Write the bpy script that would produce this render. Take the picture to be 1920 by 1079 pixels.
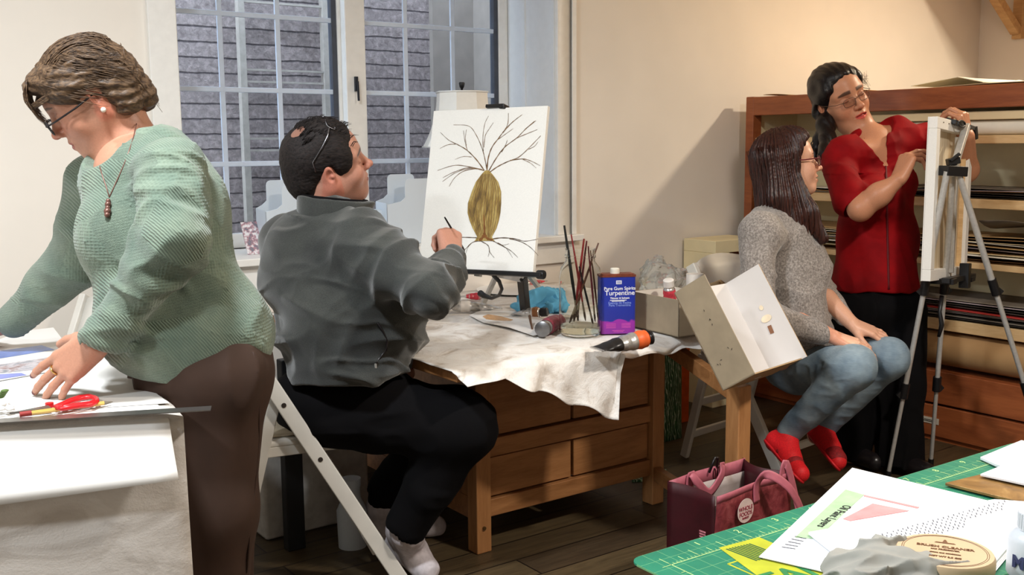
import bpy, math, random
import numpy as np
from mathutils import Vector, Matrix
random.seed(7)
for o in list(bpy.data.objects): bpy.data.objects.remove(o)
COL = bpy.context.scene.collection
SC = bpy.context.scene

# ------------------------------------------------------------------ camera
FPX, AYAW, PITCH, ROLL, HCAM = 1950.0, math.radians(35.7), math.radians(7.9), math.radians(0.5), 1.28
_f = np.array([math.sin(AYAW)*math.cos(PITCH), math.cos(AYAW)*math.cos(PITCH), -math.sin(PITCH)])
_r0 = np.array([math.cos(AYAW), -math.sin(AYAW), 0.0])
_u0 = np.cross(_r0, _f)
_r = _r0*math.cos(ROLL) - _u0*math.sin(ROLL)
_u = _u0*math.cos(ROLL) + _r0*math.sin(ROLL)
CAMP = np.array([0.0, 0.0, HCAM])
cd = bpy.data.cameras.new('camera'); cam = bpy.data.objects.new('camera', cd); COL.objects.link(cam)
cd.sensor_width = 36.0; cd.lens = 36.0*FPX/1920.0; cd.clip_start = 0.05
cam.matrix_world = Matrix(((_r[0], _u[0], -_f[0], 0), (_r[1], _u[1], -_f[1], 0), (_r[2], _u[2], -_f[2], HCAM), (0, 0, 0, 1)))
SC.camera = cam

# ------------------------------------------------------------------ world, exposure, lights
SC.view_settings.view_transform = 'Standard'
SC.view_settings.look = 'None'
SC.view_settings.exposure = 0.0
SC.view_settings.gamma = 1.0
SC.view_settings.use_curve_mapping = False
w = bpy.data.worlds.new('dusk_sky'); SC.world = w; w.use_nodes = True
bg = w.node_tree.nodes['Background']
bg.inputs['Color'].default_value = (0.74, 0.85, 1.0, 1); bg.inputs['Strength'].default_value = 9

def area_light(name, loc, size, power, color, target=None, sy=None):
    l = bpy.data.lights.new(name, 'AREA'); l.energy = power; l.color = color
    l.size = size
    if sy: l.shape = 'RECTANGLE'; l.size_y = sy
    o = bpy.data.objects.new(name, l); COL.objects.link(o); o.location = loc
    if target is not None:
        d = Vector(target) - Vector(loc); o.rotation_euler = d.to_track_quat('-Z', 'Y').to_euler()
    return o
area_light('ceiling_lamp_light', (0.2, 1.75, 2.52), 0.24, 60, (0.90, 0.96, 1.0))
area_light('ceiling_lamp_light', (5.15, 1.9, 2.50), 0.16, 62, (1.0, 0.84, 0.62))
area_light('ceiling_lamp_light', (2.2, 0.5, 2.52), 0.20, 62, (1.0, 0.92, 0.82))
area_light('ceiling_lamp_light', (-1.3, 1.2, 2.52), 0.26, 54, (0.90, 0.96, 1.0))

# ------------------------------------------------------------------ projection helpers (pixel of the 1920x1079 frame + depth -> place)
def pt(px, py, d):
    return CAMP + d*(_f + _r*((px-960.0)/FPX) - _u*((py-539.5)/FPX))
def ray(px, py):
    v = _f + _r*((px-960.0)/FPX) - _u*((py-539.5)/FPX); return v
def onz(px, py, z):
    v = ray(px, py); return CAMP + v*((z-HCAM)/v[2])
def onx(px, py, x):
    v = ray(px, py); return CAMP + v*(x/v[0])
def ony(px, py, y):
    v = ray(px, py); return CAMP + v*(y/v[1])
def cdir(r, u, t):      # direction given as right, up, toward the viewer
    return _r*r + _u*u - _f*t
def nrm(v):
    v = np.asarray(v, float); return v/np.linalg.norm(v)
def frame(fwd, up):      # columns: forward, left, up
    f = nrm(fwd); u = np.asarray(up, float); u = nrm(u - f*np.dot(u, f)); l = np.cross(u, f)
    return np.stack([f, l, u], 1)
def V(*a): return np.array(a, float)

# ------------------------------------------------------------------ materials
def lin(c):
    return tuple(((x/255.0)/12.92 if x/255.0 <= 0.04045 else ((x/255.0+0.055)/1.055)**2.4) for x in c[:3]) + (1.0,)
class NT:
    def __init__(s, m): s.t = m.node_tree; s.n = s.t.nodes; s.l = s.t.links; s.b = s.n['Principled BSDF']
    def new(s, k, **kw):
        n = s.n.new(k)
        for a, v in kw.items(): setattr(n, a, v)
        return n
    def link(s, a, b): s.l.new(a, b)
    def coord(s, scale=(1, 1, 1), rot=(0, 0, 0), kind='Object'):
        tc = s.new('ShaderNodeTexCoord'); mp = s.new('ShaderNodeMapping')
        mp.inputs['Scale'].default_value = scale; mp.inputs['Rotation'].default_value = rot
        s.link(tc.outputs[kind], mp.inputs['Vector']); return mp.outputs['Vector']
    def noise(s, vec, scale, detail=3, rough=0.55, dist=0.0):
        n = s.new('ShaderNodeTexNoise'); n.inputs['Scale'].default_value = scale; n.inputs['Detail'].default_value = detail
        n.inputs['Roughness'].default_value = rough; n.inputs['Distortion'].default_value = dist
        s.link(vec, n.inputs['Vector']); return n.outputs['Fac']
    def wave(s, vec, scale, dist=0.0, det=2.0, dscale=1.0, bands='X', prof='SIN'):
        n = s.new('ShaderNodeTexWave'); n.bands_direction = bands; n.wave_profile = prof
        n.inputs['Scale'].default_value = scale; n.inputs['Distortion'].default_value = dist
        n.inputs['Detail'].default_value = det; n.inputs['Detail Scale'].default_value = dscale
        s.link(vec, n.inputs['Vector']); return n.outputs['Fac']
    def ramp(s, fac, stops):
        r = s.new('ShaderNodeValToRGB'); e = r.color_ramp.elements
        while len(e) < len(stops): e.new(0.5)
        for i, (p, c) in enumerate(stops): e[i].position = p; e[i].color = c
        s.link(fac, r.inputs['Fac']); return r.outputs['Color']
    def mix(s, fac, a, b, mode='MIX'):
        m = s.new('ShaderNodeMix', data_type='RGBA', blend_type=mode)
        for k, v in ((0, fac), (6, a), (7, b)):
            if hasattr(v, 'default_value') or hasattr(v, 'links'): s.link(v, m.inputs[k])
            else: m.inputs[k].default_value = v
        return m.outputs[2]
    def math(s, op, a, b=0.0, c=None):
        m = s.new('ShaderNodeMath', operation=op)
        for k, v in enumerate((a, b, c)):
            if v is None: continue
            if hasattr(v, 'links'): s.link(v, m.inputs[k])
            else: m.inputs[k].default_value = v
        return m.outputs[0]
    def bump(s, h, strength, dist=0.01, normal=None):
        b = s.new('ShaderNodeBump'); b.inputs['Strength'].default_value = strength; b.inputs['Distance'].default_value = dist
        s.link(h, b.inputs['Height'])
        if normal is not None: s.link(normal, b.inputs['Normal'])
        s.link(b.outputs['Normal'], s.b.inputs['Normal']); return b.outputs['Normal']
def mat(name, color=None, rough=0.6, metal=0.0, spec=0.5, **kw):
    m = bpy.data.materials.new(name); m.use_nodes = True; t = NT(m)
    if color is not None: t.b.inputs['Base Color'].default_value = lin(color)
    t.b.inputs['Roughness'].default_value = rough; t.b.inputs['Metallic'].default_value = metal
    t.b.inputs['Specular IOR Level'].default_value = spec
    for k, v in kw.items():
        t.b.inputs[k.replace('_', ' ')].default_value = v
    return m, t
def simple(name, color, rough=0.6, metal=0.0, var=0.06, scale=30, bump=0.0, bdist=0.002, spec=0.4, **kw):
    """one colour with a gentle procedural mottling and grain"""
    m, t = mat(name, color, rough, metal, spec, **kw)
    v = t.coord(); n = t.noise(v, scale, 4)
    c = np.array(color, float)
    a = lin(tuple(np.clip(c*(1-var), 0, 255))); b = lin(tuple(np.clip(c*(1+var), 0, 255)))
    t.link(t.ramp(n, [(0.3, a), (0.7, b)]), t.b.inputs['Base Color'])
    if bump: t.bump(n, bump, bdist)
    return m
def wood(name, c1, c2, axis='X', scale=6.0, rough=0.5, knots=True):
    m, t = mat(name, c1, rough)
    s = {'X': (0.12, 1, 1), 'Y': (1, 0.12, 1), 'Z': (1, 1, 0.12)}[axis]
    v = t.coord(s)
    n = t.noise(v, scale*3.5, 5, 0.6, 1.2); f = t.noise(v, scale*30, 3, 0.6)
    k = t.math('ADD', t.math('MULTIPLY', n, 0.75), t.math('MULTIPLY', f, 0.25))
    t.link(t.ramp(k, [(0.32, lin(c2)), (0.62, lin(c1))]), t.b.inputs['Base Color'])
    t.bump(f, 0.12, 0.001)
    return m
def vcol_mat(name, rough=0.5, sub=0.0, nscale=120, nb=0.15, spec=0.35, namp=0.06):
    m, t = mat(name, (200, 160, 140), rough, 0, spec)
    at = t.new('ShaderNodeAttribute'); at.attribute_name = 'Col'
    n = t.noise(t.coord(), nscale, 3)
    g = t.ramp(n, [(0.3, (1-namp,)*3+(1,)), (0.7, (1+namp,)*3+(1,))])
    t.link(t.mix(1.0, at.outputs['Color'], g, 'MULTIPLY'), t.b.inputs['Base Color'])
    if sub:
        t.b.inputs['Subsurface Weight'].default_value = sub; t.b.inputs['Subsurface Radius'].default_value = (0.012, 0.004, 0.002)
        t.b.inputs['Subsurface Scale'].default_value = 0.6
    t.bump(n, nb, 0.001)
    return m

# ------------------------------------------------------------------ objects
ORG = {}
def link_mesh(name, me, parent=None, origin=None):
    co = np.empty(len(me.vertices)*3, np.float32); me.vertices.foreach_get('co', co); co = co.reshape(-1, 3)
    if parent is not None: org = ORG[parent.name]
    elif origin is not None: org = np.array(origin, float)
    else: org = V((co[:, 0].min()+co[:, 0].max())/2, (co[:, 1].min()+co[:, 1].max())/2, co[:, 2].min())
    me.vertices.foreach_set('co', (co-org).astype(np.float32).ravel()); me.update()
    o = bpy.data.objects.new(name, me); COL.objects.link(o)
    if parent is not None: o.parent = parent
    else: o.location = org
    ORG[o.name] = org
    return o
def thing(name, label, cat, loc, group=None):
    o = bpy.data.objects.new(name, None); COL.objects.link(o); o.location = tuple(loc); o.empty_display_size = 0.05
    ORG[o.name] = np.array(loc, float); return tag(o, label, cat, group)
def tag(o, label, cat, group=None, kind=None):
    if label: o['label'] = label
    if cat: o['category'] = cat
    if group: o['group'] = group
    if kind: o['kind'] = kind
    return o
def struct(o, label=None, cat=None):
    o['kind'] = 'structure'
    if label: o['label'] = label
    if cat: o['category'] = cat
    return o
class MB:
    """collects simple shapes, builds them as one mesh"""
    def __init__(s): s.v = []; s.f = []; s.m = []; s.cur = 0
    def add(s, vs, fs):
        b = len(s.v); s.v += [tuple(float(c) for c in v) for v in vs]; s.f += [tuple(b+i for i in f) for f in fs]; s.m += [s.cur]*len(fs); return s
    def box(s, lo, hi, R=None, o=None):
        x0, y0, z0 = lo; x1, y1, z1 = hi
        vs = [V(x, y, z) for z in (z0, z1) for x, y in ((x0, y0), (x1, y0), (x1, y1), (x0, y1))]
        if R is not None: vs = [R@v for v in vs]
        if o is not None: vs = [v+o for v in vs]
        return s.add(vs, [(3, 2, 1, 0), (4, 5, 6, 7), (0, 1, 5, 4), (1, 2, 6, 5), (2, 3, 7, 6), (3, 0, 4, 7)])
    def bar(s, a, b, w, h, up=(0, 0, 1)):
        a = np.array(a, float); b = np.array(b, float); d = nrm(b-a); u = np.array(up, float)
        if abs(np.dot(d, nrm(u))) > 0.98: u = V(0, 1, 0)
        sd = nrm(np.cross(d, u)); u = np.cross(sd, d)
        vs = [p + sd*sx*w/2 + u*sy*h/2 for p in (a, b) for sx, sy in ((-1, -1), (1, -1), (1, 1), (-1, 1))]
        return s.add(vs, [(3, 2, 1, 0), (4, 5, 6, 7), (0, 1, 5, 4), (1, 2, 6, 5), (2, 3, 7, 6), (3, 0, 4, 7)])
    def tube(s, pts, r, n=10, cap=True):
        pts = [np.array(p, float) for p in pts]; m = len(pts)
        rs = r if hasattr(r, '__len__') else [r]*m
        T = []
        for i in range(m):
            T.append(nrm(pts[min(i+1, m-1)]-pts[max(i-1, 0)]))
        ref = V(0, 0, 1) if abs(T[0][2]) < 0.9 else V(1, 0, 0)
        u = nrm(np.cross(T[0], ref)); vs = []
        for i in range(m):
            u = nrm(u - T[i]*np.dot(u, T[i])); w_ = np.cross(T[i], u)
            for k in range(n):
                a = 2*math.pi*k/n; vs.append(pts[i] + rs[i]*(u*math.cos(a)+w_*math.sin(a)))
        fs = [(i*n+k, i*n+(k+1) % n, (i+1)*n+(k+1) % n, (i+1)*n+k) for i in range(m-1) for k in range(n)]
        if cap: fs += [tuple(range(n))[::-1], tuple((m-1)*n+k for k in range(n))]
        return s.add(vs, fs)
    def lathe(s, base, prof, n=32, axis=(0, 0, 1)):
        ax = nrm(axis); ref = V(1, 0, 0) if abs(ax[0]) < 0.9 else V(0, 1, 0); u = nrm(np.cross(ax, ref)); w_ = np.cross(ax, u)
        base = np.array(base, float); vs = []
        for r, z in prof:
            for k in range(n):
                a = 2*math.pi*k/n; vs.append(base+ax*z+r*(u*math.cos(a)+w_*math.sin(a)))
        m = len(prof)
        fs = [(i*n+k, i*n+(k+1) % n, (i+1)*n+(k+1) % n, (i+1)*n+k) for i in range(m-1) for k in range(n)]
        if prof[0][0] > 1e-5: fs.append(tuple(range(n))[::-1])
        if prof[-1][0] > 1e-5: fs.append(tuple((m-1)*n+k for k in range(n)))
        return s.add(vs, fs)
    def prism(s, poly, t):     # poly: 3D points in order, t: thickness vector
        n = len(poly); P = [np.array(p, float) for p in poly]; t = np.array(t, float)
        vs = P + [p+t for p in P]
        return s.add(vs, [tuple(range(n))[::-1], tuple(range(n, 2*n))] + [(i, (i+1) % n, n+(i+1) % n, n+i) for i in range(n)])
    def grid(s, G, thick=None):   # G[i][j] 3D points
        a = len(G); b = len(G[0]); vs = [p for row in G for p in row]
        fs = [(i*b+j, (i+1)*b+j, (i+1)*b+j+1, i*b+j+1) for i in range(a-1) for j in range(b-1)]
        return s.add(vs, fs)
    def sphere(s, c, r, n=12, m=8):
        r3 = r if hasattr(r, '__len__') else (r, r, r); c = np.array(c, float); vs = []
        for i in range(m+1):
            t = math.pi*i/m
            for k in range(n):
                a = 2*math.pi*k/n; vs.append(c+V(r3[0]*math.sin(t)*math.cos(a), r3[1]*math.sin(t)*math.sin(a), r3[2]*math.cos(t)))
        return s.add(vs, [(i*n+k, (i+1)*n+k, (i+1)*n+(k+1) % n, i*n+(k+1) % n) for i in range(m) for k in range(n)])
    def build(s, name, mats, parent=None, smooth=False, bevel=0.0, solid=0.0, origin=None, subd=0, off=-1.0):
        me = bpy.data.meshes.new(name); me.from_pydata(s.v, [], s.f)
        if not isinstance(mats, (list, tuple)): mats = [mats]
        for m in mats: me.materials.append(m)
        if len(mats) > 1: me.polygons.foreach_set('material_index', s.m)
        import bmesh
        bm = bmesh.new(); bm.from_mesh(me); bmesh.ops.remove_doubles(bm, verts=bm.verts, dist=1e-6)
        bmesh.ops.recalc_face_normals(bm, faces=bm.faces); bm.to_mesh(me); bm.free()
        if smooth:
            me.polygons.foreach_set('use_smooth', [True]*len(me.polygons))
        o = link_mesh(name, me, parent, origin)
        if solid: md = o.modifiers.new('solid', 'SOLIDIFY'); md.thickness = solid; md.offset = off
        if bevel:
            md = o.modifiers.new('bevel', 'BEVEL'); md.width = bevel; md.segments = 2; md.limit_method = 'ANGLE'; md.angle_limit = 0.6
            if not smooth: me.polygons.foreach_set('use_smooth', [True]*len(me.polygons)); md.harden_normals = True
        if subd: md = o.modifiers.new('sub', 'SUBSURF'); md.levels = subd; md.render_levels = subd
        if smooth == 'auto':
            with bpy.context.temp_override(object=o, active_object=o, selected_objects=[o], selected_editable_objects=[o]):
                bpy.ops.object.shade_smooth_by_angle(angle=0.7)
        return o
def copy_tree(o, parent=None):
    c = o.copy(); COL.objects.link(c); c.parent = parent
    for ch in list(o.children): copy_tree(ch, c)
    return c
def text_mesh(name, body, size, mt, M, parent=None, align='CENTER', ext=0.0003, bold=0.0, tagit=None):
    """flat lettering: M = (origin, x direction, y direction)"""
    cu = bpy.data.curves.new(name, 'FONT'); cu.body = body; cu.size = size; cu.extrude = ext; cu.align_x = align; cu.align_y = 'CENTER'; cu.offset = bold
    tmp = bpy.data.objects.new('tmp', cu); COL.objects.link(tmp)
    dg = bpy.context.evaluated_depsgraph_get(); me = bpy.data.meshes.new_from_object(tmp.evaluated_get(dg))
    bpy.data.objects.remove(tmp); bpy.data.curves.remove(cu)
    o0, x, y = [np.array(q, float) for q in M]; x = nrm(x); y = nrm(y - x*np.dot(x, y)); z = np.cross(x, y)
    n = len(me.vertices); co = np.empty(n*3, np.float32); me.vertices.foreach_get('co', co); co = co.reshape(-1, 3)
    co = o0 + co[:, :1]*x + co[:, 1:2]*y + co[:, 2:3]*z
    me.vertices.foreach_set('co', co.astype(np.float32).ravel()); me.materials.clear(); me.materials.append(mt)
    return link_mesh(name, me, parent)

# ------------------------------------------------------------------ sculpting: smooth-blended distance fields meshed as one continuous surface
def _h3(ix, iy, iz, s):
    n = (ix*374761393 + iy*668265263 + iz*2147483647 + s*1274126177) & 0xffffffff
    n = ((n ^ (n >> 13))*1274126177) & 0xffffffff
    return ((n ^ (n >> 16)) & 0xffff)/32767.5-1.0
def vnoise(P, s=0):
    i = np.floor(P).astype(np.int64); f = P-i; f = f*f*(3-2*f)
    r = 0
    for dx in (0, 1):
        for dy in (0, 1):
            for dz in (0, 1):
                w_ = (f[:, 0] if dx else 1-f[:, 0])*(f[:, 1] if dy else 1-f[:, 1])*(f[:, 2] if dz else 1-f[:, 2])
                r = r + w_*_h3(i[:, 0]+dx, i[:, 1]+dy, i[:, 2]+dz, s)
    return r
def folds(P, D, freq, stretch, s=0, warp=0.5):
    """ridged noise that varies fast along direction D and slowly across it"""
    D = nrm(D); t = P@D
    Q = (P - t[:, None]*D)*(freq/stretch) + (t*freq)[:, None]*D
    Q = Q + warp*vnoise(Q*0.6+7, s+3)[:, None]
    return np.clip(1-3.4*np.abs(vnoise(Q, s)), -.7, 1)
class Field:
    def __init__(s): s.p = []; s.disp = None; s.slack = 0.0
    def cap(s, a, b, ra, rb=None, k=0.02, op='u', u=None, sq=1.0):
        rb = ra if rb is None else rb; a = np.array(a, float); b = np.array(b, float)
        if np.linalg.norm(b-a) < 1e-6: b = a+1e-5
        m = max(ra, rb)*max(1, sq)
        s.p.append(('c', op, k, (a, b, ra, rb, None if u is None else nrm(u), sq), (np.minimum(a, b)-m, np.maximum(a, b)+m))); return s
    def chain(s, pts, rs, k=0.02, op='u', u=None, sq=1.0):
        for i in range(len(pts)-1): s.cap(pts[i], pts[i+1], rs[i], rs[i+1], k, op, u, sq)
        return s
    def ell(s, c, r, R=None, k=0.02, op='u'):
        r = np.array(r if hasattr(r, '__len__') else (r, r, r), float); c = np.array(c, float); m = r.max()
        s.p.append(('e', op, k, (c, r, R), (c-m, c+m))); return s
    def wedge(s, planes, k=.003):      # removes the space that lies behind all the given planes (p, outward n)
        s.p.append(('w', 's', k, [(np.array(p, float), nrm(n)) for p, n in planes], None)); return s
    def cut(s, p, n):      # removes what lies on the +n side, of everything added so far
        s.p.append(('h', 'i', 0.006, (np.array(p, float), nrm(n)), None)); return s
    def _d(s, q, P):
        t = q[0]; a = q[3]
        if t == 'w': return np.max([(P-p)@n for p, n in a], 0)
        if t == 'c':
            A, B, ra, rb, u, sq = a; ba = B-A; pa = P-A
            h = np.clip(pa@ba/(ba@ba), 0, 1); v = pa-h[:, None]*ba; r = ra+(rb-ra)*h
            if u is not None:
                c = v@u; v = v + (c*(1/sq-1))[:, None]*u
                l = np.sqrt((v*v).sum(1)); return (l-r)*(1 if sq < 1 else 1)
            return np.sqrt((v*v).sum(1))-r
        if t == 'e':
            c, r, R = a; v = P-c
            if R is not None: v = v@R
            k0 = np.sqrt(((v/r)**2).sum(1)); k1 = np.sqrt(((v/(r*r))**2).sum(1))+1e-9
            return k0*(k0-1)/k1
        p, n = a; return (P-p)@n
    def ev(s, P, prims=None, disp=True):
        d = np.full(len(P), 1.0)
        for q in (s.p if prims is None else prims):
            e = s._d(q, P); k = q[2]; op = q[1]
            if op == 'u':
                h = np.maximum(k-np.abs(d-e), 0)/k; d = np.minimum(d, e)-h*h*k*0.25
            elif op == 's':
                e = -e; h = np.maximum(k-np.abs(d-e), 0)/k; d = np.maximum(d, e)+h*h*k*0.25
            else:
                h = np.maximum(k-np.abs(d-e), 0)/k; d = np.maximum(d, e)+h*h*k*0.25
        if disp and s.disp is not None: d = d - s.disp(P)
        return d
    def mesh(s, h, n=10):
        lo = np.min([q[4][0] for q in s.p if q[1] == 'u'], 0)-s.slack-3*h; hi = np.max([q[4][1] for q in s.p if q[1] == 'u'], 0)+s.slack+3*h
        bs = n*h; nb = np.ceil((hi-lo)/bs).astype(int)
        # two-level culling
        big = 4; nbb = np.ceil(nb/big).astype(int)
        gi = np.stack(np.meshgrid(*[np.arange(m) for m in nbb], indexing='ij'), -1).reshape(-1, 3)
        D = s.ev(lo+(gi+0.5)*bs*big, disp=False); gi = gi[np.abs(D) < bs*big*0.87*1.35+s.slack+0.03]
        off = np.stack(np.meshgrid(*[np.arange(big)]*3, indexing='ij'), -1).reshape(-1, 3)
        bi = (gi[:, None]*big+off[None]).reshape(-1, 3); bi = bi[(bi < nb).all(1)]
        C = lo+(bi+0.5)*bs; D = s.ev(C, disp=False); keep = np.abs(D) < bs*0.87*1.45+s.slack+0.012; bi = bi[keep]; C = C[keep]
        near = []
        for q in s.p:
            near.append(np.ones(len(C), bool) if q[0] == 'h' else s._d(q, C) < bs*0.87*1.5+q[2]+s.slack+0.018)
        near = np.array(near).T
        g = np.stack(np.meshgrid(*[np.arange(n+1)]*3, indexing='ij'), -1).reshape(-1, 3)
        vals = np.ones((len(bi), (n+1)**3), np.float32)
        # group the blocks that share the same shapes
        keys = {}
        for i, row in enumerate(near): keys.setdefault(row.tobytes(), []).append(i)
        for kk, ids in keys.items():
            row = near[ids[0]]
            if not row.any(): continue
            pr = [q for q, f in zip(s.p, row) if f]
            if not any(q[1] == 'u' for q in pr): continue
            for c0 in range(0, len(ids), 300):
                sub = ids[c0:c0+300]
                P = (lo+(bi[sub][:, None]*n+g[None])*h).reshape(-1, 3)
                vals[sub] = s.ev(P, pr).reshape(len(sub), -1)
        sg = vals < 0; act = sg.any(1) & (~sg).any(1); bi = bi[act]; vals = vals[act]
        m = n+1; F = vals.reshape(-1, m, m, m); N = nb*n+2
        S = F < 0
        # vertices
        cnt = np.zeros((len(F), n, n, n), np.int8); acc = np.zeros((len(F), n, n, n, 3), np.float32)
        def sl(a): return slice(a, n+a)
        for ax in range(3):
            o1, o2 = [k for k in range(3) if k != ax]
            for a in (0, 1):
                for b in (0, 1):
                    i0 = [0, 0, 0]; i0[o1] = a; i0[o2] = b; i1 = list(i0); i1[ax] = 1
                    f0 = F[:, sl(i0[0]), sl(i0[1]), sl(i0[2])]; f1 = F[:, sl(i1[0]), sl(i1[1]), sl(i1[2])]
                    cr = (f0 < 0) != (f1 < 0); t = np.where(cr, f0/np.where(cr, f0-f1, 1), 0)
                    cnt += cr
                    acc[..., ax] += t; acc[..., o1] += a*cr; acc[..., o2] += b*cr
        idx = np.argwhere(cnt > 0); cell = bi[idx[:, 0]]*n+idx[:, 1:]
        A = acc[tuple(idx.T)]/cnt[tuple(idx.T)][:, None]
        vid = (cell[:, 0]*N[1]+cell[:, 1])*N[2]+cell[:, 2]; order = np.argsort(vid); vid = vid[order]
        verts = (lo+(cell[order]+A[order])*h)
        quads = []
        for ax in range(3):
            o1, o2 = [(1, 2), (2, 0), (0, 1)][ax]
            i0 = [sl(0)]*3; i1 = [sl(0)]*3; i1[ax] = sl(1)
            a = S[:, i0[0], i0[1], i0[2]]; b = S[:, i1[0], i1[1], i1[2]]
            for flip, mk in ((False, a & ~b), (True, ~a & b)):
                e = np.argwhere(mk); c = bi[e[:, 0]]*n+e[:, 1:]
                u_ = np.zeros(3, int); v_ = np.zeros(3, int); u_[o1] = 1; v_[o2] = 1
                cs = [c-u_-v_, c-v_, c, c-u_]
                ids = [(q[:, 0]*N[1]+q[:, 1])*N[2]+q[:, 2] for q in cs]
                js = [np.searchsorted(vid, q) for q in ids]; ok = np.ones(len(c), bool)
                for q, j in zip(ids, js): ok &= (j < len(vid)) & (vid[np.minimum(j, len(vid)-1)] == q)
                Q = np.stack(js, 1)[ok]
                quads.append(Q[:, ::-1] if flip else Q)
        return verts, np.concatenate(quads)
def to_mesh(name, VQ, mt, color=None):
    vs = np.concatenate([v for v, q in VQ]); off = 0; qs = []
    for v, q in VQ: qs.append(q+off); off += len(v)
    qs = np.concatenate(qs); me = bpy.data.meshes.new(name)
    me.vertices.add(len(vs)); me.vertices.foreach_set('co', vs.astype(np.float32).ravel())
    me.loops.add(len(qs)*4); me.loops.foreach_set('vertex_index', qs.astype(np.int32).ravel())
    me.polygons.add(len(qs)); me.polygons.foreach_set('loop_start', (np.arange(len(qs))*4).astype(np.int32))
    me.polygons.foreach_set('use_smooth', np.ones(len(qs), bool))
    me.update(calc_edges=True); me.materials.append(mt)
    if color is not None:
        c = color(vs); c = np.clip(np.concatenate([c, np.ones((len(c), 1))], 1), 0, 1)
        at = me.color_attributes.new('Col', 'FLOAT_COLOR', 'POINT'); at.data.foreach_set('color', c.astype(np.float32).ravel())
    return me

# ------------------------------------------------------------------ heads and hands
def head(F, o, R, s, nose=1.0, jaw=1.0, fat=0.0, neck=None, nr=0.056, cr=1.0, ears=(1, -1), mouth=0.0, eyes=0.0, lips=1.0):
    L = lambda x, y, z: o + s*(R@V(x, y, z))
    E = lambda c, r, k, op='u', Q=None: F.ell(L(*c), np.array(r)*s, R if Q is None else R@Q, k*s, op)
    K = lambda a, b, ra, rb, k, op='u': F.cap(L(*a), L(*b), ra*s, rb*s, k*s, op)
    E((-.014+.1*(1-cr), 0, .040*cr), (.101*cr, .076, .088*cr), .02)
    E((.030, 0, .030*cr), (.066, .062, .066*cr), .03)
    E((.030, 0, -.042), (.062, .055*jaw, .074), .03)
    for y in (1, -1):
        K((-.006, y*.052*jaw, -.040), (.058, y*.016*jaw, -.098), .022+fat*.5, .018+fat*.5, .03)
        E((.060, y*.034, -.034), (.027, .024+fat, .028), .03)
        K((.087, y*.010, .024), (.068, y*.048, .022), .009, .009, .018)
    E((.074, 0, -.098), (.018, .021, .017), .022)
    if fat: E((.045, 0, -.098), (.045, .045, .022+fat), .03)
    for y in (1, -1):
        E((.104, y*.032, .000), (.020, .018, .0115), .016, 's')
        E((.0775, y*.0325, -.0005), (.0140, .0145, .0125), .004)
        K((.0885, y*.022, -.0115-.003*eyes), (.0835, y*.044, -.0095), .0026, .0022, .004)
    n = nose
    K((.090, 0, .012), (.107+.007*n, 0, -.026), .0072, .0092, .014)
    E((.110+.008*n, 0, -.0315), (.0115, .0115, .0098), .008)
    for y in (1, -1):
        E((.102+.003*n, y*.0130, -.0345), (.011, .0068, .0075), .006)
        K((.104+.004*n, y*.0058, -.048), (.106+.004*n, y*.0058, -.0385), .0032, .0030, .003, 's')
    E((.084, 0, -.064), (.021, .027, .022), .018)
    for y in (1, -1):
        K((.0850, y*.0225, -.0655), (.1005, y*.0065, -.0595), .0035*lips, .0056*lips, .005)
        K((.0855, y*.0205, -.0680), (.0985, 0, -.0735), .0035*lips, .0066*lips, .005)
        K((.0900, y*.0250, -.0660), (.1085, 0, -.0660), .0012+mouth*.002, .0014+mouth*.004, .003, 's')
    for y in ears:
        Q = frame(V(.93, y*.34, .0), V(-.22, 0, 1))
        E((-.012, y*.0765, -.004), (.019, .0075, .032), .008, 'u', Q)
        E((-.008, y*.0845, .000), (.010, .0070, .018), .005, 's', Q)
        E((-.002, y*.0800, -.004), (.006, .005, .006), .004, 'u', Q)
        E((-.006, y*.0745, -.029), (.009, .006, .009), .006, 'u', Q)
    if neck is not None: F.cap(L(-.030, 0, -.045), neck, nr*.93*s, nr*s, .035*s)
    return L
def sstep(a, b, x): t = np.clip((x-a)/(b-a), 0, 1); return t*t*(3-2*t)
def face_color(P, o, R, s, base, lip, brow, blush=0.25, browth=1.0, lid=None, lash=0.7):
    q = (P-o)@R/s; x, y, z = q[:, 0], np.abs(q[:, 1]), q[:, 2]
    c = np.tile(np.array(lin(base)[:3]), (len(P), 1)); front = sstep(.03, .06, x)
    def put(col, m): c[:] = c*(1-m[:, None])+np.array(lin(col)[:3])*m[:, None]
    red = (min(255, base[0]*1.04), base[1]*.78, base[2]*.74)
    put(red, blush*np.exp(-(((y-.040)/.022)**2+((z+.030)/.022)**2))*front)
    put(red, blush*1.2*np.exp(-((y/.016)**2+((z+.034)/.014)**2))*sstep(.09, .11, x))
    put(red, blush*1.3*sstep(.070, .076, y)*(x < .02))
    lz = np.where(z > -.066, (z+.066)/(.0105*(1-.55*np.clip(y/.024, 0, 1))), (z+.066)/(.0125*(1-.7*np.clip(y/.024, 0, 1)**2)))
    put(lip, (1-sstep(.8, 1.15, np.abs(lz)))*(1-sstep(.021, .0245, y))*sstep(.078, .084, x)*.85)
    put((70, 30, 28), np.exp(-((z+.066)/.0013)**2)*(1-sstep(.020, .025, y))*sstep(.082, .086, x)*.8)
    bz = .0255-.18*(y-.03)*(y > .03); bw = .0038*browth*(1-.55*sstep(.03, .054, y))
    put(brow, (1-sstep(.75, 1.3, np.abs(z-bz)/bw))*sstep(.009, .014, y)*(1-sstep(.048, .055, y))*front*.85)
    if lash:
        put((30, 20, 18), np.exp(-((z+.0045-.10*(y-.0325)**2/.012)/.0013)**2)*sstep(.017, .021, y)*(1-sstep(.045, .049, y))*front*lash)
    if lid: put(lid, np.exp(-(((y-.0325)/.016)**2+((z-.005)/.009)**2))*front*.5)
    return c
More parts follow.
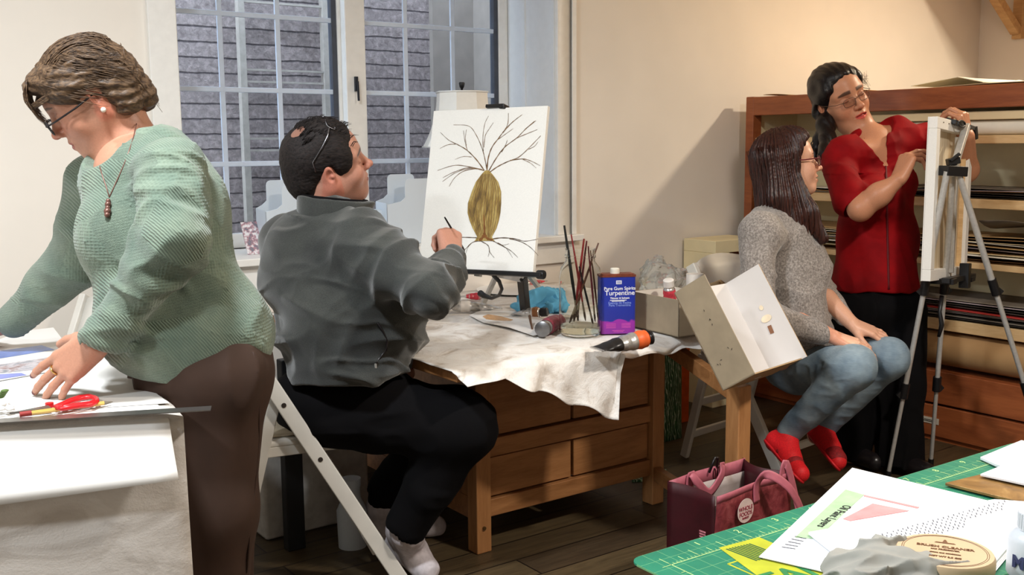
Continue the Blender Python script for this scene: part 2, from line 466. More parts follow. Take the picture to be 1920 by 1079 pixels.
def hand(F, wr, xd, zd, side, curls, spread=(6, 1, -5, -12), s=1.0, thumb=(0.55, 0.75, -0.35), tcurl=(15, 25), k=.003, nails=None, palm=1.0):
    """wr wrist, xd towards the fingers, zd out of the back of the hand, side +1/-1: which side the thumb is on"""
    R = frame(xd, zd)
    L = lambda x, y, z: wr + s*(R@V(x, y*side, z))
    base = [(.086, .027), (.091, .008), (.087, -.011), (.078, -.028)]
    ln = [(.043, .026, .021), (.047, .030, .022), (.043, .028, .021), (.034, .021, .018)]
    rd = [.0088, .0090, .0085, .0075]
    for (bx, by), r in zip(base, rd):
        F.cap(L(.006, by*.55, 0), L(bx, by, 0), .0145*s*palm, (r+.003)*s*palm, .012*s)
    F.cap(L(.02, .018, -.006), L(.06, .024, -.008), .015*s, .011*s, .012*s)
    F.cap(L(.02, -.015, -.006), L(.06, -.022, -.006), .013*s, .010*s, .012*s)
    for i, ((bx, by), l3, r) in enumerate(zip(base, ln, rd)):
        c = curls[i]; c = (c, c*1.1, c*.6) if not hasattr(c, '__len__') else c
        a = 0.0; sp = math.radians(spread[i]); p = V(bx, by, 0); pts = [p]; rr = [r*1.04, r*.96, r*.86, r*.72]
        for j in range(3):
            a += math.radians(c[j]); d = V(math.cos(a)*math.cos(sp), math.cos(a)*math.sin(sp), -math.sin(a)); p = p+d*l3[j]; pts.append(p)
        W_ = [L(*q) for q in pts]
        for j in range(3): F.cap(W_[j], W_[j+1], rr[j]*s, rr[j+1]*s, k if j else .006*s)
        if nails is not None:
            dn = V(math.sin(a)*math.cos(sp), math.sin(a)*math.sin(sp), math.cos(a)); nails.append((W_[3]+s*(R@(V(dn[0], dn[1]*side, dn[2])*rr[3]*.75))+nrm(W_[3]-W_[2])*.002*s, nrm(W_[3]-W_[2]), R@V(dn[0], dn[1]*side, dn[2])))
    d = nrm(V(*thumb)); p0 = V(.018, .020, -.008); p1 = p0+d*.038
    ax = nrm(V(d[0], d[1]*.2, d[2]-.2))
    d2 = nrm(d*math.cos(math.radians(tcurl[0]))+V(.9, -.3, -.2)*math.sin(math.radians(tcurl[0]))); p2 = p1+d2*.033
    d3 = nrm(d2*math.cos(math.radians(tcurl[1]))+V(.9, -.5, -.1)*math.sin(math.radians(tcurl[1]))); p3 = p2+d3*.024
    F.cap(L(*p0), L(*p1), .016*s, .0125*s, .012*s); F.cap(L(*p1), L(*p2), .0118*s, .0102*s, .004*s); F.cap(L(*p2), L(*p3), .0102*s, .0085*s, .003*s)
    if nails is not None: nails.append((L(*p3), nrm(L(*p3)-L(*p2)), R@V(0, 0, 1)))
    return L
FRAME_BLACK = simple('black_acetate', (28, 24, 26), 0.3)

# ================================================================== the room
WY, WX = 3.65, 6.2            # window wall, wall behind the shelves
def plaster(name, c):
    m, t = mat(name, c, 0.9, 0, 0.15); v = t.coord()
    n = t.noise(v, 2.0, 3); f = t.noise(v, 160, 3)
    a = np.array(c, float); t.link(t.ramp(n, [(0.3, lin(a*0.975)), (0.7, lin(a*1.01))]), t.b.inputs['Base Color']); t.bump(f, 0.06, 0.001); return m
WALL = plaster('cream_wall_paint', (238, 230, 220))
WHITE = simple('white_trim_paint', (236, 234, 230), 0.4, var=.015)
CEIL = plaster('ceiling_paint', (240, 236, 226))
wo = (1.205, 2.862, 0.872, 2.30)   # window opening x0 x1 z0 z1
m = MB(); T = 0.30
m.box((-2.6, WY, 0), (wo[0], WY+T, 2.6)); m.box((wo[1], WY, 0), (WX+.2, WY+T, 2.6)); m.box((wo[0], WY, 0), (wo[1], WY+T, wo[2]-.03)); m.box((wo[0], WY, wo[3]), (wo[1], WY+T, 2.6))
struct(m.build('wall_back', WALL))
m = MB(); m.box((WX, -2.4, 0), (WX+.2, WY, 2.6)); struct(m.build('wall_right', WALL))
m = MB(); m.box((-2.8, -2.4, 0), (-2.6, WY+T, 2.6)); struct(m.build('wall_left', WALL))
m = MB(); m.box((-2.8, -2.6, 0), (WX+.2, -2.4, 2.6)); struct(m.build('wall_front', WALL))
m = MB(); m.box((-2.8, -2.6, 2.6), (WX+.2, WY+T, 2.7)); struct(m.build('ceiling', CEIL))
# floor of dark worn planks
fm, t = mat('dark_plank_floor', (88, 72, 54), 0.42, 0, 0.4)
v = t.coord((1, 1, 1)); br = t.new('ShaderNodeTexBrick'); br.offset = 0.5
br.inputs['Scale'].default_value = 1.0; br.inputs['Brick Width'].default_value = 1.2; br.inputs['Row Height'].default_value = 0.13
br.inputs['Mortar Size'].default_value = 0.003; br.inputs['Color1'].default_value = lin((94, 80, 58)); br.inputs['Color2'].default_value = lin((66, 54, 41)); br.inputs['Mortar'].default_value = lin((26, 20, 16))
t.link(v, br.inputs['Vector']); g = t.noise(t.coord((1.2, 14, 1)), 5, 6, .62, .8)
t.link(t.mix(0.9, br.outputs['Color'], t.ramp(g, [(0.3, (.48, .45, .42, 1)), (0.72, (1.12, 1.08, 1.0, 1))]), 'MULTIPLY'), t.b.inputs['Base Color']); t.bump(g, 0.15, .002)
m = MB(); m.box((-2.8, -2.6, -.1), (WX+.2, WY+T, 0)); struct(m.build('floor', fm))
m = MB(); m.box((-2.6, WY-.015, 0), (WX, WY, .11)); struct(m.build('baseboard_back', WHITE, bevel=.003))
m = MB(); m.box((WX-.015, -2.4, 0), (WX, WY-.015, .11)); struct(m.build('baseboard_right', WHITE, bevel=.003))
# dropped soffit above the shelves (casts the slanted shade near the corner)
# window: casing, deep reveal, sill, apron
m = MB(); m.box((wo[0]-.098, WY-.022, wo[2]), (wo[0], WY, wo[3]+.11)); struct(m.build('trim_1', WHITE, bevel=.004))
m = MB(); m.box((wo[1], WY-.022, wo[2]), (wo[1]+.10, WY, wo[3]+.11)); m.box((wo[1]+.075, WY-.032, wo[2]), (wo[1]+.10, WY-.022, wo[3]+.11)); struct(m.build('trim_2', WHITE, bevel=.004))
m = MB(); m.box((wo[0]-.098, WY-.022, wo[3]), (wo[1]+.10, WY, wo[3]+.115)); struct(m.build('trim_3', WHITE, bevel=.004))
m = MB(); m.box((wo[0]-.13, WY-.05, wo[2]-.028), (wo[1]+.13, WY+.365, wo[2])); struct(m.build('trim_4', WHITE, bevel=.004))
m = MB(); m.box((wo[0]-.098, WY-.018, wo[2]-.125), (wo[1]+.10, WY, wo[2]-.028)); struct(m.build('trim_5', WHITE, bevel=.004))
REV = simple('reveal_paint', (226, 230, 234), 0.5, var=.01)
m = MB(); m.box((wo[1]-.006, WY-.001, wo[2]), (wo[1]+.03, WY+.42, wo[3])); m.box((wo[0]-.03, WY-.001, wo[2]), (wo[0]+.006, WY+.42, wo[3])); m.box((wo[0], WY-.001, wo[3]-.006), (wo[1], WY+.42, wo[3]+.02)); m.box((wo[0], WY+.29, -.2), (wo[1], WY+.42, wo[2]-.03))
m.box((wo[1]-.014, WY+.20, wo[2]), (wo[1], WY+.23, wo[3])); struct(m.build('trim_6', REV))
GY = WY+.36
GLASS, _t = mat('window_glass', (235, 245, 250), 0.0, 0, 0.5, Transmission_Weight=1.0, IOR=1.01)
GRID = simple('painted_muntins', (206, 218, 236), 0.45, var=.02)
SEAL = simple('grey_blue_seal', (70, 74, 84), 0.5)
def sash(x0, x1, k, mx):
    root = thing('window_%d' % k, None, None, ((x0+x1)/2, GY, wo[2])); root['kind'] = 'structure'
    f = MB(); fw = .05
    f.box((x0, GY-.02, wo[2]), (x0+fw, GY+.03, wo[3])); f.box((x1-fw, GY-.02, wo[2]), (x1, GY+.03, wo[3])); f.box((x0, GY-.02, wo[2]), (x1, GY+.03, wo[2]+.06)); f.box((x0, GY-.02, wo[3]-.05), (x1, GY+.03, wo[3]))
    f.build('window_frame', WHITE, root, bevel=.004)
    s_ = MB(); s_.box((x1-fw-.022, GY-.012, wo[2]+.06), (x1-fw, GY+.02, wo[3]-.05)); s_.build('glazing_seal', SEAL, root)
    g = MB(); g.box((x0+fw, GY+.004, wo[2]+.06), (x1-fw, GY+.010, wo[3]-.05)); g.build('glass_pane', GLASS, root)
    q = MB()
    for xx in mx: q.box((xx-.0105, GY-.008, wo[2]+.06), (xx+.0105, GY+.003, wo[3]-.05))
    for zz in (1.208, 1.498, 1.788, 2.075): q.box((x0+fw, GY-.0085, zz-.010), (x1-fw, GY+.0025, zz+.010))
    q.build('muntin', GRID, root, bevel=.003)
sash(1.205, 2.04, 1, (1.496, 1.734)); sash(2.064, 2.856, 2, (2.321, 2.563))
m = MB(); m.box((2.005, WY+.30, wo[2]), (2.098, GY+.05, wo[3])); struct(m.build('trim_7', WHITE, bevel=.005))
LATCH = simple('latch_metal', (60, 66, 78), .35, .8)
m = MB(); m.box((2.040, WY+.286, 1.50), (2.052, WY+.30, 1.56)); m.bar((2.046, WY+.28, 1.54), (2.046, WY+.275, 1.46), .008, .006); tag(m.build('window_latch', LATCH), 'small dark metal latch on the white post between the window sashes', 'latch')
# stone-faced wall of the window well outside
sm, t = mat('split_face_stone', (96, 100, 116), 0.95, 0, 0.1)
def stone(m_, t, horiz, rot=(0, 0, 0)):
    v = t.coord((1, 1, 1)); sx = t.new('ShaderNodeSeparateXYZ'); t.link(v, sx.inputs[0]); cx = t.new('ShaderNodeCombineXYZ')
    t.link(sx.outputs[horiz], cx.inputs[0]); t.link(sx.outputs['Z'], cx.inputs[1])
    br = t.new('ShaderNodeTexBrick'); br.inputs['Scale'].default_value = 1; br.inputs['Brick Width'].default_value = 1.9; br.inputs['Row Height'].default_value = .0735; br.inputs['Mortar Size'].default_value = .0045
    br.inputs['Mortar Smooth'].default_value = .4; br.inputs['Color1'].default_value = (1, 1, 1, 1); br.inputs['Color2'].default_value = (.86, .86, .86, 1); br.inputs['Mortar'].default_value = (.30, .30, .32, 1)
    ds = t.new('ShaderNodeVectorMath', operation='ADD'); nn = t.new('ShaderNodeTexNoise'); nn.inputs['Scale'].default_value = 14; t.link(cx.outputs[0], nn.inputs['Vector'])
    sc_ = t.new('ShaderNodeVectorMath', operation='SCALE'); sc_.inputs['Scale'].default_value = .012; t.link(nn.outputs['Color'], sc_.inputs[0]); t.link(cx.outputs[0], ds.inputs[0]); t.link(sc_.outputs[0], ds.inputs[1])
    t.link(ds.outputs[0], br.inputs['Vector'])
    n = t.noise(v, 34, 8, .72, .5); c = t.ramp(n, [(0.28, lin((104, 94, 92))), (0.52, lin((146, 134, 132))), (0.75, lin((186, 172, 168)))])
    t.link(t.mix(1, c, br.outputs['Color'], 'MULTIPLY'), t.b.inputs['Base Color'])
    h = t.math('ADD', t.math('MULTIPLY', br.outputs['Fac'], -1.0), t.math('MULTIPLY', n, .8)); t.bump(h, .9, .012)
stone(sm, t, 'X'); SM2, t2 = mat('split_face_stone_return', (96, 100, 116), 0.95, 0, 0.1); stone(SM2, t2, 'Y')
SMOOTH = simple('smooth_render_strip', (134, 124, 116), .9, var=.04, scale=12)
OY = 5.05
m = MB(); m.box((-.3, OY, -.2), (3.42, OY+.3, 4.2)); tag(m.build('stone_wall', sm), 'grey split-face stone wall of the window well facing the glass', 'wall', kind='structure')
m = MB(); m.box((3.08, OY-.035, -.2), (3.38, OY, 4.2)); struct(m.build('trim_8', SMOOTH))
m = MB(); m.box((3.38, WY+T, -.2), (3.6, OY+.3, 4.2)); tag(m.build('stone_wall', SM2), 'grey split-face stone return wall at the side of the window well', 'wall', kind='structure')
m = MB(); m.box((3.35, OY-.20, -.2), (3.38, OY-.035, 4.2)); struct(m.build('trim_9', SMOOTH))
PIPE = simple('grey_pipe_paint', (150, 142, 134), .7)
# steel ladder-like railing bars standing in the window well
rl = thing('metal_railing', 'grey metal railing with posts and double rails in the window well outside', 'railing', (2.0, OY-.12, -.1))
for xx in (1.96, 2.405):
    m = MB(); m.box((xx-.016, OY-.10, -.1), (xx+.016, OY-.06, 3.6)); m.build('post', PIPE, rl)
for zz in (1.285, 1.62, 1.945):
    m = MB(); m.box((1.96, OY-.092, zz+.024), (2.405, OY-.075, zz+.034)); m.box((1.96, OY-.092, zz-.034), (2.405, OY-.075, zz-.024)); m.build('rail', PIPE, rl)
m = MB(); m.box((-.5, WY+T, -.3), (4.2, OY+.3, -.1)); tag(m.build('well_floor', SMOOTH), None, None, kind='structure')
# wooden shelf bracket high on the wall by the corner
BIRCH = wood('pale_birch', (214, 172, 118), (182, 136, 86), 'Y', 5)
bk = thing('shelf_bracket', 'pale wooden diagonal bracket high on the wall above the shelving', 'bracket', (WX-.05, 2.9, 1.95))
a = onx(1906, 60, WX-.04); b = onx(1852, -28, WX-.30)
m = MB(); m.bar(a, b, .06, .045); m.build('diagonal_brace', BIRCH, bk, bevel=.003)
m = MB(); m.bar((WX-.02, a[1], a[2]-.04), (WX-.02, a[1], 2.5), .06, .04, up=(1, 0, 0)); m.build('wall_batten', BIRCH, bk, bevel=.003)
# upper shelf board carried by the bracket (just outside the picture, it shades the corner)
m = MB(); m.box((5.50, 2.3, 2.18), (WX, 3.64, 2.21)); m.build('shelf_board', BIRCH, bk)

# ================================================================== large paper shelving by the wall
ORW = wood('orange_stained_wood', (164, 92, 52), (128, 66, 36), 'Y', 5, .42)
PINE = wood('pale_pine', (232, 198, 148), (206, 164, 112), 'Y', 6, .55)
CREAM = simple('cream_painted_panel', (244, 230, 188), .7, var=.03, scale=6)
SX, SY0, SY1 = 4.0, 1.30, 3.56
SD = 1.05
sh = thing('paper_shelving', 'wide orange wooden shelving unit full of paper sheets behind the standing teacher', 'shelving', (SX+.5, 2.4, 0))
m = MB(); m.box((SX, SY0, 1.405), (SX+.035, SY1, 1.495)); m.build('top_rail', ORW, sh, bevel=.004)
m = MB(); m.box((SX+.035, SY0, 1.455), (SX+SD, SY1, 1.485)); m.build('top_board', ORW, sh, bevel=.002)
m = MB(); m.box((SX-.002, SY1-.045, 0), (SX+.06, SY1+.004, 1.497)); m.build('corner_post', ORW, sh, bevel=.004)
m = MB(); m.box((SX+.06, SY1-.02, 0), (SX+SD, SY1, 1.455)); m.build('side_panel', CREAM, sh)
m = MB(); m.box((SX+.36, SY0, .31), (SX+.38, SY1-.02, 1.455)); m.build('back_panel', CREAM, sh)
m = MB(); m.box((SX, SY0-.05, 0), (SX+SD, SY0, 1.495)); m.build('side_panel', ORW, sh)
for z, th in ((1.262, .034), (1.00, .038), (.752, .026), (.478, .05)):
    m = MB(); m.box((SX+.015, SY0, z), (SX+.36, SY1-.045, z+th)); m.build('shelf', PINE, sh, bevel=.003)
m = MB(); m.box((SX, SY0, 0), (SX+.55, SY1-.045, .02)); m.box((SX+.03, SY0, .02), (SX+.55, SY1-.045, .30)); m.build('drawer_case', ORW, sh)
for (y0, y1, z0, z1) in ((1.32, 3.5, .165, .305), (1.32, 1.975, .02, .155), (1.985, 2.66, .02, .155), (2.67, 3.5, .02, .155)):
    m = MB(); m.box((SX-.012, y0, z0), (SX+.02, y1, z1)); m.build('drawer', ORW, sh, bevel=.004)
m = MB(); c = onx(1740, 788, SX-.0135); m.box((SX-.0145, c[1]-.05, c[2]-.012), (SX-.0125, c[1]+.05, c[2]+.014)); tp = m.build('label_holder', simple('white_label', (220, 214, 200), .6), sh)
for k, (bw_, yy) in enumerate(((.045, .0), (.03, .006))):
    m = MB(); m.box((SX-.0152, c[1]-bw_+.008, c[2]-.005+yy), (SX-.0146, c[1]+bw_-.012, c[2]-.002+yy)); m.build('printed_line', FRAME_BLACK, tp)
PAPERS = [simple('paper_%s' % n, c, .85, var=.04, scale=5) for n, c in (('cream', (232, 212, 170)), ('white', (236, 230, 216)), ('kraft', (176, 138, 94)), ('grey', (128, 118, 106)), ('dark', (52, 44, 40)), ('tan', (206, 172, 122)), ('red', (168, 46, 40)), ('mauve', (196, 180, 182)))]
def sheet(name, z, x0, x1, y0, y1, mt, label, group=None, amp=.012, seed=0, thick=.0015, curl=0.0, cat='paper sheet'):
    rnd = random.Random(seed); ph = rnd.uniform(0, 6); G = []
    for i in range(9):
        row = []
        for j in range(25):
            u = i/8; v = j/24; x = x0+(x1-x0)*u; y = y0+(y1-y0)*v
            zz = z+amp*(math.sin(v*7+ph)*.5+.5)*(1-u*.6)+curl*(max(0, .35-u)/.35)**2*abs(math.sin(v*3.1+ph*.3))
            row.append(V(x, y, zz))
        G.append(row)
    m = MB(); m.grid(G); o = m.build(name, mt, smooth=True, solid=thick); return tag(o, label, cat, group)
def pile(z, x0, y0, y1, kinds, label, group, seed, step=.006, cat='paper sheet', amp=.008):
    for k, kd in enumerate(kinds):
        r = random.Random(seed*31+k)
        sheet('paper_sheet', z+.002+k*step, x0+r.uniform(-.01, .04), SX+.355, y0+r.uniform(-.05, .05), y1+r.uniform(-.06, .06), PAPERS[kd], label, group, amp, seed+k, .0022, r.uniform(0, .008))
# top of the unit
sheet('paper_sheet', 1.490, SX+.05, SX+.75, 2.95, 3.5, PAPERS[5], 'long cream sheet lying on the unit top beside the far post', amp=.018, seed=3)
sheet('paper_sheet', 1.488, SX+.03, SX+.8, 1.35, 2.9, PAPERS[0], 'wavy cream sheet on top of the shelving above the easel', amp=.016, seed=5)
m = MB(); c0, c1, c2 = onx(1708, 158, SX+.12), onx(1795, 145, SX+.22), onx(1842, 160, SX+.12)
c0[2] = c2[2] = 1.512
m.prism([c0, c1, c2, c2+V(.5, 0, 0), c1+V(.5, 0, -.0), c0+V(.5, 0, 0)], (0, 0, .003)); tag(m.build('folded_paper', PAPERS[1]), 'white folded paper peaking on top of the shelving near the corner', 'paper')
# shelf contents, from the top down
m = MB(); m.tube([(SX+.07, 1.35, 1.327), (SX+.07, 2.95, 1.327)], .030, 20); tag(m.build('paper_roll', PAPERS[1], smooth='auto'), 'long white paper roll on the topmost shelf', 'paper roll')
m = MB(); m.box((SX+.03, 1.35, 1.358), (SX+.34, 2.9, 1.392)); tag(m.build('paper_pad', PAPERS[0], bevel=.004), 'thick cream paper pad stacked over the white roll', 'paper pad')
pile(1.038, SX+.03, 1.4, 2.75, (3, 4, 3, 2, 7, 3), 'grey and brown sheet in the pile on the second shelf', 'sheets on the second shelf', 2, .007)
pile(1.038, SX+.02, 2.85, 3.40, (1, 2, 1), 'pale sheet at the far end of the second shelf', 'sheets at the far end of the second shelf', 3, .006)
sheet('paper_sheet', 1.083, SX+.0, SX+.3, 1.5, 1.95, PAPERS[7], 'pale printed sheet sliding off the second shelf pile', amp=.006, seed=9)
pile(.78, SX+.0, 1.38, 3.35, (2, 5, 0, 1, 5, 7, 0, 5, 1, 0, 2, 5), 'cream sheet in the tall wavy pile on the third shelf', 'sheets on the third shelf', 4, .0085, amp=.016)
sheet('paper_sheet', .905, SX-.03, SX+.33, 1.5, 2.3, PAPERS[3], 'curled brown sheet arching over the third shelf pile', amp=.05, seed=12, curl=.05)
m = MB(); m.box((SX+.1, 1.42, .90), (SX+.34, 1.95, .945)); tag(m.build('paper_pad', PAPERS[2], bevel=.003), 'brown paper pad on the third shelf near the easel leg', 'paper pad')
pile(.53, SX+.0, 1.38, 3.35, (4, 3, 7, 1, 6, 3, 4, 7, 3), 'poster in the dark pile on the fourth shelf', 'posters on the fourth shelf', 6, .0095, amp=.006)
m = MB(); m.tube([(SX+.07, 1.35, .392), (SX+.07, 3.3, .392)], .072, 24); tag(m.build('paper_roll', PAPERS[2], smooth='auto'), 'thick brown kraft paper roll lying above the drawers', 'paper roll')

# ================================================================== painting table, its things
TW = wood('table_birch', (176, 124, 78), (142, 94, 54), 'X', 6, .45)
TWZ = wood('table_birch_upright', (184, 132, 84), (150, 100, 58), 'Z', 6, .45)
TZ = .66; FY = 2.625
tb = thing('drawer_table', 'low birch drawer table under the drop cloth in front of the seated painter', 'table', (2.1, 3.0, 0))
def legat(x, y, w=.055, z1=TZ-.025, d=.055): m = MB(); m.box((x-w/2, y-d/2, 0), (x+w/2, y+d/2, z1)); return m.build('leg', TWZ, tb, bevel=.004)
XL, XR = 1.752, 2.500
for x in (XL, XR):
    for y in (FY, FY+.90): legat(x, y)
m = MB(); m.box((1.50, 2.350, TZ-.030), (2.84, 3.62, TZ)); m.build('tabletop', TW, tb, bevel=.004)
for z0, z1 in ((.108, .165), (.303, .362), (.552, TZ-.025)):
    m = MB(); m.box((XL+.027, FY-.015, z0), (XR-.027, FY+.02, z1)); m.build('rail', TW, tb, bevel=.003)
for k, (z0, z1) in enumerate(((.171, .297), (.368, .546))):
    for x0, x1 in ((XL+.03, (XL+XR)/2-.006), ((XL+XR)/2+.006, XR-.03)):
        m = MB(); m.box((x0, FY-.004, z0), (x1, FY+.6, z1)); m.build('drawer', TW, tb, bevel=.003)
for x in (XL, XR):
    m = MB(); m.box((x-.015, FY+.02, .10), (x+.015, FY+.88, .17)); m.box((x-.012, FY+.02, .17), (x+.012, FY+.88, .63)); m.build('side_panel', TW, tb)
# swung-out gate leg
gx, gy = 2.335, 2.085
m = MB(); m.box((gx-.027, gy-.027, 0), (gx+.027, gy+.027, .555)); m.build('gate_leg', TWZ, tb, bevel=.004)
for z, z2 in ((.115, .115), (.600, .528)):
    m = MB(); m.bar((XR-.01, FY-.03, z), (gx, gy+.02, z2), .03, .050); m.build('gate_rail', TW, tb, bevel=.003)
m = MB(); m.lathe((XL-.002, FY-.0285, .083), [(0, -.001), (.006, -.001), (.006, .004), (0, .004)], 14, (0, -1, 0)); m.build('screw_cap', simple('screw_brass', (110, 84, 50), .4, .7), tb, smooth=False)
# drop cloth: lies on the top, hangs down at the front
cl, t = mat('cream_drop_cloth', (226, 222, 214), .88, 0, .1)
n1 = t.noise(t.coord(), 9, 6, .62, 1.5); n2 = t.noise(t.coord(), 300, 2)
sp = t.new('ShaderNodeSeparateXYZ'); t.link(t.coord(), sp.inputs[0])
t.link(t.ramp(n1, [(0.30, lin((190, 178, 166))), (0.45, lin((224, 218, 212))), (0.7, lin((238, 236, 233)))]), t.b.inputs['Base Color'])
t.bump(t.math('ADD', n1, t.math('MULTIPLY', n2, .15)), .5, .012)
def cloth_table():
    hemP = [(770, 560), (785, 665), (812, 672), (845, 680), (890, 690), (935, 708), (985, 735), (1040, 757), (1085, 768), (1120, 774), (1145, 781)]
    y0, y1 = 2.343, 3.61
    G = []; NX, NY, ND = 90, 22, 26
    ex = onz(1150, 690, TZ+.004)
    x0, xc, x1 = 1.48, 2.055, 2.83
    for i in range(NX+1):
        x = x0+(x1-x0)*i/NX; row = []
        # how far the front edge hangs at this x
        if x <= xc:
            u = (x-x0)/(xc-x0); drop = .034+max(0, x-1.60)/.455*.180+.008*math.sin(u*22)*(x > 1.6)
        else:
            u = (x-xc); drop = max(.034+.007*math.sin(x*45)+.005*math.sin(x*17), .213-u*14.0)
        yfront = y0
        for j in range(NY+1):
            y = y1+(yfront-y1)*j/NY; b = .003*abs(math.sin(x*9+y*13))*(j < NY-2)+.004*vn1(x*6, y*6)
            row.append(V(x, y, TZ+.006+max(0, b)))
        for j in range(1, ND+1):
            v = j/ND; dz = drop*v; wv = math.sin(x*17+1.2*math.sin(x*7)+v*2.2)*.020*v+math.sin(x*41+v*5)*.006*v + .012*vn1(x*14, dz*22)*v
            row.append(V(x+.02*v*math.sin(x*5), yfront-.010*min(1, v*6)-.022*v-abs(wv) if drop > .02 else yfront-.004*v, TZ+.006-dz-.001*v))
        G.append(row)
    m = MB(); m.grid(G); return m.build('drop_cloth', cl, smooth=True, solid=.0016)
def vn1(a, b): return float(vnoise(np.array([[a, b, 3.3]]), 11)[0])
tag(cloth_table(), 'crumpled cream drop cloth draped over the birch drawer table', 'drop cloth')
CZ = TZ+.012
# ---- painting on its table easel
BLK = simple('black_plastic', (24, 24, 26), .38)
ALU = simple('brushed_aluminium', (196, 195, 192), .35, .35, var=.04, scale=90)
CANV = simple('primed_canvas', (240, 239, 235), .8, var=.012, scale=220, bump=.12, bdist=.0005)
def canvas_frame(c4, name, label, thick=.018, parent=None):
    """c4 = top left, top right, bottom right, bottom left of the painted side"""
    tl, tr, br_, bl = c4; n = nrm(np.cross(tr-tl, bl-tl)); return tl, tr, br_, bl, n
P0 = pt(813, 208, 3.60); P1 = pt(1027, 198, 3.38)
xd = nrm(P1-P0); dn = nrm(cdir(-.035, -1, 0)+_f*(-.10)); dn = nrm(dn-xd*np.dot(dn, xd)); cw = np.linalg.norm(P1-P0)
P1 = P0+xd*cw; ch = .546
P3 = P0+dn*ch; P2 = P1+dn*ch; nn = nrm(np.cross(dn, xd)); nn = nn if np.dot(nn, _f) < 0 else -nn
cv = thing('canvas_painting', 'white stretched canvas with a brown painted tree growing from a bulb, on the table easel', 'canvas painting', (P2+P3)/2)
m = MB(); m.prism([P0, P1, P2, P3], -nn*.018); m.build('canvas', CANV, cv, bevel=.002)
BRN = simple('brown_oil_paint', (112, 84, 56), .45, var=.22, scale=60); BRD = simple('dark_brown_oil_paint', (88, 70, 54), .5, var=.2, scale=80)
GLD, t = mat('ochre_oil_paint', (150, 122, 62), .45, 0, .4)
dv = V(dn[0], dn[1], dn[2])
wv = t.noise(t.coord((46, 46, 7)), 1.0, 4, .6, .6)
t.link(t.ramp(wv, [(0.30, lin((96, 76, 40))), (0.45, lin((150, 122, 62))), (0.6, lin((186, 162, 98))), (0.72, lin((120, 92, 48)))]), t.b.inputs['Base Color']); t.bump(wv, .3, .002)
# strokes are given in the canvas's own plane (u across, v down), metres
def cpt(px, py, off=.0006):
    r_ = ray(px, py); d = np.dot(P0-CAMP, nn)/np.dot(r_, nn); return CAMP+r_*d+nn*off
def stroke(mb, pts, w0, w1, off=.0006):
    # smooth the polyline, lay a thin raised ribbon of paint
    P = [np.array(p, float) for p in pts]
    Q = []
    for i in range(len(P)-1):
        a = P[max(i-1, 0)]; b = P[i]; c = P[i+1]; d = P[min(i+2, len(P)-1)]
        for s_ in range(6):
            u = s_/6.0; Q.append(.5*((2*b)+(-a+c)*u+(2*a-5*b+4*c-d)*u*u+(-a+3*b-3*c+d)*u**3))
    Q.append(P[-1]); W3 = [cpt(q[0], q[1], off) for q in Q]; n = len(W3); top = []; bot = []
    for i in range(n):
        d = nrm(W3[min(i+1, n-1)]-W3[max(i-1, 0)]); sd = np.cross(nn, d); w_ = (w0+(w1-w0)*i/(n-1))*(1+.25*math.sin(i*1.7+pts[0][0]))
        top.append(W3[i]+sd*w_/2); bot.append(W3[i]-sd*w_/2)
    vs = top+bot; mb.add(vs, [(i, i+1, n+i+1, n+i) for i in range(n-1)])
def cz(x, y): return (760+x*.36145, 150+y*.36145)      # from the studied close-up to the frame
tree = [([(425, 475), (415, 420), (400, 360), (370, 290), (330, 240), (250, 233)], 6, 2), ([(405, 370), (403, 300), (412, 230), (432, 187)], 4, 2), ([(408, 350), (415, 290), (435, 255), (457, 222)], 4, 2),
        ([(410, 470), (370, 415), (320, 365), (270, 335), (225, 312), (182, 272)], 7, 2), ([(262, 333), (220, 337), (180, 356)], 4, 2), ([(322, 365), (310, 320), (302, 262)], 4, 2), ([(318, 340), (312, 300), (318, 258)], 3, 2), ([(345, 400), (300, 398), (258, 413)], 3, 1.5),
        ([(408, 470), (350, 455), (260, 443), (168, 470)], 6, 2), ([(400, 466), (330, 455), (250, 480), (195, 508)], 5, 2), ([(380, 462), (320, 462), (255, 485), (193, 528)], 4, 2), ([(365, 460), (300, 475), (255, 510), (228, 553)], 4, 2),
        ([(424, 475), (430, 410), (450, 350), (490, 295), (530, 235), (535, 172)], 8, 2.5), ([(505, 275), (545, 230), (580, 200), (608, 180)], 6, 2), ([(480, 310), (515, 285), (560, 253)], 4, 1.5),
        ([(432, 475), (470, 410), (515, 350), (580, 300), (625, 255), (678, 212)], 6, 2.5), ([(575, 303), (630, 280), (685, 258)], 4, 2), ([(500, 375), (520, 340), (530, 312)], 4, 2), ([(620, 258), (650, 232), (672, 213)], 4, 2),
        ([(440, 478), (480, 450), (530, 425), (590, 400), (645, 350), (703, 290)], 6, 2.5), ([(640, 360), (670, 345), (690, 320)], 3, 1.5), ([(545, 418), (610, 410), (655, 422), (700, 445)], 5, 2), ([(610, 412), (650, 432), (680, 458)], 3.5, 1.5)]
roots = [([(430, 830), (370, 820), (300, 817), (255, 815)], 7, 3), ([(440, 828), (500, 820), (570, 825), (620, 837), (690, 826)], 7, 2), ([(540, 824), (600, 840), (650, 870), (690, 912)], 5, 2), ([(400, 835), (350, 843), (310, 880), (280, 905)], 5, 2), ([(345, 846), (325, 870), (315, 900)], 3, 1.5),
         ([(395, 838), (430, 860), (440, 895), (462, 923)], 5, 2), ([(435, 870), (436, 895), (430, 918)], 3.5, 1.5), ([(455, 835), (500, 860), (545, 885), (585, 922)], 5, 2), ([(480, 845), (520, 870), (540, 895), (557, 923)], 4, 1.5), ([(500, 858), (520, 856), (540, 850)], 2.5, 1)]
ob = None
m = MB()
for k, (ps, a, b) in enumerate(tree): stroke(m, [cz(*p) for p in ps], a*.00058, b*.00058, .0006+.00004*k)
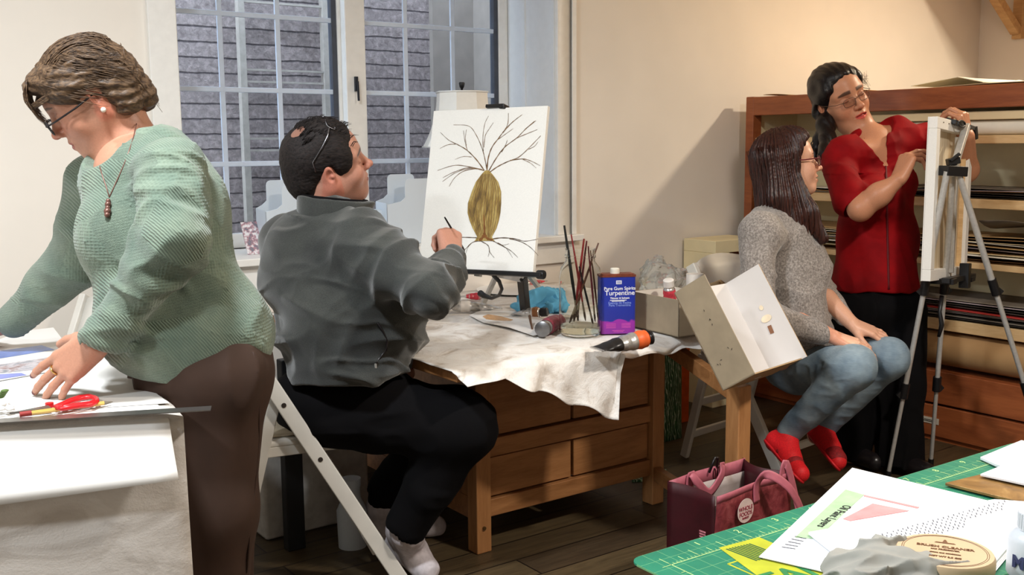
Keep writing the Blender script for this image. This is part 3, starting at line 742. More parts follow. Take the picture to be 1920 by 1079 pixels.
m.build('painted_branches', BRN, cv)
m = MB()
for k, (ps, a, b) in enumerate(roots): stroke(m, [cz(*p) for p in ps], a*.00058, b*.00058, .0006+.00004*k)
m.build('painted_roots', BRD, cv)
bulb = []
prof = [(425, 470, 10), (425, 490, 28), (425, 530, 58), (422, 580, 76), (412, 640, 86), (409, 690, 85), (410, 730, 76), (412, 770, 62), (412, 800, 46), (412, 815, 38), (412, 826, 44), (412, 836, 52)]
m = MB(); Lf = [cz(c-w_, y) for c, y, w_ in prof]; Rt = [cz(c+w_, y) for c, y, w_ in prof]
ring = Lf+Rt[::-1]; m.prism([cpt(*q, .0018) for q in ring], -nn*.0008); m.build('painted_bulb', GLD, cv)
m = MB()
for k in range(-5, 6):
    q = [cz(c+w_*k/6.2, y) for c, y, w_ in prof[1:-1]]; stroke(m, q, .0016, .0010, .0022+.00003*k)
m.build('painted_bulb_streaks', BRN, cv)
m = MB(); stroke(m, [cz(385, 832), cz(400, 822), cz(412, 800), cz(425, 822), cz(455, 832)], .010, .006, .0025); stroke(m, [cz(408, 700), cz(412, 760), cz(412, 820)], .003, .010, .0024)
m.build('painted_base_stroke', simple('umber_oil_paint', (124, 78, 36), .45, var=.15), cv)
# easel under the canvas
ez = thing('table_easel', 'small black and silver table easel carrying the tree painting', 'easel', onz(990, 560, CZ))
mid = (P2+P3)/2
m = MB(); m.bar(P3+xd*.02+dn*.008-nn*.004, P2+xd*.035+dn*.008-nn*.004, .034, .014, up=-dn); m.build('canvas_ledge', BLK, ez, bevel=.003)
c1 = P2+xd*.012+dn*.006-nn*.01; m = MB(); m.lathe(c1+nn*.0-xd*.0, [(0, 0), (.013, 0), (.015, .004), (.015, .022), (.013, .026), (0, .026)], 20, xd); m.build('ledge_knob', BLK, ez, smooth='auto')
topc = P0+xd*cw*.56
m = MB(); m.bar(topc-nn*.022+dn*.02, mid+dn*.02-nn*.03, .022, .018, up=nn); m.build('mast', ALU, ez, bevel=.002)
m = MB(); m.bar(topc-xd*.036+(-dn)*.006-nn*.01, topc+xd*.036-dn*.006-nn*.01, .04, .012, up=-dn); m.bar(topc+xd*.004-dn*.004-nn*.01, topc+xd*.038+dn*.0-dn*.002+nn*.004, .012, .014, up=-dn); m.build('top_clamp', BLK, ez, bevel=.003)

m = MB(); m.bar(mid-nn*.03+dn*.0, pt(978, 525, 3.56), .018, .018, up=nn); m.bar(pt(973, 500, 3.54), pt(979, 524, 3.56), .022, .02, up=nn); m.build('lower_mast', ALU, ez, bevel=.002)
m = MB(); m.bar(pt(979, 520, 3.55), onz(986, 592, CZ+.0), .030, .026, up=nn); m.build('foot_sleeve', BLK, ez, bevel=.003)
for a, b in ((pt(950, 475, 3.62), onz(905, 572, CZ)), (pt(960, 475, 3.62), onz(1030, 566, CZ))):
    m = MB(); m.bar(a, b, .016, .016); m.build('leg', ALU, ez, bevel=.002)
st = MB(); sp_ = [pt(918, 500, 3.50), pt(925, 516, 3.50), pt(936, 528, 3.52), pt(941, 542, 3.56), pt(936, 554, 3.62), pt(922, 560, 3.70), pt(908, 555, 3.74), pt(900, 550, 3.76)]
st.tube(sp_, [.006, .008, .007, .006, .006, .006, .010, .012], 8); st.build('strap', BLK, ez, smooth=True)

# blue rag
RAG = simple('blue_shop_rag', (100, 176, 214), .9, var=.06, scale=18, bump=.3, bdist=.003)
def crumple(name, c, r, mt, label, cat, seed, h=.004, amp=.016, fr=26, base=None):
    F = Field(); F.slack = amp*1.2; rnd = random.Random(seed)
    for (dx, dy, dz, rr) in r: F.ell(c+V(dx, dy, dz), rr, None, .03)
    F.disp = lambda P: amp*.6*folds(P, V(rnd.random()*0+.3, .8, .4), fr, 1.8, seed)+amp*.3*folds(P, V(1, .2, -.3), fr*1.6, 2.5, seed+5)
    if base is not None: F.cut(V(0, 0, base), V(0, 0, -1))
    o = link_mesh(name, to_mesh(name, [F.mesh(h)], mt)); return tag(o, label, cat)
c = onz(1008, 584, CZ); c[2] = CZ+.024; RX, RY = _r*1.0, nrm(V(_f[0], _f[1], 0))
def rr_(dx, dd, dz, rad): v = RX*dx+RY*dd; return (v[0], v[1], dz, rad)
crumple('rag', c, [rr_(-.055, 0, -.005, (.055, .045, .020)), rr_(-.01, .02, .020, (.055, .05, .036)), rr_(.040, .02, .026, (.050, .04, .040)), rr_(.07, -.02, .0, (.035, .035, .028))], RAG, 'crumpled sky blue rag lying behind the paint tubes', 'rag', 4, .0025, .015, 30, CZ-.004)
# paper palettes
PAL = simple('palette_paper', (238, 236, 234), .35, var=.01)
def flat_disc(name, pxs, z, mt, label, cat, th=.0015):
    m = MB(); m.prism([onz(x, y, z) for x, y in pxs], (0, 0, th)); return tag(m.build(name, mt), label, cat)
el = lambda cx, cy, rx, ry, n=28, sk=0: [(cx+rx*math.cos(a)+sk*math.sin(a), cy+ry*math.sin(a)) for a in np.linspace(0, 2*math.pi, n, endpoint=False)]
flat_disc('paper_palette', [(880, 592), (905, 582), (960, 584), (1010, 596), (1045, 612), (1040, 622), (1000, 630), (955, 615), (905, 605)], CZ+.004, PAL, 'white palette sheet with a brown paint smear at the table front', 'palette')
flat_disc('paper_palette', el(975, 543, 82, 11), CZ+.004, PAL, 'white oval palette sheet behind the easel foot', 'palette')
flat_disc('paint_smear', [(905, 594), (915, 590), (940, 594), (962, 600), (957, 602), (930, 601), (912, 599)], CZ+.006, simple('raw_sienna_smear', (196, 152, 106), .4, var=.15, scale=60), 'raw sienna smear of paint on the front palette sheet', 'paint smear', .0008)
# ---- paint tubes
def paint_tube(a, b, r, body, cap, band, label, capr=.35, flat=.25, cl=.025, up=V(0, 0, 1), open_end=None, label_at=(.55, .95), smear=None):
    """a crimped end, b cap end"""
    a = np.array(a, float); b = np.array(b, float); L_ = np.linalg.norm(b-a); d = (b-a)/L_; side = nrm(np.cross(up, d)); u = np.cross(d, side)
    o = thing('paint_tube', label, 'paint tube', (a[0], a[1], min(a[2], b[2])-r))
    def sec(t, w_, h, n=20): c = a+d*L_*t; return [c+side*w_*math.cos(q)+u*h*math.sin(q) for q in np.linspace(0, 2*math.pi, n, endpoint=False)]
    def skin(ts, nm, mt, grow=0, caps=True):
        m = MB(); rings = []
        for t in ts:
            k = min(1, t/.8); hh = r*(flat*.12+(1-flat*.12)*math.sin(k*math.pi/2)**.9); ww = r*(1.35-.35*k)
            if t > .93: q = (t-.93)/.07; ww = r*(1-.55*q); hh = r*(1-.55*q)
            j = 1+.05*math.sin(t*40); rings.append(sec(t, ww*j+grow, hh*j+grow))
        n = 20; vs = [p for R_ in rings for p in R_]; M_ = len(rings)
        fs = [(i*n+k, i*n+(k+1) % n, (i+1)*n+(k+1) % n, (i+1)*n+k) for i in range(M_-1) for k in range(n)]
        if caps: fs += [tuple(range(n))[::-1], tuple((M_-1)*n+k for k in range(n))]
        m.add(vs, fs); return m.build(nm, mt, o, smooth='auto')
    skin(np.linspace(0, 1, 24), 'tube_body', body)
    skin(np.linspace(label_at[0], label_at[1]-.03, 8), 'printed_band', band, .0006, False)
    m = MB(); m.bar(a-d*.006, a+d*.004, r*2.6, .004, up=u); m.build('crimp', body, o)
    if smear: skin(np.linspace(.02, .42, 8), 'paint_smear', smear, .0007, False)
    m = MB(); cr = r*capr*2; m.lathe(b-d*.002, [(0, 0), (cr*.8, 0), (cr*.82, .003), (cr, .004), (cr, cl), (cr*.85, cl+.002), (0, cl+.002)], 18, d); m.build('tube_cap', cap, o, smooth='auto')
    return o
FOIL = simple('foil_tube', (206, 204, 202), .28, .75, var=.1, scale=70, bump=.4, bdist=.003)
WLAB = simple('white_tube_label', (226, 220, 214), .45, var=.05)
MAUVE = simple('maroon_tube_label', (126, 44, 62), .45, var=.3, scale=120); OCH = simple('sienna_band', (140, 92, 56), .45); ORG_ = simple('orange_tube_paint', (226, 100, 48), .45, var=.05)
CAPB = simple('black_cap', (30, 28, 30), .35); CAPG = simple('grey_metal_cap', (128, 128, 130), .32, .8)
REDL = simple('red_tube_label', (196, 60, 74), .45, var=.2, scale=60); DARKP = simple('smeared_black_paint', (30, 28, 28), .3, var=.3, scale=50)
paint_tube(onz(938, 577, CZ+.012), onz(846, 574, CZ+.022), .021, FOIL, CAPB, WLAB, 'silver foil paint tube with a white band beside the painter sleeve', label_at=(.62, .84))
paint_tube(onz(866, 556, CZ+.018), onz(905, 556, CZ+.016), .014, FOIL, CAPB, REDL, 'small red-banded paint tube half hidden behind the silver foil tube', label_at=(.2, .9))
paint_tube(onz(965, 588, CZ+.012), onz(1014, 586, CZ+.020), .019, FOIL, CAPB, OCH, 'paint tube with a sienna band and black cap in front of the blue rag', capr=.42, label_at=(.72, .96))
paint_tube(onz(1064, 592, CZ+.016), onz(1020, 616, CZ+.026), .026, FOIL, CAPG, MAUVE, 'maroon-banded paint tube with a grey cap beside the brush jar', capr=.48, label_at=(.5, .97))
paint_tube(onz(1120, 655, CZ+.008), onz(1216, 634, CZ+.026), .027, FOIL, CAPB, ORG_, 'fat paint tube with an orange band lying in front of the turpentine can', capr=.40, cl=.010, label_at=(.72, 1.0), smear=DARKP)
paint_tube(onz(1020, 527, CZ+.01), onz(985, 533, CZ+.012), .012, FOIL, BLK, REDL, 'crumpled red tube lying behind the easel foot', label_at=(.1, .9))
# jar with brushes
jc = onz(1088, 627, CZ); JR = .068
GL2, _t = mat('clear_jar_glass', (250, 252, 250), 0.02, 0, .5, Transmission_Weight=1.0, IOR=1.12)
LIQ, _t = mat('cloudy_solvent', (240, 238, 222), 0.03, 0, .5, Transmission_Weight=.95, IOR=1.1)
jar = thing('glass_jar', 'tall clear glass jar full of paintbrushes beside the turpentine can', 'jar', jc)
m = MB(); prof = [(.001, .002), (JR*.9, .002), (JR, .012), (JR, .185), (JR*.92, .215), (JR*.70, .236), (JR*.68, .246), (JR*.73, .248), (JR*.73, .255), (JR*.68, .257), (JR*.68, .272), (JR*.72, .275)]
inn = [(r_-.0028 if r_ > .01 else .001, z_+(.005 if z_ < .02 else 0)) for r_, z_ in prof]
m.lathe(jc, prof+inn[::-1], 44); m.build('jar_glass', GL2, jar, smooth='auto')
m = MB(); m.lathe(jc, [(.001, .008), (JR-.004, .010), (JR-.004, .030), (.001, .030)], 36); m.build('solvent', LIQ, jar, smooth='auto')
BR = [('black', (28, 30, 30)), ('deep red', (120, 30, 30)), ('brown', (86, 52, 34)), ('maroon', (92, 26, 34))]
BRM = [simple('brush_lacquer_%d' % i, c, .3) for i, (n, c) in enumerate(BR)]; FERR = simple('ferrule', (150, 140, 120), .3, .9); BRI = simple('bristle', (70, 54, 40), .8)
for k, (tx, ty, bx, by, mi, r_, lb_) in enumerate([(1058, 423, 1084, 606, 0, .0048, 'thick black-handled paintbrush leaning highest in the jar'), (1071, 440, 1098, 606, 1, .0034, 'thin bright red paintbrush next to the thick black one'),
        (1095, 448, 1076, 608, 1, .0042, 'deep red paintbrush standing upright in the jar'), (1100, 452, 1082, 600, 3, .0036, 'maroon paintbrush crossing behind the deep red one'), (1103, 462, 1116, 608, 3, .0032, 'slim maroon paintbrush leaning the other way in the jar'),
        (1122, 456, 1068, 610, 2, .0036, 'dark brown paintbrush leaning out over the jar rim towards the can'), (1108, 470, 1122, 604, 2, .0030, 'short brown paintbrush behind the others in the jar'), (1086, 500, 1112, 612, 0, .0034, 'short black paintbrush low inside the jar')]):
    dd = (-.012, .006, -.01, .012, .0, .01, .02, -.008)[k]; db = (.01, -.01, .012, -.006, .0, -.012, .01, .014)[k]
    d0 = np.dot(jc-CAMP, _f); T_ = pt(tx, ty, d0+dd); B_ = pt(bx, by-4, d0+db)
    o = thing('paintbrush', lb_, 'paintbrush', B_, 'paintbrushes in the glass jar'); dv_ = T_-B_
    m = MB(); m.tube([B_+dv_*.22, B_+dv_*.4, B_+dv_*.7, T_], [r_*.8, r_*1.15, r_, r_*.7], 10); m.build('handle', BRM[mi], o, smooth='auto')
    m = MB(); m.tube([B_+dv_*.1, B_+dv_*.22], [r_*1.05, r_*.85], 10); m.build('ferrule', FERR, o, smooth='auto')
    m = MB(); m.tube([B_+dv_*.0, B_+dv_*.05, B_+dv_*.1], [r_*.4, r_*1.1, r_], 8); m.build('bristles', BRI, o, smooth='auto')
# short rusty stub on the palette
m = MB(); m.tube([onz(998, 618, CZ+.006), onz(995, 605, CZ+.02), onz(993, 593, CZ+.035)], [.003, .004, .005], 8); tag(m.build('palette_knife', simple('rusty_steel', (112, 84, 68), .45, .6), smooth='auto'), 'small rusty palette knife blade beside the maroon tube', 'palette knife')
# turpentine can
c0 = onz(1127, 628, CZ); c1 = onz(1192, 626, CZ); wdir = nrm(c1-c0); wv_ = np.linalg.norm(c1-c0)
ddir = nrm(np.cross(V(0, 0, 1), wdir)); cb = (c0+c1)/2+ddir*.03
CW, CD, CH = wv_/2, .028, .192
can = thing('solvent_can', 'blue and purple rectangular can of turpentine with a white cap', 'can', cb)
CANM, t = mat('printed_can', (40, 52, 150), .32, 0, .5)
spz = t.new('ShaderNodeSeparateXYZ'); t.link(t.coord(), spz.inputs[0]); sx_ = t.noise(t.coord((30, 30, 30)), 1.0, 1)
zz = t.math('ADD', spz.outputs['Z'], t.math('MULTIPLY', sx_, .03))
t.link(t.ramp(t.math('DIVIDE', zz, CH), [(.0, lin((112, 34, 134))), (.30, lin((150, 48, 158))), (.315, lin((38, 48, 142))), (.6, lin((34, 52, 156))), (.86, lin((28, 46, 150)))]), t.b.inputs['Base Color'])
rr2 = []
for (sx, sy) in ((1, 1), (-1, 1), (-1, -1), (1, -1)):
    for a in np.linspace(0, math.pi/2, 5):
        q = a+{(1, 1): 0, (-1, 1): math.pi/2, (-1, -1): math.pi, (1, -1): 1.5*math.pi}[(sx, sy)]
        rr2.append((sx*(CW-.008)+.008*math.cos(q), sy*(CD-.008)+.008*math.sin(q)))
cp = lambda x, y, z: cb+wdir*x+ddir*y+V(0, 0, z)
m = MB(); m.prism([cp(x, y, .001) for x, y in rr2], (0, 0, CH-.008)); m.build('can_body', CANM, can, smooth='auto')
RUST = simple('rusted_rim', (118, 60, 44), .5, .3, var=.2, scale=70)
m = MB(); m.prism([cp(x*1.03, y*1.05, CH-.008) for x, y in rr2], (0, 0, .006)); m.prism([cp(x*.9, y*.85, CH-.002) for x, y in rr2], (0, 0, .003)); m.build('can_top', RUST, can, smooth='auto')
m = MB(); m.lathe(cp(-.006, 0, CH-.002), [(.001, 0), (.014, 0), (.015, .003), (.0145, .018), (.012, .020), (.001, .020)], 22); m.build('can_cap', simple('ivory_cap', (226, 222, 210), .45), can, smooth='auto')
CWH = simple('can_white_print', (232, 232, 240), .4); CPK = simple('can_pink_print', (196, 80, 176), .4)
fo = lambda x, z: cp(x, -CD-.0006, z)
for body, z, size in (('Pure Gum Spirits', CH*.765, .0148), ('Turpentine', CH*.69, .0215), ('Thinner & Solvent', CH*.605, .0085), ('Esencia de Resina', CH*.525, .0105), ('Pura Trementina', CH*.485, .0105)):
    text_mesh('can_lettering', body, size, CWH if z > CH*.6 else simple('can_pale_blue_print', (120, 140, 215), .4), (fo(.004, z), wdir, (0, 0, 1)), can, bold=.0002)
m = MB(); m.prism([fo(-.008, CH*.84), fo(.010, CH*.84), fo(.010, CH*.90), fo(-.008, CH*.90)], -ddir*.0004); m.build('can_emblem', CWH, can)
m = MB()
for q in range(3): m.prism([fo(-.006, CH*(.852+q*.014)), fo(.008, CH*(.852+q*.014)), fo(.008, CH*(.858+q*.014)), fo(-.006, CH*(.858+q*.014))][::1], -ddir*.0009)
m.build('can_emblem_lines', simple('emblem_blue', (50, 60, 150), .4), can)
for (x0, x1, z) in [(-.028, .026, .565), (-.022, .020, .550)]+[(-.040, -.008, .17-.022*k) for k in range(4)]+[(.010, .040, .17-.022*k) for k in range(4)]+[(-.020, .02, .055), (-.016, .016, .035)]:
    m = MB(); m.prism([fo(x0, CH*z), fo(x1, CH*z), fo(x1, CH*(z+.010)), fo(x0, CH*(z+.010))], -ddir*.0003); m.build('fine_print', CPK if z < .3 else CWH, can)
# cardboard box with tubes
KRAFT = simple('grey_kraft_board', (158, 142, 118), .8, var=.05, scale=14); KRIN = simple('white_board_inside', (224, 216, 204), .8, var=.03, scale=9)
def open_box(name, label, base, ex, ey, hz, th, m_out, m_in, cat='box'):
    """base corner, ex/ey edge vectors, hz height vector; returns the thing"""
    o = thing(name, label, cat, base); 
    nx, ny = nrm(ex), nrm(ey)
    def wall(a, e, inn, nm):
        m = MB(); m.prism([a, a+e, a+e+hz, a+hz], inn*th); m.build(nm, m_out, o)
        m = MB(); m.prism([a+inn*(th+.0004)+nrm(hz)*.001, a+e+inn*(th+.0004)+nrm(hz)*.001, a+e+hz*.995+inn*(th+.0004), a+hz*.995+inn*(th+.0004)], inn*.0004); m.build('lining', m_in, o)
    wall(base, ex, ny, 'box_wall'); wall(base+ey, ex, -ny, 'box_wall'); wall(base, ey, nx, 'box_wall'); wall(base+ex, ey, -nx, 'box_wall')
    m = MB(); m.prism([base, base+ex, base+ex+ey, base+ey], nrm(hz)*th); m.build('box_floor', m_out, o)
    return o
K0 = onz(1272, 633, CZ); K1 = onz(1183, 612, CZ); K2 = K0+nrm(onz(1345, 606, CZ)-K0)*.21
exv = K1-K0; eyv = K2-K0; eyv = eyv-exv*np.dot(eyv, exv)/np.dot(exv, exv)
bx = open_box('cardboard_box', 'grey cardboard box of paint tubes standing behind the turpentine can', K0, exv, eyv, V(0, 0, .118), .003, KRAFT, KRIN)
# raised flap at the back corner
bc = K0+exv*.5+eyv*.5
def boxtube(px, py, z, ang, cols, lb_, ln=.10, r_=.016):
    p = bc+(onz(px, py, z)-bc)*V(1, 1, 0)*.35+V(0, 0, z-CZ); d = V(-.25, -.15, .9); paint_tube(p-nrm(d)*ln, p, r_, FOIL, cols[0], cols[1], lb_, capr=.45)
boxtube(1226, 532, CZ+.135, 2.4, (WLAB, REDL), 'pink and white capped paint tube poking out of the cardboard box', .125, .020)
for k in range(6):
    q = bc+exv*((k % 3)-1)*.26+eyv*((k//3)-.5)*.4+V(0, 0, .045+.012*(k % 2)); a_ = k*1.1
    paint_tube(q-V(math.cos(a_), math.sin(a_), 0)*.04, q+V(math.cos(a_), math.sin(a_), .2)*.035, .014, FOIL, (CAPB, WLAB)[k % 2], (REDL, OCH, MAUVE, WLAB, DARKP, ORG_)[k], 'foil paint tube lying among others inside the cardboard box').__setitem__('group', 'paint tubes inside the cardboard box')
# tilted white box resting on the gate leg
BS = .95; A_ = pt(1320, 515, 3.18*BS); h_ = cdir(.080, .057, .075)*BS; l_ = cdir(.140, -.296, .085)*BS; w_ = cdir(.245, .030, -.22)*BS
l_ = l_-h_*np.dot(l_, h_)/np.dot(h_, h_); w_ = w_-h_*np.dot(w_, h_)/np.dot(h_, h_); w_ = w_-l_*np.dot(w_, l_)/np.dot(l_, l_)
base = A_-h_
WB = simple('white_box_lining', (216, 212, 210), .55, var=.015, scale=6); TAN = simple('tan_board', (176, 148, 112), .75, var=.06, scale=12)
wb = thing('white_box', 'open white-lined box tipped on its edge over the table corner', 'box', base+l_)
def pan(a, e1, e2, nrmv, mo, mi, nm):
    m = MB(); m.prism([a, a+e1, a+e1+e2, a+e2], nrmv*.0035); m.build(nm, mo, wb)
    m = MB(); m.prism([a+nrmv*.0038, a+e1+nrmv*.0038, a+e1+e2+nrmv*.0038, a+e2+nrmv*.0038], nrmv*.0005); return m.build(nm+'_lining', mi, wb)
hN, lN, wN = nrm(h_), nrm(l_), nrm(w_)
pan(base, w_, l_, hN, TAN, WB, 'box_floor'); pan(base, l_, h_, wN, KRAFT, WB, 'box_wall'); pan(base+w_, l_, h_*1.15, -wN, TAN, WB, 'box_wall'); pan(base+l_, w_, h_, -lN, TAN, WB, 'box_end')
iw = base+w_-wN*.0052
q = lambda u, v: iw+l_*u+h_*1.15*v
m = MB(); dd_ = -wN*.0008
for cu_, cv_, ru, rv in ((.50, .55, .035, .14), (.385, .56, .025, .05)): m.prism([q(cu_+ru*math.cos(a), cv_+rv*math.sin(a)) for a in np.linspace(0, 6.28, 20, endpoint=False)], dd_)
m.build('box_sticker', simple('ivory_sticker', (240, 224, 196), .3), wb)
m = MB(); m.prism([q(.57, .48), q(.65, .46), q(.655, .56), q(.575, .58)], dd_); m.build('box_hole_mark', simple('brown_hole_mark', (140, 96, 70), .7), wb)
e0 = base+l_+h_*.35+w_*.47+lN*.0008; m = MB(); m.prism([e0+wN*.020*math.cos(a)+hN*.006*math.sin(a) for a in np.linspace(0, 6.28, 20, endpoint=False)], lN*.0008); m.build('box_slot', WB, wb)
SCUF = simple('black_scuff', (72, 62, 52), .8)
lw = base-wN*.0006; rs = random.Random(5)
for k in range(9):
    u, v = (.36+rs.uniform(-.08, .08), .55+rs.uniform(-.05, .05)) if k < 4 else (.78+rs.uniform(-.13, .08), .5+rs.uniform(-.3, .3))
    c = lw+l_*u+h_*v; a1 = rs.uniform(0, 3); d1 = lN*math.cos(a1)+hN*math.sin(a1); d2 = np.cross(wN, d1); m = MB(); m.prism([c-d1*.004, c+d2*.0015, c+d1*.004, c-d2*.0012], -wN*.0004); m.build('scuff', SCUF, wb)
# crumpled clear plastic and clutter behind the box
PLA, _t = mat('clear_crinkled_plastic', (235, 235, 230), .12, 0, .5, Transmission_Weight=.75, IOR=1.15)
crumple('plastic_wrap', V(*(onx(1240, 500, 2.86)[:2]), CZ+.055), [(0, 0, 0, (.09, .06, .06)), (-.03, 0, .05, (.05, .04, .05)), (.10, 0, -.01, (.09, .05, .045))], PLA, 'crumpled clear plastic wrap heaped against the wall behind the boxes', 'plastic wrap', 9, .004, .022, 30, CZ)
CLR = simple('brown_paper_bag', (172, 142, 104), .85, var=.08, scale=10)
crumple('paper_bag', V(*(onx(1325, 505, 2.86)[:2]), CZ+.035), [(0, 0, 0, (.10, .06, .045)), (.05, -.04, .0, (.06, .05, .04))], CLR, 'crumpled brown paper bag behind the box near the chair', 'paper bag', 12, .005, .015, 22, CZ)
m = MB(); p = onx(1303, 500, 2.80); p[2] = CZ+.12; m.tube([V(p[0], p[1], CZ+.001), p], [.03, .032], 24); tag(m.build('paint_jar', WLAB, smooth='auto'), 'white round pot standing at the far corner of the cardboard box', 'pot')
# low white cabinet by the wall behind the chair
lc = thing('white_cabinet', 'low white cabinet against the wall beside the shelving', 'cabinet', (3.75, 3.45, 0))
a0 = ony(1333, 452, 3.45); zt = a0[2]
m = MB(); m.box((a0[0], 3.42, zt-.06), (3.96, 3.63, zt)); m.build('cabinet_top', CREAM, lc, bevel=.003)
m = MB(); m.box((a0[0], 3.42, 0), (a0[0]+.10, 3.63, zt-.06)); m.build('side_panel', CREAM, lc, bevel=.003)
m = MB(); m.box((a0[0]+.1, 3.50, .02), (3.96, 3.63, zt-.06)); m.build('back_panel', ORW, lc)

# ================================================================== lamp and holders on the sill
SILZ = wo[2]
SHD = simple('ivory_lamp_shade', (246, 243, 236), .8, var=.01)
lc_ = ony(868, 300, WY+.17); lp = thing('table_lamp', 'table lamp with a white bell-shaped shade standing on the window sill behind the canvas', 'lamp', (lc_[0], WY+.17, SILZ))
lb = V(lc_[0], WY+.17, 0)
m = MB(); prof = []
for k in range(13):
    u = k/12; prof.append((.112+.066*(1-u)**2.2, 1.268+.235*u))
m.lathe(lb, prof+[(r_-.003, z_) for r_, z_ in prof[::-1]], 8); 
o = m.build('lamp_shade', SHD, lp, smooth=False)
m = MB()
for r_, z_ in ((.113, 1.500), (.179, 1.268)): m.tube([lb+V(r_*math.cos(a), r_*math.sin(a), z_) for a in np.linspace(0, 2*math.pi, 9)], .004, 6)
m.build('shade_trim', WHITE, lp, smooth=True)
m = MB(); m.lathe(lb, [(.001, SILZ), (.07, SILZ), (.075, SILZ+.012), (.03, SILZ+.03), (.02, SILZ+.06), (.05, SILZ+.12), (.06, SILZ+.18), (.04, SILZ+.26), (.014, SILZ+.30), (.010, SILZ+.62), (.001, SILZ+.62)], 28); m.build('lamp_base', simple('bronze_lamp_base', (70, 52, 40), .35, .6), lp, smooth='auto')
m = MB(); m.lathe(lb, [(.001, 1.490), (.006, 1.490), (.005, 1.515), (.010, 1.522), (.013, 1.538), (.011, 1.542), (.001, 1.543)], 18); m.build('finial', BLK, lp, smooth='auto')
HOLD, t = mat('frosted_holder_plastic', (222, 232, 242), .4, 0, .5, Alpha=.78)
def holder(px0, px1, y_bot_off, lb_, tall=.30):
    a = ony(px0, 400, WY+.12); b = ony(px1, 400, WY+.12); w2 = (b[0]-a[0]); x0 = a[0]; d = .09; Y = WY+.06+y_bot_off
    o = thing('leaflet_holder', lb_, 'leaflet holder', (x0+w2/2, Y+d/2, SILZ))
    def pan(poly, nm, t=(0, .003, 0)): q = MB(); q.prism(poly, t); q.build(nm, HOLD, o, bevel=.0008)
    z = SILZ
    def shp(y, zt, x_a, x_b, lean=0.0, cut=.0):
        P = [(x0, z), (x0+w2, z), (x0+w2, z+zt*.62), (x_b+.02, z+zt*.66), (x_b, z+zt*.72)] + [(x_b-.018*(1-math.cos(a)), z+zt-.018+.018*math.sin(a)) for a in np.linspace(0, math.pi/2, 4)] + [(x_a+.018*(1-math.cos(a)), z+zt-.018+.018*math.sin(a)) for a in np.linspace(math.pi/2, 0, 4)] + [(x_a, z+zt*.72), (x_a-.02, z+zt*.66), (x0, z+zt*.62)]
        return [V(x, y+lean*(zz_-z), zz_) for x, zz_ in P]
    pan(shp(Y+d, tall, x0+w2*.22, x0+w2*.72), 'back_panel'); pan(shp(Y, tall*.94, x0+w2*.34, x0+w2*.94), 'front_panel')
    for xx in (x0, x0+w2-.003):
        q = MB(); q.prism([V(xx, Y, z), V(xx, Y+d, z), V(xx, Y+d, z+tall*.62), V(xx, Y, z+tall*.60)], (.003, 0, 0)); q.build('side_panel', HOLD, o)
    q = MB(); q.box((x0, Y, z), (x0+w2, Y+d, z+.003)); q.build('bottom_panel', HOLD, o)
    return o
holder(712, 812, .0, 'clear frosted leaflet holder on the window sill between the painter face and the canvas', .285)
holder(486, 578, .0, 'clear frosted leaflet holder on the window sill behind the painter back', .275)
m = MB(); a = ony(585, 470, WY+.14); m.box((a[0], WY+.10, SILZ), (a[0]+.10, WY+.18, SILZ+.10)); 
a = ony(462, 452, WY+.10); b = ony(492, 452, WY+.10); m = MB(); m.prism([V(a[0], WY+.09, SILZ+.001), V(b[0]+.02, WY+.09, SILZ+.001), V(b[0]+.02, WY+.15, SILZ+.12), V(a[0], WY+.15, SILZ+.12)], (0, .006, 0))
LEAF, t = mat('printed_leaflet', (210, 200, 205), .5); n = t.noise(t.coord((1, 1, 1)), 70, 3); t.link(t.ramp(n, [(.4, lin((226, 222, 224))), (.52, lin((176, 130, 138))), (.6, lin((120, 116, 128)))]), t.b.inputs['Base Color'])
tag(m.build('leaflet_stack', LEAF), 'stack of printed leaflets leaning on the sill beside the woman in green', 'leaflets')
m = MB(); m.box((ony(694, 440, WY+.1)[0], WY+.1, SILZ), (ony(712, 440, WY+.1)[0]+.04, WY+.16, SILZ+.145)); tag(m.build('plastic_tub', HOLD, bevel=.004), 'small frosted tub on the sill beside the leaflet holder', 'tub')

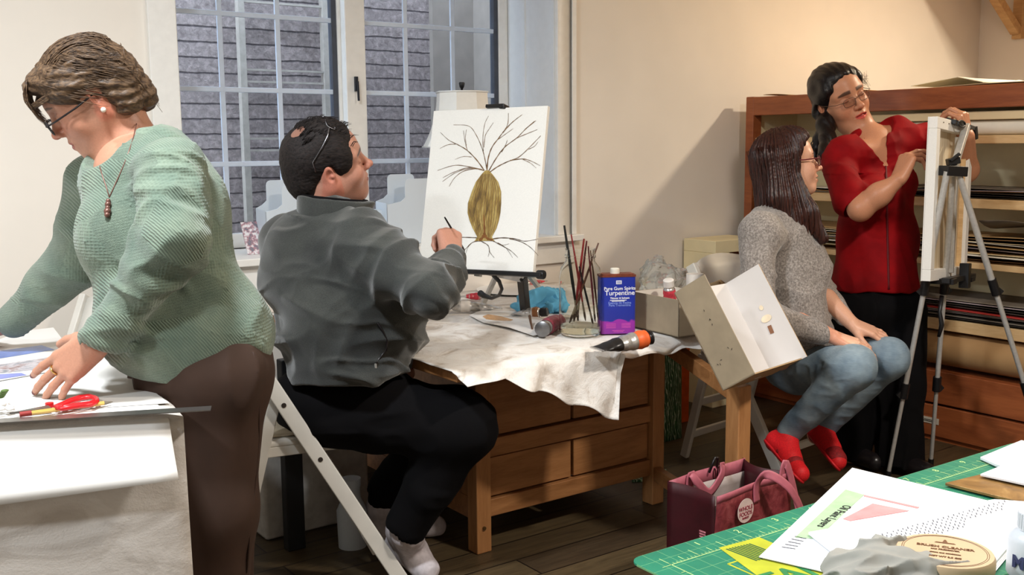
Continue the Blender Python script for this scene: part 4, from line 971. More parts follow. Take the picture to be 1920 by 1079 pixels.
# ================================================================== folding chairs
RES = simple('white_resin', (222, 218, 210), .42, var=.03, scale=9); PAD = simple('beige_vinyl_seat', (206, 194, 172), .5, var=.03)
HOLE = simple('dark_screw', (44, 36, 32), .5)
def folding_chair(o0, fwd, label, W=.21, group='white folding chairs'):
    F_ = nrm(V(fwd[0], fwd[1], 0)); Lf = np.cross(V(0, 0, 1), F_); p = lambda x, y, z: np.array(o0, float)+F_*x+Lf*y+V(0, 0, z)
    c = thing('folding_chair', label, 'chair', o0, group)
    for s_ in (1, -1):
        m = MB(); m.bar(p(.235, s_*W, .012), p(-.215, s_*W, .80), .024, .044, up=F_); m.build('front_leg', RES, c, bevel=.004)
        m = MB(); m.bar(p(-.255, s_*(W-.026), .006), p(-.105, s_*(W-.026), .58), .022, .034, up=F_); m.build('rear_leg', RES, c, bevel=.004)
        m = MB()
        for x, z in ((-.085, .57), (.01, .405)): m.lathe(p(x, s_*(W+.0125), z), [(.001, 0), (.007, 0), (.007, .001), (.001, .001)], 12, Lf*s_)
        m.build('screw_cap', HOLE, c)
        m = MB(); m.bar(p(-.20, s_*(W-.04), .425), p(.20, s_*(W-.04), .435), .02, .03); m.build('seat_rail', RES, c, bevel=.003)
    m = MB(); m.box((-.19, -W+.028, .436), (.215, W-.028, .462), np.stack([F_, Lf, V(0, 0, 1)], 1), np.array(o0, float)); m.build('seat', RES, c, bevel=.012)
    m = MB(); m.box((-.165, -W+.05, .4625), (.18, W-.05, .474), np.stack([F_, Lf, V(0, 0, 1)], 1), np.array(o0, float)); m.build('seat_pad', PAD, c, bevel=.006)
    m = MB(); G = []
    for i in range(9):
        zz_ = .60+.19*i/8; row = []
        for j in range(13):
            v = j/12*2-1; zt = zz_ if i < 8 else zz_+.03*(1-v*v); x = -.215*(zt-.012)/.788+.235*(1-(zt-.012)/.788); row.append(p(x-.035*(1-v*v)-.004, v*(W-.012), zt))
        G.append(row)
    m.grid(G); m.build('backrest', RES, c, smooth=True, solid=.014)
    for (x, z) in ((.165, .105), (-.235, .10), (-.20, .24)):
        m = MB(); wy = W-.012 if x > 0 else W-.03; m.bar(p(x, -wy, z), p(x, wy, z), .020, .028); m.build('stretcher', RES, c, bevel=.004)
    return c
# painter's chair
F1 = cdir(math.cos(math.radians(20)), 0, -math.sin(math.radians(20))); F1 = nrm(V(F1[0], F1[1], 0)); L1 = np.cross(V(0, 0, 1), F1)
ft = onz(752, 1094, 0); CH1 = ft-F1*.235+L1*.235
folding_chair(CH1, F1, 'white folding chair under the man painting the tree', W=.235)
a = onz(1478, 928, 0); b = onz(1586, 884, 0); lf = nrm(b-a); F2 = np.cross(lf, V(0, 0, 1)); CH2 = (a+b)/2-F2*.235+V(.06, .06, 0)
folding_chair(CH2, F2, 'white folding chair under the seated woman in jeans', W=min(.21, np.linalg.norm(b-a)/2+.03))
F3 = cdir(-.3, 0, .95); folding_chair(V(*(pt(190, 760, 3.16)[:2]), 0), V(F3[0], F3[1], 0), 'white folding chair behind the draped cutting table by the wall')

# ================================================================== second easel with canvas seen from behind
E2 = thing('tripod_easel', 'tall silver aluminium tripod easel beside the standing teacher', 'easel', onz(1745, 872, 0))
blk = pt(1787, 320, 3.72)
feet = [onz(1664, 897, 0), onz(1745, 873, 0), pt(1984, 897, 3.9)]; feet[2] = onz(1975, 893, 0)
tops = [pt(1776, 322, 3.69), pt(1787, 330, 3.76), pt(1797, 325, 3.72)]
for k, (a, b) in enumerate(zip(tops, feet)):
    for nm, u0, u1, r_, mt in (('leg', 0, .36, .0115, ALU), ('leg_section', .36, .70, .0095, ALU), ('leg_section', .70, .985, .0078, ALU)):
        m = MB(); m.tube([a+(b-a)*u0, a+(b-a)*u1], r_, 12); m.build(nm, ALU, E2, smooth='auto')
    for u in (.36, .70):
        m = MB(); m.tube([a+(b-a)*(u-.025), a+(b-a)*(u+.025)], .016, 12); m.bar(a+(b-a)*u, a+(b-a)*(u+.02)+_r*.02*(-1 if k == 0 else 1), .012, .02); m.build('leg_clamp', BLK, E2, smooth='auto')
    m = MB(); m.tube([a+(b-a)*.975, b], .011, 10); m.build('rubber_foot', BLK, E2, smooth='auto')
m = MB(); m.bar(pt(1768, 320, 3.70), pt(1806, 322, 3.73), .05, .036); m.bar(pt(1776, 305, 3.72), pt(1798, 300, 3.72), .03, .024); m.bar(pt(1782, 302, 3.70), pt(1800, 288, 3.69), .012, .012); m.build('head_block', BLK, E2, bevel=.003)
C2 = [pt(1740, 219, 3.70), pt(1812, 238, 4.08), pt(1778, 508, 4.02), pt(1706, 530, 3.65)]
xa = nrm(C2[1]-C2[0]); da = C2[3]-C2[0]; da = da-xa*np.dot(da, xa); wc, hc = .462, np.linalg.norm(da); da = nrm(da)
n2 = nrm(np.cross(xa, da)); n2 = n2 if np.dot(n2, _r) < 0 else -n2      # painted side looks towards the seated woman
q2 = lambda u, v, t: C2[0]+xa*u*wc+da*v*hc-n2*t
c2 = thing('canvas', 'tall stretched canvas seen from behind on the tripod easel', 'canvas', q2(.5, 1, 0))
RAWC, t = mat('raw_canvas_back', (216, 200, 170), .85); nn_ = t.noise(t.coord((22, 22, 2.2)), 1, 4); t.link(t.ramp(nn_, [(.3, lin((196, 172, 134))), (.6, lin((228, 216, 192)))]), t.b.inputs['Base Color']); t.bump(nn_, .3, .004)
m = MB(); m.prism([q2(0, 0, 0), q2(1, 0, 0), q2(1, 1, 0), q2(0, 1, 0)], -n2*.003); m.build('painted_side', CANV, c2)
m = MB(); m.prism([q2(.02, .01, .0032), q2(.98, .01, .0032), q2(.98, .99, .0032), q2(.02, .99, .0032)], -n2*.001); m.build('raw_back', RAWC, c2)
def bar4(u0, v0, u1, v1, nm, mt, t0=.003, t1=.034):
    m = MB(); m.prism([q2(u0, v0, t0), q2(u1, v0, t0), q2(u1, v1, t0), q2(u0, v1, t0)], -n2*(t1-t0)); return m.build(nm, mt, c2, bevel=.002)
for a4 in ((0, 0, 1, .07), (0, .93, 1, 1), (0, .07, .085, .93), (.915, .07, 1, .93)): bar4(*a4, 'stretcher_bar', CANV)
for a4 in ((.085, .07, .10, .93), (.90, .07, .915, .93)): bar4(*a4, 'inner_bar', PINE, .004, .022)
STPL = simple('staple', (120, 110, 100), .4, .8)
for k in range(6):
    u = .14+.14*k; m = MB(); m.prism([q2(u, .024, .0342), q2(u+.02, .024, .0342), q2(u+.02, .03, .0342), q2(u, .03, .0342)], -n2*.001); m.build('staple', STPL, c2)
m = MB(); m.bar(blk+V(0, 0, .0), q2(.62, .02, .055), .022, .024, up=n2); m.build('mast', ALU, E2, bevel=.002)
m = MB(); m.bar(q2(.50, .10, .04), q2(.50, .96, .04)+V(0, 0, 0), .018, .016, up=n2); m.build('canvas_support', ALU, E2, bevel=.002)
m = MB(); m.bar(q2(.35, .012, .042), q2(.92, .022, .042), .018, .016); m.bar(q2(.40, -.012, .01), q2(.42, .01, .045), .03, .012); m.bar(q2(.92, .01, .045), q2(.95, .09, .047), .018, .018); m.tube([q2(.45+.1*math.cos(a), .02+.02*math.sin(a), .058) for a in np.linspace(0, 6.3, 10)], .004, 6); m.build('top_clamp', BLK, E2, bevel=.002)
m = MB(); m.bar(q2(.28, 1.005, .0), q2(.28, 1.005, .085), .05, .02); m.bar(q2(.80, 1.005, .0), q2(.80, 1.005, .085), .05, .02); m.bar(q2(.2, 1.0, .06), q2(.95, .99, .06), .03, .02); m.bar(q2(.66, .90, .07), q2(.66, 1.06, .07), .035, .035, up=xa); m.build('canvas_ledge', BLK, E2, bevel=.002)
m = MB(); s0 = pt(1766, 555, 3.86); m.tube([s0, pt(1762, 585, 3.85), pt(1766, 610, 3.85), pt(1760, 632, 3.86)], [.008, .007, .009, .006], 8); m.build('strap', BLK, E2, smooth=True)

# ================================================================== reusable grocery bag on the floor
BG1, t = mat('maroon_woven_bag', (122, 36, 52), .45, 0, .4); nb_ = t.noise(t.coord((1, 1, 1)), 26, 6, .65, .6); t.link(t.ramp(nb_, [(.34, lin((88, 28, 34))), (.55, lin((134, 56, 62))), (.72, lin((158, 84, 88)))]), t.b.inputs['Base Color']); t.bump(nb_, .35, .006)
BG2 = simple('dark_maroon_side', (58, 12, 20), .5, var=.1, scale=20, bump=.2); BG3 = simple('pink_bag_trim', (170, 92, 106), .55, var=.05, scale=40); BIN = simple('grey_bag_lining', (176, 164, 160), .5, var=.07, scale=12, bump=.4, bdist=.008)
ZB = .345
r = [onz(1250, 904, ZB), onz(1343, 930, ZB), onz(1482, 885, ZB), onz(1394, 858, ZB)]
ctr = sum(r)/4; ex = nrm((r[2]-r[1])+(r[3]-r[0])); ey = np.cross(V(0, 0, 1), ex); hx = .5*np.linalg.norm((r[2]-r[1]+r[3]-r[0])/2); hy = .5*abs(np.dot(r[0]-r[1]+r[3]-r[2], ey))/2
bp = lambda x, y, z: V(ctr[0], ctr[1], 0)+ex*x*hx+ey*y*hy+V(0, 0, z)
gb = thing('grocery_bag', 'maroon reusable grocery bag with a white round badge standing open on the floor', 'bag', bp(0, 0, 0))
def gpan(f, nm, mt, nu=10, nv=10, solid=.002, w0=.012, par=gb):
    G = [[f(i/nu, j/nv) for j in range(nv+1)] for i in range(nu+1)]; m = MB(); m.grid(G); return m.build(nm, mt, par, smooth=True, solid=solid)
wob = lambda u, v, k: .004*math.sin(u*7+k+v*3)*(v)+.002*math.sin(v*11+u*4+k)
gpan(lambda u, v: bp(-1+2*u, -1+wob(u, v, 1)/hy, ZB*v), 'front_panel', BG1)
gpan(lambda u, v: bp(-1+2*u, 1+wob(u, v, 2)/hy, ZB*v), 'back_panel', BG1)
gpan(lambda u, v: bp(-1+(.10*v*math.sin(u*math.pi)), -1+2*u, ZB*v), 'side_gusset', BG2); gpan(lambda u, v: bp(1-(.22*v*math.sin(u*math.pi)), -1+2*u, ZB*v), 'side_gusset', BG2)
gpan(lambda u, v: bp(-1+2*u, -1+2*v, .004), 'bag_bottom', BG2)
gpan(lambda u, v: bp(-.985+1.97*u, .90+wob(u, v, 2)/hy, .01+(ZB-.045)*v), 'lining', BIN); gpan(lambda u, v: bp(-.985+1.97*u, -.88+wob(u, v, 1)/hy, .01+(ZB-.04)*v), 'lining', BIN)
gpan(lambda u, v: bp(-1+2*u, 1.0+wob(u, 1, 2)/hy-.012, ZB-.045+.046*v), 'rim_band', BG3, 10, 2, .003); gpan(lambda u, v: bp(-1+2*u, -1.0+wob(u, 1, 1)/hy-.012, ZB-.018+.019*v), 'rim_band', BG3, 10, 2, .003)
def strap(y, sgn, pts_, nm='handle'):
    m = MB(); W3 = [np.array(p) for p in pts_]; G = []
    P = []
    for i in range(len(W3)-1):
        a = W3[max(i-1, 0)]; b = W3[i]; c = W3[i+1]; d = W3[min(i+2, len(W3)-1)]
        for s_ in range(6): u = s_/6; P.append(.5*((2*b)+(-a+c)*u+(2*a-5*b+4*c-d)*u*u+(-a+3*b-3*c+d)*u**3))
    P.append(W3[-1])
    for i, p in enumerate(P):
        T = nrm(P[min(i+1, len(P)-1)]-P[max(i-1, 0)]); sd = nrm(np.cross(T, y)); G.append([p+sd*.0125*k for k in (-1, -.5, 0, .5, 1)])
    m.grid(G); m.build(nm, BG3, gb, smooth=True, solid=.003)
# front handle flops outwards over the badge side
strap(ey*-1.0+V(0, 0, .2), 1, [bp(.05, -1.02, ZB-.055), bp(.04, -1.05, ZB+.0), bp(.12, -1.35, ZB+.028), bp(.42, -1.75, ZB-.012), bp(.72, -1.85, ZB-.09), bp(.95, -1.55, ZB-.15), bp(1.04, -1.25, ZB-.10), bp(.82, -1.06, ZB+.03), bp(.70, -1.03, ZB-.02)])
strap(ey, 1, [bp(-.5, .96, ZB-.04), bp(-.48, .90, ZB+.004), bp(-.4, .75, ZB-.02), bp(-.1, .72, ZB-.06), bp(.25, .75, ZB-.02), bp(.33, .9, ZB+.004), bp(.35, .96, ZB-.04)])
m = MB()
for k, (x, z) in enumerate(((-.5, 0), (-.42, 0), (.18, 0), (.28, 0))): m.tube([bp(x+.03*math.cos(a), .955, ZB-.02+.018*math.sin(a)) for a in np.linspace(0, 6.3, 8)], .0016, 5)
m.build('stitching', BG2, gb)
m = MB(); m.tube([bp(.02, .93, ZB-.01), bp(.10, .80, ZB+.035), bp(.2, .85, ZB+.03), bp(.24, .95, ZB)], .004, 8); m.build('loop_tag', FRAME_BLACK, gb, smooth=True)
fr = lambda x, z, e=.006: bp(x, -1, z)-ey*e
bc_ = (-.34, ZB*.825); rb = .034
m = MB(); m.prism([fr(bc_[0], bc_[1], .0160)+ex*rb*math.cos(a)+V(0, 0, rb*math.sin(a)) for a in np.linspace(0, 2*math.pi, 36, endpoint=False)], -ey*.0006); m.build('round_badge', simple('badge_white', (222, 200, 196), .5, var=.04), gb)
BT = simple('badge_print', (150, 60, 76), .5)
for body, dz, s_ in (('WHOLE', .006, .0165), ('FOODS', -.009, .0165), ('MARKET', -.0205, .0075)): text_mesh('badge_lettering', body, s_, BT, (fr(bc_[0], bc_[1]+dz, .0172), ex, V(0, 0, 1)), gb, bold=.0003)
# bottle drawing printed on the side gusset
PB = simple('bag_print_pink', (206, 128, 140), .5, var=.15, scale=90)
sp2 = lambda y, z: bp(-1, y, z)-ex*.004
m = MB(); prof = [(-.16, .02), (-.34, .05), (-.38, .10), (-.34, .135), (-.2, .165), (-.12, .185), (-.13, .215), (-.09, .225)]; pts_ = [(-.55+x, z) for x, z in prof]+[(-.55-x, z) for x, z in prof[::-1]]
for i in range(len(prof)-1):
    x0_, z0_ = prof[i]; x1_, z1_ = prof[i+1]; nn3 = max(1, int((z1_-z0_)/.0075))
    for k in range(nn3):
        za = z0_+(z1_-z0_)*k/nn3; zb_ = za+.0045; xw = abs(x0_+(x1_-x0_)*k/nn3); m.prism([sp2(-.55-xw, za+.02), sp2(-.55+xw, za+.02), sp2(-.55+xw, zb_+.02), sp2(-.55-xw, zb_+.02)], -ex*.0004)
m.build('printed_bottle', PB, gb)
# bags and boards beyond the table
m = MB(); a = ony(1216, 700, 3.35); b = ony(1284, 700, 3.35); m.box((a[0], 3.32, 0), (b[0], 3.38, .585)); tag(m.build('orange_board', simple('orange_foam_board', (222, 96, 30), .6), bevel=.003), 'upright orange board standing behind the green bag', 'board')
GRB, t = mat('green_white_plastic_bag', (58, 118, 70), .4); nw = t.wave(t.coord((1, 1, .25), (0, .2, 0)), 26, 9, 3, 2.2, 'X'); t.link(t.ramp(nw, [(.5, lin((40, 88, 52))), (.85, lin((84, 140, 92))), (.97, lin((196, 210, 190)))]), t.b.inputs['Base Color']); t.bump(nw, .4, .006)
a = ony(1228, 800, 3.18); b = ony(1276, 800, 3.18)
G = []
for i in range(15):
    z = .42*i/14; row = []
    for j in range(33):
        q = 2*math.pi*j/32; w_ = (b[0]-a[0])/2*(1.02+.05*math.sin(3*q+z*9)); row.append(V((a[0]+b[0])/2+w_*math.copysign(abs(math.cos(q))**.6, math.cos(q)), 3.2+.055*math.copysign(abs(math.sin(q))**.6, math.sin(q))*(1-.5*z/.42), z+(.012*math.sin(5*q) if i == 14 else 0)))
    G.append(row)
m = MB(); m.grid(G); tag(m.build('plastic_bag', GRB, smooth=True, solid=.0015), 'green and white plastic bag standing on the floor behind the table leg', 'bag')
m = MB(); a = onz(1185, 905, 0); m.prism([a, a+V(.10, .10, 0), a+V(.20, .02, 0), a+V(.1, -.05, 0)], (0, 0, .008)); tag(m.build('folded_bag', GRB), 'flattened dark green bag on the floor beneath the drawer table', 'bag')
# black power lead with plug under the painter's chair, and white storage bin
WB2 = simple('white_bin_plastic', (206, 202, 196), .5); CB_ = simple('black_cable_rubber', (20, 20, 22), .5)
m = MB(); pts_ = [onz(505, 985, .006), onz(530, 960, .006), onz(560, 940, .006), onz(585, 938, .012)]; m.tube(pts_, .004, 8); m.bar(pts_[-1], pts_[-1]+nrm(pts_[-1]-pts_[-2])*.03, .026, .022); m.bar(pts_[-1]+_r*.035, pts_[-1]+_r*.055, .004, .006); tag(m.build('power_lead', CB_, smooth='auto'), 'short black power lead with a plug on the floor beneath the folding chair', 'cable')
m = MB(); pts_ = [onz(560, 905, .006), onz(600, 888, .006), onz(650, 872, .006), onz(680, 878, .006)]; m.tube(pts_, .003, 8); tag(m.build('cable', CB_, smooth='auto'), 'thin black cable running along the floor towards the wall', 'cable')
a = V(*(pt(565, 800, 3.55)[:2]), 0); m = MB(); m.box((-.19, -.12, 0), (.19, .12, .30), None, a); m.box((-.20, -.13, .30), (.20, .13, .325), None, a); tag(m.build('storage_bin', WB2, bevel=.012), 'white lidded storage bin on the floor by the wall beneath the window', 'bin')
m = MB(); a = V(*(pt(655, 820, 3.3)[:2]), 0); m.lathe(a, [(.001, 0), (.045, 0), (.048, .12), (.030, .16), (.028, .20), (.032, .20), (.032, .225), (.001, .225)], 24); tag(m.build('plastic_bottle', HOLD, smooth='auto'), 'white plastic bottle on the floor behind the folding chair', 'bottle')
m = MB(); a = V(*(pt(548, 900, 3.3)[:2]), 0); m.box((-.03, -.02, 0), (.03, .02, .62), None, a); tag(m.build('equipment_case', CB_, bevel=.004), 'narrow black case standing behind the folding chair', 'case')

# ================================================================== draped cutting table
TZ1 = .76
K = onz(303, 776, TZ1); A1 = onz(0, 797, TZ1); B1 = onz(112, 628, TZ1)
e1 = nrm(A1-K); e1[2] = 0; e1 = nrm(e1); e2 = nrm(V(*(B1-K)[:2], 0))
tp1 = lambda a, b, z=0: K+e1*a+e2*b+V(0, 0, z)
t1 = thing('cutting_table', 'table under white and grey drop cloths where the woman in green works', 'table', tp1(.8, .5, -TZ1))
m = MB(); m.prism([tp1(.015, .015, -.03), tp1(1.8, .015, -.03), tp1(1.8, .95, -.03), tp1(.015, .95, -.03)], (0, 0, .028)); m.build('tabletop', TW, t1)
for a, b in ((.08, .08), (1.72, .08), (.08, .88), (1.72, .88)):
    m = MB(); m.bar(tp1(a, b, -TZ1), tp1(a, b, -.03), .05, .05, up=e1); m.build('leg', TWZ, t1, bevel=.003)
DC, t = mat('grey_white_drop_cloth', (214, 208, 202), .9, 0, .1); n1 = t.noise(t.coord((1, 1, 2.2)), 7, 6, .6, .6); n2_ = t.noise(t.coord(), 220, 3); t.link(t.ramp(n1, [(.3, lin((186, 178, 170))), (.5, lin((216, 210, 204))), (.7, lin((232, 228, 224)))]), t.b.inputs['Base Color']); t.bump(t.math('ADD', n1, t.math('MULTIPLY', n2_, .3)), .45, .007)
G = []; NU, NV = 60, 40
for i in range(NU+1):
    a = -.035+1.8*i/NU; row = []
    for j in range(NV+1):
        v = j/NV
        if v < .35: b = .95-(.95+.02)*v/.35; z = .004+.002*abs(math.sin(a*9+b*7))
        else: q = (v-.35)/.65; b = -.02-.012*math.sin(a*8+q*2)*q-.012*q-.010*math.sin(a*19+1)*q; z = -.70*q+.004-.012*max(0, -a)*20*(q < .1)
        row.append(tp1(a, b, z))
    G.append(row)
side = []   # the short hanging end beside the woman
m = MB(); m.grid(G)
S = []
for j in range(NV+1):
    v = j/NV; row = []
    if v < .35: b = .95-.97*v/.35; z = .004
    else: break
    for k in range(12): q = k/11; row.append(tp1(-.035-.012*min(1, q*5)-.010*math.sin(b*9+q*3)*q, b, .004-.66*q))
    S.append(row)
m.grid(S)
o = m.build('drop_cloth', DC, smooth=True, solid=.0015); tag(o, 'mottled white drop cloth hanging to the floor over the cutting table', 'drop cloth')
WP = simple('white_card', (222, 219, 215), .7, var=.012, scale=5)
# big sheet folded over the front edge
m = MB(); G = []
for i in range(30):
    a = -.006+1.1*i/29; row = [tp1(a, b_, .0075) for b_ in (.34, .2, .08, .01)]
    for k in range(1, 9):
        q = k/8; row.append(tp1(a+.004*q, -.026-.018*math.sin(q*2.2)-.05*q*q*(1-.6*min(1, a/.5)), .0075-(.118+.028*min(1, a/.35))*q))
    G.append(row)
m.grid(G); tag(m.build('card_sheet', WP, smooth=True, solid=.0012), 'large white card sheet folded over the front edge of the cutting table', 'card')
# white paper covering the top
m = MB(); m.prism([tp1(-.028, .05, .0085), tp1(1.7, .05, .0085), tp1(1.7, .93, .0085), tp1(-.030, .93, .0085)], (0, 0, .0008)); tag(m.build('paper_sheet', WP), 'white paper covering the top of the cutting table', 'paper sheet')
# steel rule
STL, t = mat('steel_rule', (150, 148, 146), .28, .9)
z = TZ1+.012; a, b = onz(-30, 797, z), onz(395, 771, z); u = nrm(b-a); pr = np.cross(V(0, 0, 1), u)
m = MB(); m.prism([a, b, b+pr*.032, a+pr*.032], (0, 0, .0022)); tag(m.build('steel_rule', STL), 'long steel rule lying along the front edge of the cutting table and jutting past it', 'ruler')
# photo print
ph, t = mat('photo_print', (220, 220, 225), .3)
P4 = [onz(-40, 655, z-.001), onz(96, 646, z-.001), onz(142, 689, z-.001), onz(-40, 722, z-.001)]
m = MB(); m.prism(P4, (0, 0, .0012)); o = m.build('photo_print', WP); tag(o, 'glossy photo print of a blue sky and mountain scene under the woman hands', 'photo print')
BLU = simple('print_blue', (92, 122, 190), .3, var=.12, scale=30); SNW, t = mat('print_rock', (190, 176, 176), .3); nq = t.noise(t.coord((1, 1, 1)), 22, 5, .6, 1.2); t.link(t.ramp(nq, [(.35, lin((150, 116, 112))), (.5, lin((206, 198, 202))), (.62, lin((140, 142, 150)))]), t.b.inputs['Base Color'])
LIL = simple('print_lilac', (140, 146, 206), .3, var=.06, scale=20)
def dec(nm, pxs, zz_, mt, par, up=V(0, 0, 1), th=.0004): m = MB(); m.prism([onz(x, y, zz_) for x, y in pxs], up*th); return m.build(nm, mt, par)
dec('printed_sky', [(-40, 664), (78, 648), (102, 656), (-40, 679)], z+.0006, BLU, o); dec('printed_mountain', [(-40, 690), (110, 668), (137, 674), (128, 688), (-40, 704)], z+.0006, SNW, o); dec('printed_lake', [(-40, 705), (40, 700), (50, 704), (-40, 717)], z+.0006, LIL, o)
z3 = z+.003
m = MB(); m.prism([onz(-30, 648, z3-.004), onz(40, 622, z3-.004), onz(100, 615, z3-.004), onz(138, 664, z3-.004), onz(60, 655, z3-.004)], (0, 0, .0008)); tag(m.build('paper_sheet', WP), 'loose white paper behind the photo print', 'paper sheet')
# scissors
RD = simple('red_scissor_plastic', (206, 30, 36), .3)
sc_ = thing('scissors', 'pair of scissors with red handles beside the pencil', 'scissors', onz(110, 765, z))
m = MB(); a, b, c = onz(18, 777, z+.004), onz(90, 763, z+.005), onz(97, 768, z+.005); m.prism([a, b, c], (0, 0, .003)); m.build('blade', STL, sc_)
m = MB(); m.prism([onz(20, 778, z+.001), onz(92, 768, z+.001), onz(98, 763, z+.001)], (0, 0, .003)); m.build('blade', STL, sc_)
m = MB(); m.lathe(onz(93, 764, z+.001), [(.001, 0), (.008, 0), (.008, .009), (.001, .009)], 14); m.build('pivot', RD, sc_, smooth='auto')
for dx, dy, s_ in ((0, 0, 1), (6, 5, .9)):
    m = MB(); L_ = [(104, 763), (118, 757), (132, 751), (150, 745), (168, 743), (178, 746), (179, 752), (168, 757), (150, 759), (132, 762), (112, 765), (104, 763)]; m.tube([onz(x+dx*.5, y+dy*.4, z+.006+.003*(dx > 0)) for x, y in L_], .0048, 8); m.build('handle', RD, sc_, smooth=True)
pcl = thing('pencil', 'yellow pencil with a dark red end lying beside the scissors', 'pencil', onz(120, 770, z))
a, b = onz(37, 778, z+.005), onz(212, 754, z+.005); dd_ = b-a
YL = simple('yellow_lacquer', (206, 168, 88), .35, var=.03); 
m = MB(); m.tube([a+dd_*.12, a+dd_*.90], .0044, 6); m.build('barrel', YL, pcl); m = MB(); m.tube([a, a+dd_*.12], .0052, 10); m.build('eraser_end', simple('dark_red_rubber', (142, 44, 40), .6), pcl, smooth='auto'); m = MB(); m.tube([a+dd_*.90, a+dd_*.975, b], [.0044, .002, .0006], 8); m.build('tip', simple('graphite_wood', (110, 100, 88), .6), pcl, smooth='auto')
# small white flower sprig at the picture edge
fl = thing('flower_sprig', 'small white flower sprig with green leaves on the cutting table', 'flower', onz(2, 752, z))
GRN = simple('leaf_green', (84, 108, 52), .6); m = MB()
for k in range(5): p = onz(1+k*2, 745-k*3, z+.012+.004*k); m.sphere(p, (.008, .005, .003), 10, 6)
m.build('leaves', GRN, fl, smooth=True); m = MB(); rs = random.Random(2)
for k in range(16): m.sphere(onz(rs.uniform(-8, 20), rs.uniform(752, 768), z+.004+rs.uniform(0, .008)), (.008, .006, .004), 10, 6)
m.build('petals', WP, fl, smooth=True)

# ================================================================== table with the green cutting mat
TZ2 = .745
M0 = onz(1176, 1054, TZ2); M1 = onz(1924, 826, TZ2); f1 = nrm(M1-M0); f2 = V(f1[1], -f1[0], 0); f2 = f2 if np.dot(f2, _f) < 0 else -f2
mp = lambda a, b, z=0: M0+f1*a+f2*b+V(0, 0, z)
t2 = thing('work_table', 'wooden work table carrying the green cutting mat', 'table', mp(.6, .35, -TZ2))
m = MB(); m.prism([mp(.03, .02, -.03), mp(1.5, .02, -.03), mp(1.5, .75, -.03), mp(.03, .75, -.03)], (0, 0, .0268)); m.build('tabletop', TW, t2, bevel=.002)
for a, b in ((.12, .10), (1.42, .10), (.12, .68), (1.42, .68)):
    m = MB(); m.bar(mp(a, b, -TZ2), mp(a, b, -.03), .05, .05, up=f1); m.build('leg', TWZ, t2)
mt_, t = mat('green_cutting_mat', (30, 128, 96), .6, 0, .3)
tc = t.new('ShaderNodeTexCoord'); sx = t.new('ShaderNodeSeparateXYZ'); t.link(tc.outputs['Object'], sx.inputs[0])
def lines(period, w_, comp):
    f = t.math('FRACT', t.math('ADD', t.math('DIVIDE', sx.outputs[comp], period), 100.5)); return t.math('LESS_THAN', t.math('ABSOLUTE', t.math('SUBTRACT', f, .5)), w_/period)
g = t.math('MAXIMUM', lines(.0254, .00035, 0), lines(.0254, .00035, 1))
nz = t.noise(t.coord(), 6, 4); base = t.ramp(nz, [(.3, lin((20, 92, 72))), (.7, lin((34, 120, 92)))])
t.link(t.mix(t.math('MULTIPLY', g, .42), base, lin((150, 196, 130))), t.b.inputs['Base Color']); t.bump(t.noise(t.coord(), 500, 2), .08, .0005)
MW, MH = .905, .60
mat_t = bpy.data.objects.new('cutting_mat', None)
m = MB(); rc = .02; poly = []
for (cx, cy, a0) in ((rc, rc, math.pi), (MW-rc, rc, 1.5*math.pi), (MW-rc, MH-rc, 0), (rc, MH-rc, .5*math.pi)):
    for a in np.linspace(a0, a0+math.pi/2, 6): poly.append((cx+rc*math.cos(a), cy+rc*math.sin(a)))
# mesh in mat axes so that the printed grid follows its edges
me_v = [(x, y, 0) for x, y in poly]; m.prism(me_v, (0, 0, .0025)); bpy.data.objects.remove(mat_t)
o = m.build('cutting_mat', mt_, origin=(0, 0, 0)); 
sgn = 1 if np.cross(f1, f2)[2] > 0 else -1
Rm = np.stack([f1, f2, V(0, 0, 1)], 1)
if sgn < 0:
    for v_ in o.data.vertices: v_.co.y = v_.co.y
    Mx = Matrix(((f1[0], f2[0], 0, M0[0]), (f1[1], f2[1], 0, M0[1]), (0, 0, 1, TZ2), (0, 0, 0, 1)))
    for v_ in o.data.vertices: v_.co.y = -v_.co.y
    o.data.flip_normals()
    Mx = Matrix(((f1[0], -f2[0], 0, M0[0]), (f1[1], -f2[1], 0, M0[1]), (0, 0, 1, TZ2), (0, 0, 0, 1))); o.matrix_world = Mx
else: o.matrix_world = Matrix(((f1[0], f2[0], 0, M0[0]), (f1[1], f2[1], 0, M0[1]), (0, 0, 1, TZ2), (0, 0, 0, 1)))
tag(o, 'green gridded self-healing cutting mat covering the work table', 'cutting mat')
mat_o = o; Zm = TZ2+.0029
def child_world(ob, par):      # keep world placement under a rotated parent
    bpy.context.view_layer.update(); ob.parent = par; ob.matrix_parent_inverse = par.matrix_world.inverted(); return ob
YM = simple('mat_print_yellow', (168, 172, 44), .5); PL = simple('mat_print_pale', (176, 206, 138), .5); DG = simple('mat_print_dark', (36, 84, 52), .5)
m = MB()
def ln(a0, b0, a1, b1, w_=.0014):
    d = nrm(mp(a1, b1)-mp(a0, b0)); s_ = np.cross(V(0, 0, 1), d)*w_/2; p, q = mp(a0, b0, .0026), mp(a1, b1, .0026); m.prism([p-s_, q-s_, q+s_, p+s_], (0, 0, .0002))
for (a0, b0, a1, b1) in ((.035, .045, MW-.03, .045), (.035, .045, .035, MH-.03)): ln(a0, b0, a1, b1)
for k in range(34): ln(.035+.0254*k, .030 if k % 2 else .022, .035+.0254*k, .045, .001)
for k in range(20): ln(.028 if k % 2 else .020, .045+.0254*k, .035, .045+.0254*k, .001)
for k in range(130): ln(.035+.00635*k, .040, .035+.00635*k, .045, .0006)
child_world(m.build('ruler_border', PL), mat_o)
m = MB(); ln(.095, .085, .55, .085, .003); ln(.095, .085, .095, .55, .003); child_world(m.build('inner_frame', YM), mat_o)
